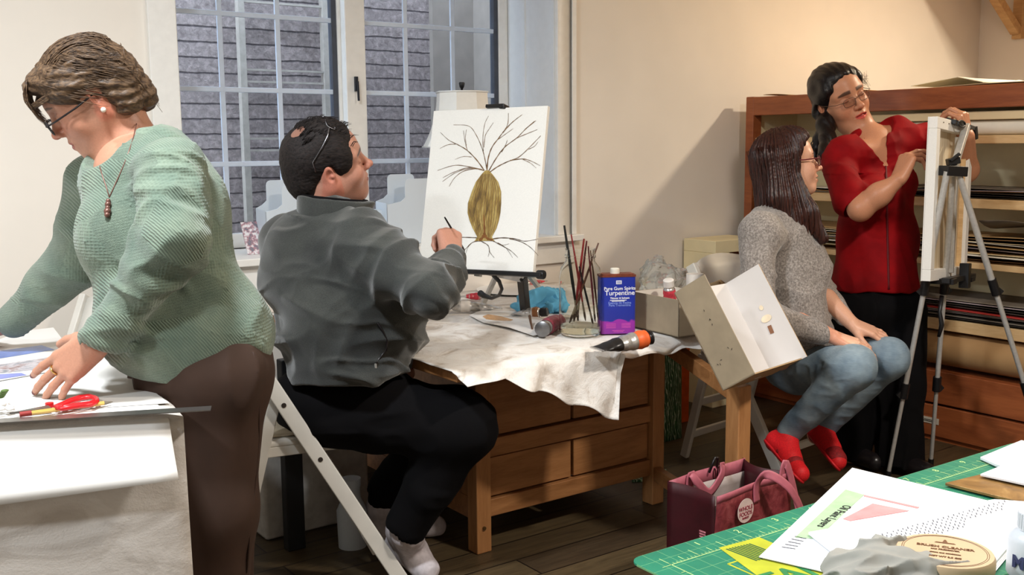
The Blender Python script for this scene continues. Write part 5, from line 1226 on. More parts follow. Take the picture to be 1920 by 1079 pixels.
for k in range(9): 
    child_world(text_mesh('ruler_number', str(k+1), .016, PL, (mp(.035+.0762*(k+1), .014, .0027), f1, -f2), None), mat_o)
yp = [onz(x, y, Zm) for x, y in ((1348, 1028), (1423, 1008), (1475, 1030), (1500, 1060), (1560, 1079), (1580, 1100), (1460, 1110))]
m = MB(); m.prism(yp, (0, 0, .0002)); child_world(m.build('printed_label', YM), mat_o)
m = MB()
for k in range(9):
    u = k/9; a = onz(1362+48*u, 1030-14*u+u*3, Zm+.0004); b = a+ (onz(1440, 1056, Zm)-onz(1372, 1030, Zm))*(.85); s_ = nrm(b-a); s2 = np.cross(V(0, 0, 1), s_)*.0012; m.prism([a-s2, b-s2, b+s2, a+s2], (0, 0, .0002))
child_world(m.build('label_small_print', DG), mat_o)
tx = nrm(onz(1520, 1062, Zm)-onz(1440, 1084, Zm)); ty = nrm(np.cross(V(0, 0, 1), tx))
child_world(text_mesh('label_lettering', 'ROTARY', .052, simple('mat_green_ink', (40, 120, 70), .5), (onz(1462, 1085, Zm+.0006), tx, ty), None, bold=.001), mat_o)
m = MB()
for k in range(4): ln(.15+.0*k, .12+.03*k, .22, .12+.03*k, .004)
child_world(m.build('label_bars', YM), mat_o)
# papers on the mat
PW = simple('printer_paper', (224, 226, 230), .75, var=.008); z0 = Zm+.002
Q = [onz(x, y, z0) for x, y in ((1598, 879), (1866, 944), (1700, 1110), (1423, 1046))]
s1 = thing('printed_sheet', 'printed sheet headed Oil Paint Layers lying on the cutting mat', 'paper', Q[3]); m = MB(); m.prism(Q, (0, 0, .0012)); m.build('page', PW, s1)
pq = lambda u, v, z=.0016: Q[0]*(1-u)*(1-v)+Q[1]*u*(1-v)+Q[2]*u*v+Q[3]*(1-u)*v+V(0, 0, z)
def pdec(nm, uv, mt, z=.0016): m = MB(); m.prism([pq(u, v, z) for u, v in uv], (0, 0, .0002)); return m.build(nm, mt, s1)
GP = simple('print_pale_green', (158, 188, 150), .7); PP = simple('print_pale_pink', (226, 140, 142), .7); INK = simple('print_ink', (30, 30, 34), .7); GI = simple('print_grey', (92, 94, 104), .7)
def uvof(px, py):
    P = onz(px, py, z0); A = np.stack([Q[1]-Q[0], Q[3]-Q[0]], 1)[:2]; return tuple(np.linalg.solve(A, (P-Q[0])[:2]))
pdec('banner', [uvof(*p) for p in ((1586, 921), (1622, 932), (1548, 1008), (1535, 1019), (1493, 1013))], GP)
ta = onz(1582, 957, z0); tb_ = onz(1546, 985, z0); d_ = nrm(tb_-ta); text_mesh('heading', 'Oil Paint Layers', .0165, INK, ((ta+tb_)/2+V(0, 0, .0019), d_, np.cross(V(0, 0, 1), d_)), s1, bold=.0003)
pdec('diagram_block', [uvof(*p) for p in ((1640, 950), (1712, 966), (1600, 985), (1585, 980))], PP); pdec('diagram_outline', [uvof(*p) for p in ((1622, 932), (1730, 958), (1727, 961), (1622, 935))], PP)
for k in range(5): pdec('print_line', [uvof(1468+k*6, 1030-k*5), uvof(1496+k*5, 1037-k*5), uvof(1496+k*5, 1038-k*5), uvof(1468+k*6, 1031.2-k*5)], GI)
Q2 = [onz(x, y, z0+.003) for x, y in ((1516, 1003), (1864, 941), (1960, 948), (1790, 1150), (1590, 1062))]
s2_ = thing('stapled_handout', 'thick white stapled handout with lines of small print beside the printed sheet', 'paper', Q2[0]); m = MB(); m.prism(Q2, (0, 0, .0035)); m.build('page', PW, s2_)
for k in range(3): m = MB(); e = V(.002*(k+1), -.001*(k+1), -.0008*(k+1)); m.prism([p+e for p in Q2], (0, 0, .0004)); m.build('page', PW, s2_)
rs = random.Random(8)
for r0 in range(7):
    m = MB()
    for k in range(26):
        xx = 1645+k*9.5+rs.uniform(-1, 1)-r0*2; yy = 1004-k*2.6+r0*(5.0) ; 
        if r0 > 3 and k > 18: continue
        a = onz(xx, yy, z0+.0068); l_ = rs.uniform(.003, .008); dx = nrm(onz(xx+4, yy+9, z0)-onz(xx, yy, z0)); s3 = np.cross(V(0, 0, 1), dx)*.0007; m.prism([a-s3, a+dx*l_-s3, a+dx*l_+s3, a+s3], (0, 0, .0002))
    m.build('print_line', GI, s2_)
m = MB(); m.prism([onz(x, y, z0) for x, y in ((1838, 862), (1915, 830), (1990, 850), (1990, 905), (1930, 893), (1868, 876))], (0, 0, .004)); tag(m.build('paper_sheet', PW), 'white paper at the far corner of the cutting mat', 'paper sheet')
m = MB(); m.prism([onz(x, y, z0+.008) for x, y in ((1838, 893), (1885, 874), (1990, 890), (1990, 925), (1925, 912))], (0, 0, .003)); tag(m.build('paper_sheet', PW), 'white paper overlapping the gold-brown board', 'paper sheet')
GB_, t = mat('gold_brown_board', (140, 104, 62), .35, .25); nn4 = t.noise(t.coord((1, 1, 1)), 18, 6, .6, 1.4); t.link(t.ramp(nn4, [(.3, lin((104, 74, 40))), (.55, lin((150, 114, 66))), (.7, lin((184, 150, 96)))]), t.b.inputs['Base Color'])
m = MB(); m.prism([onz(x, y, z0) for x, y in ((1772, 911), (1850, 892), (1985, 914), (1985, 965))], (0, 0, .0045)); tag(m.build('painted_board', GB_, bevel=.0006), 'gold-brown painted board lying between the white papers', 'board')
# round tub of brush soap
tc_ = onz(1772, 1033, TZ2+.048); tc_[2] = TZ2+.008; tub = thing('soap_tub', 'round cream tub with a printed lid standing on the papers', 'tub', tc_)
TUBM = simple('tub_cream', (178, 164, 142), .45, var=.03); LIDM, t = mat('lid_print', (226, 204, 176), .45); 
dist = t.new('ShaderNodeVectorMath', operation='LENGTH'); t.link(t.coord(), dist.inputs[0])
TR = .054
m = MB(); m.lathe(tc_, [(.001, 0), (TR*.96, 0), (TR, .004), (TR, .034), (TR*.98, .036), (.001, .036)], 44); m.build('tub_body', TUBM, tub, smooth='auto')
m = MB(); m.lathe(tc_, [(TR*1.03, .022), (TR*1.04, .024), (TR*1.04, .036), (TR*1.0, .040), (.001, .040)], 44); m.build('lid', simple('lid_buff', (196, 170, 138), .45, var=.02), tub, smooth='auto')
BRP = simple('lid_brown_print', (110, 74, 48), .5); m = MB()
for rr in (.90, .86): m.tube([tc_+V(TR*rr*math.cos(a), TR*rr*math.sin(a), .0402) for a in np.linspace(0, 2*math.pi, 41)], .0003, 4)
m.build('lid_ring', BRP, tub)
lx, ly = nrm(onz(1830, 1045, .8)-onz(1715, 1030, .8)), None; lx = nrm(V(lx[0], lx[1], 0)); ly = np.cross(V(0, 0, 1), lx)
for body, dy, s_ in (('BRUSH CLEANER', .010, .0085), ('and PRESERVER', .001, .0048), ('cleans and conditions', -.010, .0040), ('NET WT 2.5 OZ', -.022, .0050)): text_mesh('lid_lettering', body, s_, BRP, (tc_+ly*dy+V(0, 0, .0404), lx, ly), tub, bold=.0002)
m = MB(); c = tc_+ly*.026+V(0, 0, .0402); m.prism([c-lx*.003, c+lx*.003, c+lx*.001+ly*.009, c-lx*.001+ly*.009], (0, 0, .0003)); m.prism([c-lx*.012-ly*.003, c+lx*.012-ly*.003, c+lx*.010, c-lx*.010], (0, 0, .0003)); m.build('lid_figure', BRP, tub)
# grey cloth
GC = simple('grey_cotton_cloth', (144, 143, 137), .95, var=.05, scale=12, bump=.15)
c = onz(1690, 1085, TZ2+.03); c[2] = TZ2+.018
def dd(px, py, h_, r_): v = onz(px, py, TZ2+h_)-c; return (v[0], v[1], h_-.02, r_)
crumple('cloth', c, [dd(1660, 1050, .022, (.036, .036, .020)), dd(1625, 1066, .018, (.034, .034, .014)), dd(1700, 1066, .026, (.040, .036, .022)), dd(1760, 1084, .022, (.038, .038, .020)), dd(1590, 1084, .014, (.032, .032, .012)), dd(1815, 1098, .018, (.030, .030, .016)), dd(1690, 1100, .02, (.06, .05, .02))], GC, 'crumpled light grey cloth bunched in front of the round tub', 'cloth', 21, .0018, .0095, 34, TZ2+.012)
# white bottle
bt = onz(1934, 1088, TZ2+.004); bt[2] = TZ2+.010; bo = thing('squeeze_bottle', 'white plastic bottle with a white screw cap and dark lettering', 'bottle', bt)
BW = simple('white_hdpe', (206, 212, 220), .35, var=.01)
bt = bt+_r*.0; m = MB(); m.lathe(bt, [(.001, 0), (.027, 0), (.029, .003), (.029, .045), (.026, .052), (.016, .058), (.015, .062), (.001, .062)], 40); m.build('bottle_body', BW, bo, smooth='auto')
m = MB(); pr = [(.001, .058), (.0185, .058), (.0185, .079), (.016, .081), (.001, .081)]; m.lathe(bt, pr, 40)
for k in range(30): a = 2*math.pi*k/30; m.box((-.0006, -.0006, .060), (.0006, .0006, .078), None, bt+V(.0187*math.cos(a), .0187*math.sin(a), 0))
m.build('screw_cap', BW, bo, smooth='auto')
vd = nrm(V(CAMP[0]-bt[0], CAMP[1]-bt[1], 0)); vd = nrm(vd-_r*1.0); hx_ = np.cross(V(0, 0, 1), vd)
text_mesh('bottle_lettering', 'M', .020, simple('bottle_ink', (60, 66, 104), .5), (bt+vd*.0298+V(0, 0, .022), hx_, V(0, 0, 1)), bo, bold=.001)

# ================================================================== people
SKIN = vcol_mat('skin', 0.42, 0.08, 260, 0.10)
HAIRM = {}
def hair_mat(name, c1, c2, rot=(0, 0, 0), sc=(220, 220, 8), rough=0.5):
    m, t = mat(name, c1, rough, 0, 0.3)
    n = t.noise(t.coord(sc, rot), 1.0, 2, 0.5, 0.2)
    t.link(t.ramp(n, [(0.3, lin(c2)), (0.7, lin(c1))]), t.b.inputs['Base Color']); t.bump(n, 0.5, 0.002)
    return m
def tube_hair(mb, pts, r):
    mb.tube(pts, r, 5, True)
def person(label, VQ, color, origin):
    me = to_mesh('person', VQ, SKIN, color)
    o = link_mesh('person', me, None, origin); return tag(o, label, 'person')
def part(name, F, h, mt, parent, color=None, label=None):
    o = link_mesh(name, to_mesh(name, [F.mesh(h)], mt, color), parent)
    if label: o['label'] = label
    return o
def hand_color(c, P, nails, col, r=.0058):
    for (p, d, n) in nails:
        q = P-p; a = q@d; l = np.sqrt(np.maximum((q*q).sum(1)-a*a, 0)); up = q@n
        m = (np.abs(a) < .008) & (l < r*1.15) & (up > -.002)
        c[m] = np.array(lin(col)[:3])
    return c
def glasses(name, L, R, s, mt, lens_m, parent, w=.019, h=.015, r=.0016, z0=-.002, x0=.107, tilt=0.0, bridge=.009, label=None, temple=True, sides=(1, -1), top=None):
    mb = MB()
    for y in (1, -1):
        c = (x0, y*(bridge+w), z0); ring = []
        for k in range(28):
            a = 2*math.pi*k/28; ca, sa = math.cos(a), math.sin(a)
            ex = abs(ca)**0.55*np.sign(ca); ez = abs(sa)**0.55*np.sign(sa)
            ring.append(L(c[0]-.010*abs(ex*w+y*0)/w*0-abs(c[1]+ex*w)*.16, c[1]+ex*w, c[2]+ez*h))
        for k in range(28):
            up = math.sin(2*math.pi*(k+.5)/28) > 0.2
            mb.tube([ring[k], ring[(k+1) % 28]], (r*(top if (top and up) else 1))*s, 6)
        if temple and y in sides:
            o_ = y*(bridge+2*w)
            mb.tube([L(x0-abs(o_)*.16, o_, z0+h*.5), L(x0-.02-abs(o_)*.16, y*.071, z0+h*.5), L(.04, y*.079, z0+.009), L(-.008, y*.083, z0+.014), L(-.03, y*.082, z0-.006)], [r*1.2*s]*5, 6)
    mb.tube([L(x0-.0015, bridge, z0+.004), L(x0+.002, 0, z0+.007), L(x0-.0015, -bridge, z0+.004)], r*s, 6)
    g = mb.build(name, mt, parent, smooth=True)
    if label: g['label'] = label
    lb = MB()
    for y in (1, -1):
        c = (x0, y*(bridge+w), z0)
        ring = []
        for k in range(28):
            a = 2*math.pi*k/28; ca, sa = math.cos(a), math.sin(a)
            ex = abs(ca)**0.55*np.sign(ca); ez = abs(sa)**0.55*np.sign(sa)
            ring.append(L(c[0]-abs(c[1]+ex*w)*.16, c[1]+ex*w, c[2]+ez*h))
        lb.prism(ring, s*(R@V(-.0012, 0, 0)))
    lb.build('lens', lens_m, g)
    return g
LENS, _t = mat('spectacle_lens', (250, 250, 250), 0.03, 0, 0.5, Transmission_Weight=1.0, IOR=1.08)

# ------------------------------------------------------------------ woman in the green jumper
def knit_mat():
    m, t = mat('sage_green_knit', (133, 151, 134), 0.85, 0, 0.2)
    v = t.coord()
    vo = t.new('ShaderNodeTexVoronoi'); vo.inputs['Scale'].default_value = 9.0; t.link(v, vo.inputs['Vector'])
    sep = t.new('ShaderNodeSeparateColor'); t.link(vo.outputs['Color'], sep.inputs['Color'])
    rib = t.wave(t.coord((1, 1, 1), (0.3, 0.6, 0.2)), 62, 1.5, 1, 1.5, 'X')
    zig = t.wave(t.coord((1, 1, 1), (0.1, 0.2, 0.9)), 55, 7.0, 1, 9.0, 'Z')
    dot = t.new('ShaderNodeTexVoronoi'); dot.inputs['Scale'].default_value = 150; dot.inputs['Randomness'].default_value = 0.2; t.link(v, dot.inputs['Vector'])
    a = t.math('GREATER_THAN', sep.outputs['Red'], 0.62); b = t.math('GREATER_THAN', sep.outputs['Red'], 0.32)
    h1 = t.mix(b, dot.outputs['Distance'], rib); h2 = t.mix(a, h1, zig)
    fine = t.noise(v, 420, 2)
    t.bump(t.math('ADD', h2, t.math('MULTIPLY', fine, 0.35)), 0.55, 0.0035)
    n = t.noise(v, 14, 3)
    base = t.ramp(n, [(0.3, lin((106, 124, 110))), (0.7, lin((128, 142, 124)))])
    t.link(t.mix(0.28, base, h2, 'MULTIPLY'), t.b.inputs['Base Color'])
    t.b.inputs['Sheen Weight'].default_value = 0.25; t.b.inputs['Sheen Roughness'].default_value = 0.5
    return m
KNIT = knit_mat()
def person_green():
    hd = 2.25; s = .975; o = pt(174, 177, hd)
    R = frame(cdir(-.80, -.575, .14), cdir(-.50, .78, .37))
    nb = pt(256, 284, 2.29)
    F = Field(); L = head(F, o, R, s, nose=.75, jaw=1.03, fat=.006, neck=nb, nr=.054, cr=.93, ears=(1, -1), mouth=.4)
    F.cap(nb, pt(240, 335, 2.28), .055, .07, .03)
    nails = []
    wr = pt(182, 641, 2.09)
    # near hand: flat on the paper, fingers down-left
    tip = onz(100, 746, .775); xd = nrm(tip-wr+V(0, 0, .042)); zd = nrm(cdir(.40, .50, .75))
    F.cap(pt(222, 606, 2.085), wr, .031, .027, .02)
    hand(F, wr, xd, zd, -1, [(8, 12, 8), (8, 12, 8), (8, 12, 8), (12, 14, 10)], (9, 2, -3, -9), 1.06, thumb=(.80, .60, -.35), nails=nails, tcurl=(10, 15))
    # far hand
    w2 = pt(12, 606, 2.62); F.cap(pt(60, 580, 2.58), w2, .034, .026, .02)
    hand(F, w2, nrm(cdir(-.9, -.3, .05)), nrm(cdir(-.1, .8, .5)), -1, [(15, 20, 14)]*4, s=.95, nails=nails)
    B = Field()
    B.cap(pt(265, 330, 2.28), pt(340, 560, 2.3), .10, .12); B.cap(pt(340, 560, 2.3), pt(385, 680, 2.3), .12, .12)
    legs = [(pt(415, 700, 2.24), pt(408, 960, 2.26), pt(392, 1330, 2.34)), (pt(345, 710, 2.40), pt(400, 960, 2.42), pt(425, 1280, 2.50))]
    for a, b, c in legs: B.chain([a, b, c], [.09, .06, .045])
    def col(P):
        c = face_color(P, o, R, s, (186, 134, 110), (160, 74, 68), (80, 54, 40), .40, .8, lid=(168, 116, 100), lash=.6)
        return hand_color(c, P, nails, (92, 22, 34))
    foot = V(legs[0][2][0], legs[0][2][1], 0)
    me = person('standing woman with short brown hair in a sage green jumper leaning over the draped table', [F.mesh(.0023), B.mesh(.010)], col, foot)
    # jumper
    J = Field(); lat = nrm(pt(320, 320, 2.10)-pt(170, 345, 2.45)); J.slack = .02
    J.cap(pt(262, 345, 2.28), pt(300, 470, 2.27), .105, .118, .05, u=lat, sq=1.28)
    J.cap(pt(300, 470, 2.27), pt(362, 610, 2.28), .120, .150, .06, u=lat, sq=1.15)
    J.ell(pt(372, 640, 2.27), (.158, .158, .13), None, .05)
    J.ell(pt(338, 395, 2.26), .108, None, .06); J.ell(pt(222, 440, 2.20), (.085, .085, .10), None, .05); J.ell(pt(300, 308, 2.27), .080, None, .05)
    J.ell(pt(285, 600, 2.22), (.12, .12, .11), None, .05)
    J.cap(nb+V(0, 0, -.03), pt(235, 335, 2.26), .074, .095, .03)
    a, b, c = pt(300, 722, 2.13), pt(206, 662, 2.30), pt(512, 632, 2.36); n = np.cross(b-a, c-a); n = n if n[2] < 0 else -n
    J.cut(a, n)
    # hollow inside at the hem
    # near sleeve
    J.cap(pt(322, 322, 2.15), pt(326, 450, 2.07), .074, .066, .03)
    J.cap(pt(326, 450, 2.07), pt(222, 600, 2.08), .066, .048, .025)
    J.cap(pt(228, 595, 2.08), pt(198, 626, 2.08), .047, .045, .015)
    # far sleeve
    J.cap(pt(185, 345, 2.42), pt(140, 490, 2.52), .072, .064, .04); J.cap(pt(140, 490, 2.52), pt(25, 600, 2.6), .064, .044, .03)
    J.cap(pt(194, 634, 2.08), pt(172, 662, 2.08), .036, .040, .005, 's')
    J.cap(pt(240, 250, 2.27), pt(190, 262, 2.20), .058, .066, .008, 's')
    a0_, a1_, a2_ = pt(322, 322, 2.15), pt(326, 450, 2.07), pt(222, 600, 2.08); seamn = nrm(a1_-a0_); fm_ = nrm(a2_-a1_)
    def dj(P):
        d = .0045*folds(P, V(.2, .1, 1), 13, 2.2, 1) + .004*vnoise(P*13, 5)
        for (A, B_, n_) in ((a0_, a1_, seamn), (a1_, a2_, fm_)):       # creases gather at the elbow
            t = (P-A)@n_; r = np.linalg.norm((P-A)-t[:, None]*n_, axis=1); m = sstep(.11, .07, r)*sstep(-.02, .02, t)*sstep(.33, .28, t)
            d = d + .006*m*folds(P, n_, 26, 2.6, 14)
        x = P[:, 0]*31+9*vnoise(P*6, 21); y = P[:, 2]*31+9*vnoise(P*6, 22)   # puckered seams between knitted patches
        d = d + .0035*np.exp(-np.minimum(np.abs(np.sin(x*.5)), np.abs(np.sin(y*.5)))/.06)*(.4+.6*np.sin(P[:, 2]*520+P[:, 0]*300))
        return d
    J.disp = dj; part('jumper', J, .0045, KNIT, me, label='sage green jumper of patterned knit')
    # collar band
    T = simple('brown_trouser_cloth', (58, 39, 29), 0.8, var=.08, scale=8, bump=.1)
    G = Field(); G.slack = .01
    G.ell(pt(372, 690, 2.29), (.140, .140, .12), None, .04)
    for (a, b, c), ra in zip(legs, (.104, .106)): G.chain([a, b, c], [ra, .083, .074], .05)
    G.cap(legs[0][0], legs[1][0], .105, .11, .05)
    G.cut(legs[0][2]+V(0, 0, -.0), V(0, 0, -1))
    G.disp = lambda P: .007*folds(P*V(1, 1, .16), V(1, -.4, 0), 11, 1.0, 3)
    tr_ = part('trousers', G, .006, T, me)
    def sg(px, py):
        for d in np.arange(1.9, 2.7, .004):
            if G.ev(pt(px, py, d)[None])[0] < 0: return pt(px, py, d+.0005)
        return None
    Zs = [q_ for q_ in (sg(x, y) for x, y in ((474, 660), (482, 700), (486, 760), (486, 820), (482, 880), (476, 940), (468, 1010), (462, 1075))) if q_ is not None]
    sm_ = MB(); sm_.tube(Zs, .0022, 6); sm_.build('side_seam', simple('brown_seam', (58, 40, 32), .8), tr_, smooth=True)
    sh2 = Field()
    for (a, b, c) in legs:
        f0 = V(c[0], c[1], .04); fd = nrm(V(*(R[:, 0][:2]), 0)); sh2.cap(f0-fd*.04, f0+fd*.14, .042, .036, .02)
    sh2.cut(V(0, 0, .001), V(0, 0, -1))
    part('shoes', sh2, .006, FRAME_BLACK, me)
    # hair: a short layered cut, brushed back from the brow
    H = Field(); H.slack = .008
    E = lambda c, r, k=.02, op='u': H.ell(L(*c), np.array(r)*s*(.96 if op == 'u' else 1), R, k*s, op)
    E((-.010, 0, .040), (.100, .086, .084)); E((.050, 0, .074), (.050, .060, .036), .03); E((-.080, 0, .000), (.040, .068, .056), .04)
    E((-.086, 0, -.056), (.034, .058, .040), .03); E((-.055, .060, -.045), (.036, .026, .036), .02); E((.02, .058, .052), (.06, .032, .042), .03); E((.02, -.058, .052), (.06, .032, .042), .03)
    E((.086, 0, .080), (.026, .045, .018), .025)
    E((-.052, .068, -.008), (.040, .022, .042), .02); E((-.052, -.068, -.008), (.040, .022, .042), .02)
    E((.115, 0, .00), (.045, .06, .062), .02, 's'); E((.088, 0, -.06), (.09, .085, .052), .01, 's'); E((.005, .095, -.030), (.034, .034, .045), .012, 's'); E((.005, -.095, -.030), (.034, .034, .045), .012, 's')
    def dh(P):
        q = (P-o)@R/s; ang = q[:, 2]*1.0-.55*q[:, 0]
        return .0016*np.sin((q[:, 1]*90+ang*220)+3*vnoise(q*12, 2))+.002*vnoise(q*V(30, 160, 160), 4)+.003*vnoise(q*V(14, 40, 50), 6)
    H.disp = dh
    HB = hair_mat('ash_brown_hair', (106, 82, 60), (46, 33, 25), (0, .9, 0), (60, 200, 200))
    hr = part('hair', H, .0028, HB, me)
    rnd = random.Random(3); mb = MB()
    for i in range(420):        # loose locks sweeping back over the crown and flicking out at the nape
        y = rnd.uniform(-.075, .088); t0 = rnd.uniform(0, 1); x = .10-.08*t0; pts = []
        z0 = .09+.03*t0; lift = rnd.uniform(.000, .006); n = 9
        if i % 3 == 0: x = .11; z0 = .07
        L0 = rnd.uniform(.10, .19)
        for k in range(n):
            u = k/(n-1); xx = x-L0*1.15*u
            zz = math.sqrt(max(0, 1-((xx+.010)/.099)**2-(y/.088)**2))*.080+.042 if abs((xx+.010)/.099) < 1 else .042
            over = max(0, -.010-.090-xx)
            zz = zz-over*1.6
            xx2 = max(xx, -.100)
            yy = max(-.07, min(.07, y*(1+.12*u)))
            pts.append(L(xx2-lift*.5*(u > .7), yy, zz+lift+.003*math.sin(u*6+i)))
        mb.tube(pts, [.0016*s*(1-.75*(k/(n-1))**2) for k in range(n)], 4)
    for i in range(150):        # side locks over the temple and behind the ear
        sd = 1 if i < 110 else -1; x = rnd.uniform(-.045, .070); z = .085-abs(x)*.3+rnd.uniform(-.02, .02); ln = rnd.uniform(.06, .11); pts = []
        for k in range(7):
            u = k/6.0
            pts.append(L(x-.055*u-.02*u*u, sd*(.078+.012*math.sin(u*2.4)+rnd.uniform(-.001, .001)), z-ln*u*.8))
        mb.tube(pts, [.0011*s*(1-.7*k/6) for k in range(7)], 4)
    for lk in range(9):        # flicked-out locks at the back
        y0 = rnd.uniform(-.05, .07); zb = rnd.uniform(-.030, .045); ln = rnd.uniform(.022, .036)
        for i in range(22):
            dy, dz = rnd.uniform(-.010, .010), rnd.uniform(-.006, .006); pts = []
            for k in range(6):
                u = k/5.0; c_ = 1-.7*u; pts.append(L(-.088-.010*u-ln*.55*u*u, y0+dy*c_+.006*u, zb+dz*c_-ln*.8*u+ln*1.3*u*u*u))
            mb.tube(pts, [.0016*(1-.8*k/5) for k in range(6)], 4)
    for i in range(110):         # fringe ends hanging off the brow
        y = rnd.uniform(-.05, .055); ln = rnd.uniform(.03, .075); pts = []
        for k in range(6):
            u = k/5.0; pts.append(L(.090+.030*math.sin(u*2.2), y+.01*u, .094-ln*u*1.1-.02*u*u))
        mb.tube(pts, [.0012*(1-.8*k/5) for k in range(6)], 4)
    mb.build('loose_strands', HB, hr, smooth=True)
    glasses('glasses', L, R, s, FRAME_BLACK, LENS, me, w=.0235, h=.0150, r=.0017, x0=.121, z0=-.012, top=1.8)
    e = MB(); [e.sphere(L(-.004, y*.086, -.036), .0058, 14, 10) for y in (1, -1)]
    e.build('earrings', simple('pearl', (225, 215, 200), .2), me, smooth=True)
    # necklace with a beaded drop
    def sf(px, py, off=.003):
        for d in np.arange(1.9, 2.6, .003):
            q_ = pt(px, py, d)[None]
            if J.ev(q_)[0] < 0 or F.ev(q_)[0] < 0: return pt(px, py, d-off)
        return pt(px, py, 2.2)
    nk = MB(); pts = [sf(x, y) for x, y in ((256, 232), (250, 258), (243, 280), (234, 305), (224, 328), (214, 350), (205, 370))]
    nk.tube(pts, .0012, 6); nk.tube([pts[-1]]+[sf(x, y) for x, y in ((199, 350), (192, 330), (187, 312))], .0012, 6)
    for k, rr in enumerate((.005, .0065, .0055, .0075, .006)): nk.sphere(sf(203-k*.5, 377+k*6.5, .006), rr, 12, 8)
    nk.build('necklace', simple('copper_beads', (120, 84, 74), .35, .4), me, smooth=True)
    # ring
    rg = MB(); Rr = frame(xd, zd); c0 = wr+1.06*(Rr@V(.106, -.008, 0)); ring = [c0+.0105*(math.cos(a)*Rr[:, 1]+math.sin(a)*Rr[:, 2]) for a in np.linspace(0, 2*math.pi, 18)]
    rg.tube(ring, .0022, 6); rg.build('ring', simple('gold', (215, 180, 110), .25, 1.0), me, smooth=True)
    return me
person_green()

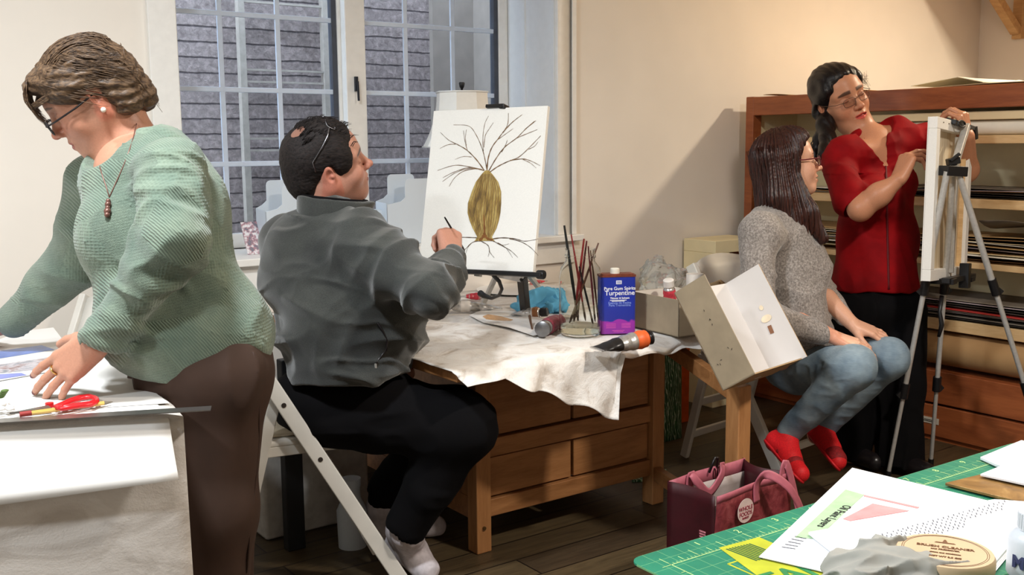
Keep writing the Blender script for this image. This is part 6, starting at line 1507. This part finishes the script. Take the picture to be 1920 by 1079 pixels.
# ------------------------------------------------------------------ man painting
FLEECE, t = mat('charcoal_fleece', (54, 56, 54), .95, 0, .1, Sheen_Weight=.4)
nf = t.noise(t.coord(), 340, 3); ng = t.noise(t.coord(), 7, 3); t.link(t.mix(.5, t.ramp(ng, [(.3, lin((50, 52, 52))), (.7, lin((68, 70, 67)))]), t.ramp(nf, [(.3, (.6, .6, .6, 1)), (.7, (1.3, 1.3, 1.3, 1))]), 'MULTIPLY'), t.b.inputs['Base Color']); t.bump(nf, .5, .002)
BLKT = simple('black_trouser_cloth', (13, 12, 14), .95, var=.1, scale=10, spec=.12)
SOCK = simple('white_sock_knit', (196, 188, 192), .9, var=.06, scale=60, bump=.3)
def person_painter():
    s = 1.02; o = pt(612, 309, 2.95)
    R = frame(cdir(.92, .30, -.25), cdir(-.15, .83, .53))
    nb = pt(604, 400, 2.98)
    F = Field(); L = head(F, o, R, s, nose=.95, jaw=1.12, fat=.008, neck=nb, nr=.064, mouth=.6)
    wr = pt(846, 482, 3.06); F.cap(pt(822, 545, 2.82), wr, .036, .030, .02)
    # fist holding the brush against the canvas
    hx = nrm(cdir(-.10, .80, -.60)); hz = nrm(cdir(.55, .30, .80))
    hand(F, wr, hx, hz, -1, [(62, 62, 40), (70, 66, 40), (76, 66, 40), (80, 66, 40)], (4, 0, -3, -6), 1.06, thumb=(.75, .35, -.75), tcurl=(12, 10), k=.004, palm=1.1)
    B = Field(); B.cap(pt(610, 480, 2.98), pt(630, 640, 3.0), .10, .10)
    legs = [(pt(615, 768, 3.0), pt(862, 800, 2.99), pt(765, 982, 3.04)), (pt(600, 755, 3.14), pt(850, 785, 3.24), pt(722, 928, 3.36))]
    for a, b, c in legs: B.chain([a, b, c], [.09, .06, .042])
    lh = pt(720, 700, 3.1); B.cap(pt(545, 440, 3.15), pt(640, 600, 3.3), .05, .04); B.cap(pt(640, 600, 3.3), pt(760, 700, 3.2), .04, .03)
    def col(P):
        c = face_color(P, o, R, s, (188, 136, 116), (158, 92, 84), (40, 28, 24), .35, 1.5, lash=.6)
        q = (P-o)@R/s; bald = np.exp(-(((q[:, 0]+.045)/.03)**2+((q[:, 1]+.01)/.03)**2))*(q[:, 2] > .1)
        st = sstep(-.055, -.075, q[:, 2])*(q[:, 0] > .02)*sstep(-.16, -.14, q[:, 2])*.16
        c = c*(1-st[:, None])+np.array(lin((60, 50, 50))[:3])*st[:, None]; sc = (q[:, 2] > .085)*(q[:, 0] < .03)*.5
        return c*(1-sc[:, None])+np.array(lin((60, 44, 38))[:3])*sc[:, None]
    me = person('seated man in a charcoal fleece pullover painting a tree on the canvas', [F.mesh(.0025), B.mesh(.010)], col, CH1)
    J = Field(); J.slack = .032; lat = nrm(cdir(.5, 0, .87))
    J.cap(pt(612, 470, 2.99), pt(636, 600, 3.0), .140, .172, .06, u=lat, sq=1.15)
    J.cap(pt(636, 600, 3.0), pt(652, 690, 3.0), .186, .176, .06, u=lat, sq=1.05)
    J.ell(pt(560, 500, 2.98), (.10, .12, .15), None, .06); J.ell(pt(740, 610, 2.98), (.09, .09, .12), None, .07)
    J.cap(pt(548, 462, 3.12), pt(682, 462, 2.86), .090, .084, .06)
    J.cap(pt(610, 450, 2.98), pt(614, 420, 2.97), .11, .092, .04)
    a, b, c = pt(560, 742, 2.80), pt(790, 692, 2.95), pt(515, 715, 3.1); n = np.cross(b-a, c-a); n = n if n[2] < 0 else -n
    J.cut(a, n)
    J.cap(pt(695, 462, 2.86), pt(806, 545, 2.74), .080, .068, .045); J.cap(pt(806, 545, 2.74), pt(838, 502, 2.98), .066, .048, .035); J.cap(pt(838, 502, 2.98), pt(846, 488, 3.03), .046, .043, .01); J.cap(pt(848, 484, 3.045), pt(852, 474, 3.08), .038, .042, .004, 's')
    J.cap(pt(540, 450, 3.15), pt(640, 600, 3.28), .08, .07, .04); J.cap(pt(640, 600, 3.28), pt(745, 690, 3.2), .065, .045, .03)
    arm0, arm1 = pt(695, 452, 2.84), pt(806, 545, 2.74); ad = nrm(arm1-arm0)
    def dj(P):
        d = .016*folds(P, V(.1, .15, 1), 10, 3.2, 8)*sstep(1.12, .85, P[:, 2]) + .012*folds(P, ad, 14, 2.6, 5)*sstep(.0, .20, (P-pt(640, 500, 2.95))@_r+.1)+.005*folds(P, V(.5, .2, 1), 20, 2.5, 31)
        d = d + .006*vnoise(P*9, 2) - .005
        return d
    J.disp = dj; ju = part('fleece_pullover', J, .0045, FLEECE, me)
    # stand-up collar
    Cc = Field(); Cc.slack = .006; cax = nrm(cdir(.10, .97, .10))
    c0 = pt(624, 398, 2.955); c1 = c0+cax*.040
    Cc.cap(c0-cax*.04, c1, .100, .106, .01, u=lat, sq=.92)
    Cc.ell(c0+R[:, 0]*.085+cax*.015, (.035, .035, .03), None, .03)
    Cc.cut(c1, cax); Cc.cap(c0, c1+cax*.2, .090, .100, .004, 's', u=lat, sq=.92)
    Cc.disp = lambda P: .003*vnoise(P*22, 4); part('collar', Cc, .003, FLEECE, ju)
    Ci = Field(); Ci.cap(c0-cax*.02, c1-cax*.002, .095, .100, .01, u=lat, sq=.92); Ci.cut(c1+cax*.004, cax); Ci.cap(c0, c1+cax*.2, .084, .092, .004, 's', u=lat, sq=.92)
    part('collar_lining', Ci, .004, BLKT, ju)
    z_ = MB(); pz = [pt(718, 592, 2.745), pt(733, 640, 2.74), pt(730, 665, 2.742), pt(716, 682, 2.745)]
    # pocket zip follows the side seam
    def surf(px, py):      # nearest pullover surface along the sight line
        for d in np.arange(2.55, 3.3, .004):
            if J.ev(pt(px, py, d)[None])[0] < 0: return pt(px, py, d-.001)
        return pt(px, py, 2.8)
    m = MB(); Z = [surf(x, y) for x, y in ((708, 606), (718, 622), (726, 640), (724, 656), (714, 670), (704, 682))]; m.tube(Z, .0035, 6); m.build('pocket_zip', FRAME_BLACK, ju, smooth=True)
    m = MB(); m.bar(Z[-1], Z[-1]-V(0, 0, .022), .006, .004); m.build('zip_pull', ALU, ju)
    G = Field(); G.slack = .012
    G.chain(legs[0], [.112, .098, .066], .05); G.chain(legs[1], [.12, .095, .066], .05); G.ell(pt(605, 745, 3.07), (.15, .15, .11), None, .05)
    G.ell(pt(700, 748, 3.05), (.14, .13, .095), None, .06)
    G.disp = lambda P: .006*vnoise(P*11, 3)+.004*folds(P, V(0, 0, 1), 16, 2, 6)
    for (a, b, c) in legs: G.cap(c+nrm(c-b)*.02, c+nrm(c-b)*.08, .05, .07, .006, 's')
    part('trousers', G, .006, BLKT, me)
    for i, (a, b, c) in enumerate(legs):
        S = Field(); S.slack = .004
        toe = (onz(798, 1068, .03) if i == 0 else c+nrm(V(*(cdir(.8, 0, -.3)[:2]), 0))*.16+V(0, 0, -c[2]+.03)); heel = V(c[0], c[1], .038)+(V(*(toe-c)[:2], 0))*-.12
        if i == 0: heel = onz(748, 1024, .055)
        S.chain([c-V(0, 0, .0), c*.45+heel*.55+V(0, 0, .02), heel], [.048, .047, .040], .02); S.chain([c+V(0, 0, -.04), (heel+toe)/2+V(0, 0, .025), toe], [.046, .042, .034], .03, u=V(0, 0, 1), sq=.8); S.cap(heel, toe, .038, .034, .03)
        S.cut(V(0, 0, .004), V(0, 0, -1)); S.disp = lambda P: .0015*vnoise(P*60, 3); part('sock', S, .003, SOCK, me)
    H = Field(); H.slack = .006; E = lambda c, r, k=.02, op='u': H.ell(L(*c), np.array(r)*s, R, k*s, op)
    E((-.020, 0, .040), (.101, .083, .090)); E((-.075, 0, -.02), (.050, .068, .062), .03); E((.02, 0, .070), (.062, .064, .058), .03); E((-.060, 0, -.062), (.040, .058, .028), .02)
    for y in (1, -1): E((.030, y*.060, .030), (.034, .020, .045), .02)
    E((.112, 0, .018), (.048, .085, .075), .012, 's'); E((.052, 0, -.055), (.07, .09, .062), .012, 's')
    for y in (1, -1): E((-.004, y*.092, -.012), (.024, .030, .036), .010, 's')
    E((.075, .045, .115), (.035, .03, .02), .02, 's'); E((.075, -.045, .115), (.030, .025, .018), .02, 's'); E((-.062, -.012, .130), (.028, .026, .022), .006, 's')
    def dh(P):
        q = (P-o)@R/s; return .0012*vnoise(q*V(90, 260, 260), 4)+.0018*vnoise(q*30, 6)
    H.disp = dh; HB = hair_mat('near_black_hair', (42, 34, 32), (14, 11, 12), (0, .5, 0), (80, 260, 260), .75)
    hr = part('hair', H, .003, HB, me)
    mb = MB(); rnd = random.Random(9)
    for i in range(260):
        y = rnd.uniform(-.06, .06); x = rnd.uniform(-.06, .075); z = .044+.088*math.sqrt(max(.02, 1-((x+.02)/.104)**2-(y/.086)**2)); ln_ = rnd.uniform(.012, .026); a_ = rnd.uniform(-.5, .5)
        p0 = L(x, y, z-.004); p1 = L(x+ln_*.55, y+ln_*a_*.5, z+ln_*.38); p2 = L(x+ln_*1.0, y+ln_*a_, z+ln_*.25); mb.tube([p0, p1, p2], [.0011, .0009, .0003], 4)
    mb.build('cropped_strands', HB, hr, smooth=True)
    # spectacles pushed up on the head
    Rg = frame(R@V(.64, 0, .76), R@V(-.76, 0, .64)); og = L(.030, 0, .120); Lg = lambda x, y, z: og+s*(Rg@V(x-.092, y, z)); 
    glasses('glasses', Lg, Rg, s, simple('silver_frame', (150, 150, 158), .25, .9), LENS, me, w=.021, h=.013, r=.0012, x0=.100, z0=.0, label='thin glasses pushed up onto the hair')
    # brush in the fist
    tp_ = pt(834, 407, 3.02); kb = pt(846, 446, 3.02); bt_ = pt(862, 440, 3.16)
    Rh = frame(hx, hz); g0 = wr+1.06*(Rh@V(.100, -.030, -.030))
    b0 = pt(834, 408, 3.02); b1 = pt(866, 462, 3.30)
    o_ = thing('paintbrush', 'thin dark paintbrush held in the painting man fist', 'paintbrush', (b0+b1)/2)
    m = MB(); m.tube([b0, b0*.5+b1*.5, b1], [.0022, .0036, .0036], 8); m.build('handle', BRM[0], o_, smooth=True)
    m = MB(); m.tube([b1, b1+(b1-b0)*.12, b1+(b1-b0)*.2], [.0038, .003, .0008], 8); m.build('bristles', BRI, o_, smooth=True)
    return me
person_painter()

# ------------------------------------------------------------------ seated woman in a grey jumper
def person_seated():
    s = .975; d0 = 3.72; o = pt(1475, 309, d0)
    R = frame(cdir(.985, .16, -.06), cdir(-.16, .985, .02))
    nb = pt(1448, 390, d0+.01)
    F = Field(); L = head(F, o, R, s, nose=1.15, jaw=.95, neck=nb, nr=.048, mouth=.8)
    F.cap(nb, pt(1452, 425, d0), .05, .09, .04); nails = []
    w1 = pt(1562, 632, 3.52); w2 = pt(1596, 606, 3.66)
    F.cap(pt(1500, 605, 3.52), w1, .034, .024, .02); F.cap(pt(1550, 560, 3.74), w2, .036, .025, .02)
    hand(F, w1, nrm(cdir(.93, -.33, .12)), nrm(cdir(.25, .80, .55)), 1, [(14, 26, 16), (10, 24, 16), (8, 22, 16), (10, 26, 18)], (6, 0, -6, -12), .93, thumb=(.8, .5, -.25), nails=nails)
    hand(F, w2, nrm(cdir(.86, -.38, .28)), nrm(cdir(.28, .82, .50)), -1, [(14, 26, 16), (10, 22, 14), (8, 18, 12), (6, 18, 12)], (4, -4, -12, -22), .93, thumb=(.7, .6, -.3), nails=nails)
    B = Field(); B.cap(pt(1455, 430, d0), pt(1482, 640, d0), .09, .12)
    legs = [(pt(1498, 692, 3.72), pt(1602, 688, 3.42), pt(1480, 812, 3.60)), (pt(1520, 688, 3.92), pt(1664, 672, 3.62), pt(1546, 800, 3.80))]
    for a, b, c in legs: B.chain([a, b, c], [.07, .05, .03])
    for (a, b, c) in legs: F.cap(c-nrm(c-b)*.03, c+nrm(c-b)*.05, .036, .033, .01)
    def col(P):
        c = face_color(P, o, R, s, (218, 166, 138), (176, 72, 66), (88, 58, 46), .22, .8, lash=.9); return hand_color(c, P, nails, (226, 168, 150))
    me = person('seated woman in a heathered grey jumper and jeans with long dark brown hair and glasses', [F.mesh(.0024), B.mesh(.012)], col, CH2)
    GJ, t = mat('heather_grey_knit', (140, 134, 128), .9, 0, .1, Sheen_Weight=.3); a_ = t.noise(t.coord(), 150, 4, .7); b_ = t.noise(t.coord((1, 1, .3)), 260, 2)
    t.link(t.ramp(a_, [(.32, lin((104, 98, 94))), (.5, lin((146, 138, 132))), (.68, lin((182, 174, 168)))]), t.b.inputs['Base Color']); t.bump(b_, .5, .002)
    J = Field(); J.slack = .012; lat = nrm(cdir(.15, 0, .98))
    J.cap(pt(1458, 452, d0), pt(1484, 600, d0), .118, .124, .05, u=lat, sq=1.28); J.ell(pt(1508, 500, d0-.02), (.085, .10, .09), None, .05); J.ell(pt(1488, 630, d0), (.135, .135, .10), None, .05)
    J.cap(pt(1440, 432, d0+.15), pt(1432, 436, d0-.16), .068, .066, .05); J.cap(pt(1450, 412, d0), pt(1449, 402, d0), .075, .06, .04)
    J.cap(pt(1420, 440, 3.56), pt(1424, 585, 3.50), .064, .055, .035); J.cap(pt(1424, 585, 3.50), pt(1540, 626, 3.52), .054, .036, .03)
    J.cap(pt(1470, 440, 3.90), pt(1535, 540, 3.84), .062, .052, .03); J.cap(pt(1535, 540, 3.84), pt(1582, 592, 3.69), .050, .035, .03)
    J.cap(nb+V(0, 0, .05), nb+V(0, 0, .0), .060, .055, .01, 's')
    J.disp = lambda P: .0045*folds(P, V(0, 0, 1), 16, 2.5, 4)+.004*vnoise(P*12, 3)
    part('jumper', J, .0045, GJ, me)
    DN, t = mat('light_blue_denim', (96, 122, 146), .85, 0, .15); a_ = t.noise(t.coord((1, 1, 1)), 9, 3); b_ = t.noise(t.coord((60, 60, 400)), 1, 3)
    t.link(t.mix(.35, t.ramp(a_, [(.3, lin((96, 116, 134))), (.6, lin((140, 158, 170))), (.8, lin((168, 180, 188)))]), t.ramp(b_, [(.3, (.7, .7, .7, 1)), (.7, (1.2, 1.2, 1.2, 1))]), 'MULTIPLY'), t.b.inputs['Base Color']); t.bump(b_, .3, .001)
    G = Field(); G.slack = .008
    for a, b, c in legs: G.chain([a, b, c], [.086, .068, .043], .03)
    G.ell(pt(1505, 690, 3.82), (.15, .15, .09), None, .05)
    for a, b, c in legs: G.cap(c+nrm(c-b)*.025, c+nrm(c-b)*.07, .035, .05, .004, 's')
    def dg(P):
        r = np.zeros(len(P))
        for a, b, c in legs:
            bk = b+nrm((a+c)/2-b)*.05; r = r+np.exp(-((P-bk)**2).sum(1)/.004)*.006*folds(P, nrm(c-a), 55, 3, 5)
        return r+.003*vnoise(P*14, 2)+.0015*folds(P, V(0, 0, 1), 24, 2, 6)
    G.disp = dg; jn = part('jeans', G, .0042, DN, me)
    # red trainers
    R1 = simple('bright_red_mesh', (214, 26, 34), .6, var=.08, scale=200, bump=.2); R2 = simple('dark_red_panel', (140, 22, 28), .7, var=.15, scale=160); SL = simple('red_rubber_sole', (206, 30, 40), .5)
    for i, (heel, toe) in enumerate(((pt(1448, 838, 3.62), pt(1496, 893, 3.46)), (pt(1527, 822, 3.80), pt(1566, 870, 3.68)))):
        c = legs[i][2]; n = nrm(toe-heel); up = nrm((c-heel)-n*np.dot(c-heel, n)); mid_ = heel*.45+toe*.55
        sh_ = Field(); sh_.cap(heel+up*.020, toe+up*.012, .036, .030, .02, u=nrm(np.cross(n, up)), sq=1.0); sh_.cap(heel+up*.03, c+nrm(heel-c)*.02, .036, .034, .02); sh_.cap(mid_+up*.026, c+nrm(mid_-c)*.035, .030, .034, .03)
        sh_.cut(heel-up*.006, -up); sh_.cap(c+up*.01, c+up*.07, .030, .040, .006, 's')
        su = sh_; shoe = part('shoe', su, .003, R1, me); shoe['label'] = 'bright red trainer'
        P_ = Field(); P_.cap(heel+n*.07+up*.018, heel+n*.135+up*.016, .0375, .0335, .01); P_.cut(heel-up*.001, -up); part('toe_panel', P_, .003, R2, shoe)
        P_ = Field(); P_.cap(heel+up*.020-n*.004, heel+up*.050+n*.004, .037, .036, .01); P_.cap(c, c+up*.07, .031, .040, .006, 's'); part('heel_panel', P_, .003, R2, shoe)
        S_ = Field(); S_.cap(heel-up*.002, toe-up*.004, .037, .031, .01, u=up, sq=.3); part('sole', S_, .003, SL, shoe)
        m = MB(); sd = nrm(np.cross(n, up))
        for k in range(5): q = heel+n*(.075+.014*k)+up*(.052-.004*k); m.tube([q-sd*.018, q+up*.003, q+sd*.018], .0018, 6)
        m.build('laces', R1, shoe, smooth=True)
    # long straight hair
    H = Field(); H.slack = .007; E = lambda c, r, k=.02, op='u', RR=R: H.ell(L(*c), np.array(r)*s, RR, k*s, op)
    E((-.016, 0, .046), (.108, .088, .094)); E((.028, 0, .086), (.062, .068, .044), .03)
    K_ = lambda a, b, ra, rb, k=.03: H.cap(L(*a), L(*b), ra*s, rb*s, k*s)
    for y in (-1, 1):
        K_((-.045, y*.046, .02), (-.052, y*.064, -.12), .052, .050); K_((-.052, y*.064, -.12), (-.030, y*.095, -.25), .050, .036)
        K_((-.010, y*.058, .03), (-.016, y*.068, -.09), .034, .032); K_((-.008, y*.072, -.09), (.012, y*.100, -.19), .034, .032); K_((.012, y*.100, -.19), (.050, y*.108, -.285), .032, .020)
    K_((-.075, 0, .03), (-.085, 0, -.14), .055, .052)
    E((.112, 0, .004), (.092, .16, .090), .012, 's'); E((.088, 0, -.060), (.070, .16, .084), .012, 's'); E((.11, 0, .055), (.030, .035, .045), .01, 's')
    def dh(P):
        q = (P-o)@R/s; ang = np.arctan2(q[:, 1], -(q[:, 0]+.02)+1e-6); z = q[:, 2]
        return .0032*np.sin(ang*44+2.5*vnoise(q*V(8, 8, 4), 2)+z*6)*1.0+.0025*vnoise(np.stack([ang*30, z*6, z*0], 1), 4)+.003*vnoise(q*14, 5)
    H.disp = dh; HB = hair_mat('dark_brown_hair', (74, 40, 32), (24, 14, 13), (0, 0, 0), (260, 260, 7), .34)
    hr = part('hair', H, .003, HB, me); rnd = random.Random(4); mb = MB()
    for i in range(240):
        sd = rnd.choice((-1, -1, 1)); x0_ = rnd.uniform(-.12, .0); y0_ = sd*rnd.uniform(.05, .088)*(1 if x0_ > -.08 else .7); pts = []
        for k in range(9):
            u = k/8; pts.append(L(x0_*(1-.1*u)+.035*u*u*(1 if x0_ > -.03 else -.2)+.008*math.sin(u*5+i), y0_*(1+.12*math.sin(u*2)), .075-.33*u*rnd.uniform(.98, 1.0)))
        mb.tube(pts, [.0011*(1-.7*k/8) for k in range(9)], 4)
    mb.build('loose_strands', HB, hr, smooth=True)
    glasses('glasses', L, R, s, simple('wine_red_frame', (96, 20, 34), .3), LENS, me, w=.0215, h=.0165, r=.0020, x0=.116, z0=-.006)
    return me
person_seated()

# ------------------------------------------------------------------ standing teacher in red
def person_teacher():
    pt = lambda x, y, d: CAMP+(d+.13)*ray(x, y)      # she stands behind the easel legs
    s = 1.15; d0 = 4.0; R = frame(cdir(.24, -.14, .96), cdir(-.43, .89, .10))
    o = pt(1600, 183, d0)-1.15*(R@V(.088, 0, .000))
    nb = pt(1634, 262, d0+.04)
    F = Field(); L = head(F, o, R, s, nose=.9, jaw=1.02, fat=.003, neck=nb, nr=.046, mouth=.9, lips=1.2)
    F.cap(nb, pt(1650, 300, d0+.03), .050, .07, .03); lat = nrm(pt(1735, 290, 4.10)-pt(1575, 300, 3.94))
    F.cap(pt(1652, 345, d0+.03), pt(1650, 380, d0+.03), .088, .088, .05, u=lat, sq=1.3); F.ell(pt(1642, 372, 3.92), (.090, .065, .06), None, .04); F.cap(pt(1590, 292, 3.95), pt(1722, 268, 4.08), .052, .050, .05); F.cap(pt(1618, 268, d0+.04), pt(1676, 254, d0+.06), .044, .044, .04)
    nails = []
    el1 = pt(1613, 392, 3.76); w1 = pt(1684, 338, 3.70); F.chain([el1, el1*.5+w1*.5, w1], [.044, .040, .026], .03); F.cap(pt(1578, 320, 3.93), el1, .044, .044, .02)
    hand(F, w1, nrm(cdir(.40, .88, -.10)), nrm(cdir(-.86, .36, .36)), 1, [(56, 24, 10), (44, 16, 10), (54, 30, 18), (66, 42, 26)], (6, 2, -4, -9), 1.10, thumb=(.72, .62, -.40), nails=nails)
    el2 = pt(1808, 318, 3.99); w2 = pt(1812, 256, 3.85); F.chain([pt(1755, 275, 4.16), el2, w2], [.056, .050, .030], .03)
    hand(F, w2, nrm(cdir(-.30, .90, .30)), nrm(cdir(.35, .45, .75)), 1, [(60, 55, 20), (56, 58, 22), (58, 58, 24), (62, 58, 28)], (5, 0, -4, -8), .98, thumb=(.7, .55, -.5), nails=nails)
    B = Field(); B.cap(pt(1650, 340, d0+.02), pt(1645, 560, d0), .10, .12); B.cap(pt(1572, 300, 3.95), el1, .05, .04)
    legs = [(pt(1612, 590, 3.96), pt(1602, 730, 3.98), pt(1592, 862, 4.06)), (pt(1680, 590, 4.0), pt(1690, 730, 3.94), pt(1686, 868, 3.93))]
    for a, b, c in legs: B.chain([a, b, c], [.08, .055, .035])
    def col(P):
        c = face_color(P, o, R, s, (194, 136, 104), (196, 62, 60), (24, 16, 16), .18, 1.7, lid=(150, 96, 76), lash=1.0)
        return hand_color(c, P, nails, (210, 140, 124))
    foot = V(*(legs[1][2][:2]), 0)
    me = person('standing teacher in a dark red blouse pointing at the tripod canvas', [F.mesh(.0024), B.mesh(.012)], col, foot)
    RB, t = mat('crimson_blouse', (132, 6, 14), .8, 0, .15); a_ = t.noise(t.coord(), 10, 3); b_ = t.noise(t.coord(), 300, 2); t.link(t.ramp(a_, [(.3, lin((118, 5, 12))), (.7, lin((150, 8, 16)))]), t.b.inputs['Base Color']); t.bump(b_, .25, .001)
    J = Field(); J.slack = .014; lat = nrm(pt(1735, 290, 4.10)-pt(1575, 300, 3.94))
    J.cap(pt(1652, 345, d0+.03), pt(1646, 440, d0+.01), .115, .118, .05, u=lat, sq=1.32); J.cap(pt(1646, 440, d0+.01), pt(1642, 530, d0), .125, .150, .05, u=lat, sq=1.18)
    J.ell(pt(1642, 372, 3.90), (.12, .09, .085), None, .05); J.cap(pt(1584, 288, 3.95), pt(1728, 262, 4.08), .068, .064, .05); J.cap(pt(1615, 262, d0+.04), pt(1680, 246, d0+.06), .055, .055, .04)
    J.cut(pt(1640, 556, 3.8), V(0, 0, -1))
    J.cap(pt(1572, 306, 3.94), pt(1596, 378, 3.80), .066, .060, .03); J.cap(pt(1735, 270, 4.10), pt(1792, 292, 4.11), .066, .060, .03)
    # V neckline
    ap = pt(1660, 303, 3.80); la = pt(1582, 232, 3.80); ra = pt(1664, 222, 3.80); vw = -ray(1655, 285)
    nl = np.cross(la-ap, vw); nl = nl if np.dot(nl, ra-ap) < 0 else -nl; nr_ = np.cross(ra-ap, vw); nr_ = nr_ if np.dot(nr_, la-ap) < 0 else -nr_
    J.wedge([(ap, nl), (ap, nr_), (pt(1650, 290, 3.99), _f)])
    J.cap(pt(1640, 250, d0+.02), pt(1645, 225, d0+.02), .062, .07, .006, 's')
    J.cap(pt(1602, 394, 3.78), pt(1614, 412, 3.74), .046, .05, .005, 's')
    J.disp = lambda P: .006*folds(P, nrm(cdir(.7, .5, 0)), 11, 2.5, 3)+.006*vnoise(P*V(14, 14, 5), 6)+.003*folds(P, V(0, 0, 1), 20, 2, 9)*(P[:, 2] > 1.15)
    bl = part('blouse', J, .004, RB, me)
    m = MB()
    def sf(px, py):
        for d in np.arange(3.6, 4.3, .004):
            if J.ev(pt(px, py, d)[None])[0] < 0: return pt(px, py, d-.0012)
        return pt(px, py, 3.9)
    PQ = [sf(1661+.25*k, 312+11*k) for k in range(22)]; m.tube([p for p in PQ], .0045, 6); m.build('front_placket', simple('dark_red_placket', (92, 8, 16), .7), bl, smooth=True)
    G = Field(); G.slack = .006
    G.chain(legs[0], [.115, .082, .088], .04); G.chain(legs[1], [.115, .085, .094], .04); G.ell(pt(1645, 570, d0), (.155, .14, .10), None, .05)
    for a, b, c in legs: G.cut(V(0, 0, .03), V(0, 0, -1)) if a is legs[1][0] else None
    G.disp = lambda P: .006*folds(P*V(1, 1, .2), V(1, -.5, 0), 12, 1, 4); part('trousers', G, .006, BLKT, me)
    S = Field(); fd = nrm(V(*(cdir(.35, 0, .9)[:2]), 0))
    for a, b, c in legs: q = V(c[0], c[1], .038); S.cap(q-fd*.04, q+fd*.15, .042, .034, .02)
    S.cut(V(0, 0, .002), V(0, 0, -1)); part('shoes', S, .006, FRAME_BLACK, me)
    H = Field(); H.slack = .006; E = lambda c, r, k=.02, op='u': H.ell(L(*c), np.array(r)*s, R, k*s, op); K_ = lambda a, b, ra, rb, k=.03: H.cap(L(*a), L(*b), ra*s, rb*s, k*s)
    E((-.020, 0, .044), (.102, .082, .088)); E((.036, 0, .082), (.046, .060, .032), .03); E((-.085, 0, -.01), (.040, .055, .05), .03)
    for y in (-1, 1): K_((.045, y*.062, .052), (-.04, y*.076, -.02), .020, .022)
    E((.122, 0, .012), (.062, .068, .082), .012, 's'); E((.085, 0, -.065), (.10, .09, .075), .012, 's')
    for y in (1, -1): E((-.002, y*.095, -.020), (.026, .030, .036), .010, 's')
    pk = L(-.095, 0, -.02); Hp = [pk, pt(1548, 232, 4.08), pt(1552, 262, 4.03), pt(1545, 290, 3.98)]
    H.chain(Hp, [.040, .034, .030, .026], .02)
    Hq = [L(-.10, .02, -.03), pt(1548, 240, 4.08), pt(1535, 262, 4.10), pt(1527, 290, 4.10), pt(1524, 310, 4.08)]; H.chain(Hq, [.03, .026, .020, .015, .008], .02)
    def dh(P):
        q = (P-o)@R/s; return .0012*np.sin(q[:, 1]*260+3*vnoise(q*10, 2)+q[:, 0]*60)+.0015*vnoise(q*V(20, 120, 60), 4)
    H.disp = dh; HB = hair_mat('black_hair', (30, 22, 22), (10, 8, 9), (0, .6, 0), (60, 260, 260), .36)
    hr = part('hair', H, .003, HB, me); mb = MB(); rnd = random.Random(6)
    for i in range(110):
        j = rnd.uniform(-.020, .020); pts = []
        for k in range(8): u = k/7*(len(Hq)-1); a = int(min(u, len(Hq)-2)); p = Hq[a]*(1-(u-a))+Hq[a+1]*(u-a); pts.append(p+_r*(j*(1.1+.5*math.sin(u*2+i)))+_f*rnd.uniform(-.004, .004))
        mb.tube(pts, [.0010*(1-.7*k/7) for k in range(8)], 4)
    for i in range(26): y = rnd.uniform(.055, .08); pts = [L(.02+.02*u, y+.030*u*u+rnd.uniform(0, .002), .05-.04*u+.05*u*u*rnd.uniform(-.5, 1)) for u in np.linspace(0, 1, 6)]; mb.tube(pts, [.0008*(1-.6*k/5) for k in range(6)], 4)
    mb.build('loose_strands', HB, hr, smooth=True)
    glasses('glasses', L, R, s, simple('thin_bronze_frame', (110, 84, 70), .3, .7), LENS, me, w=.0215, h=.0135, r=.0010, x0=.112, z0=-.006)
    e = MB(); e.sphere(L(-.004, -.086, -.036), .004, 12, 8); e.build('earring', simple('pearl_stud', (225, 215, 200), .2), me, smooth=True)
    return me
person_teacher()
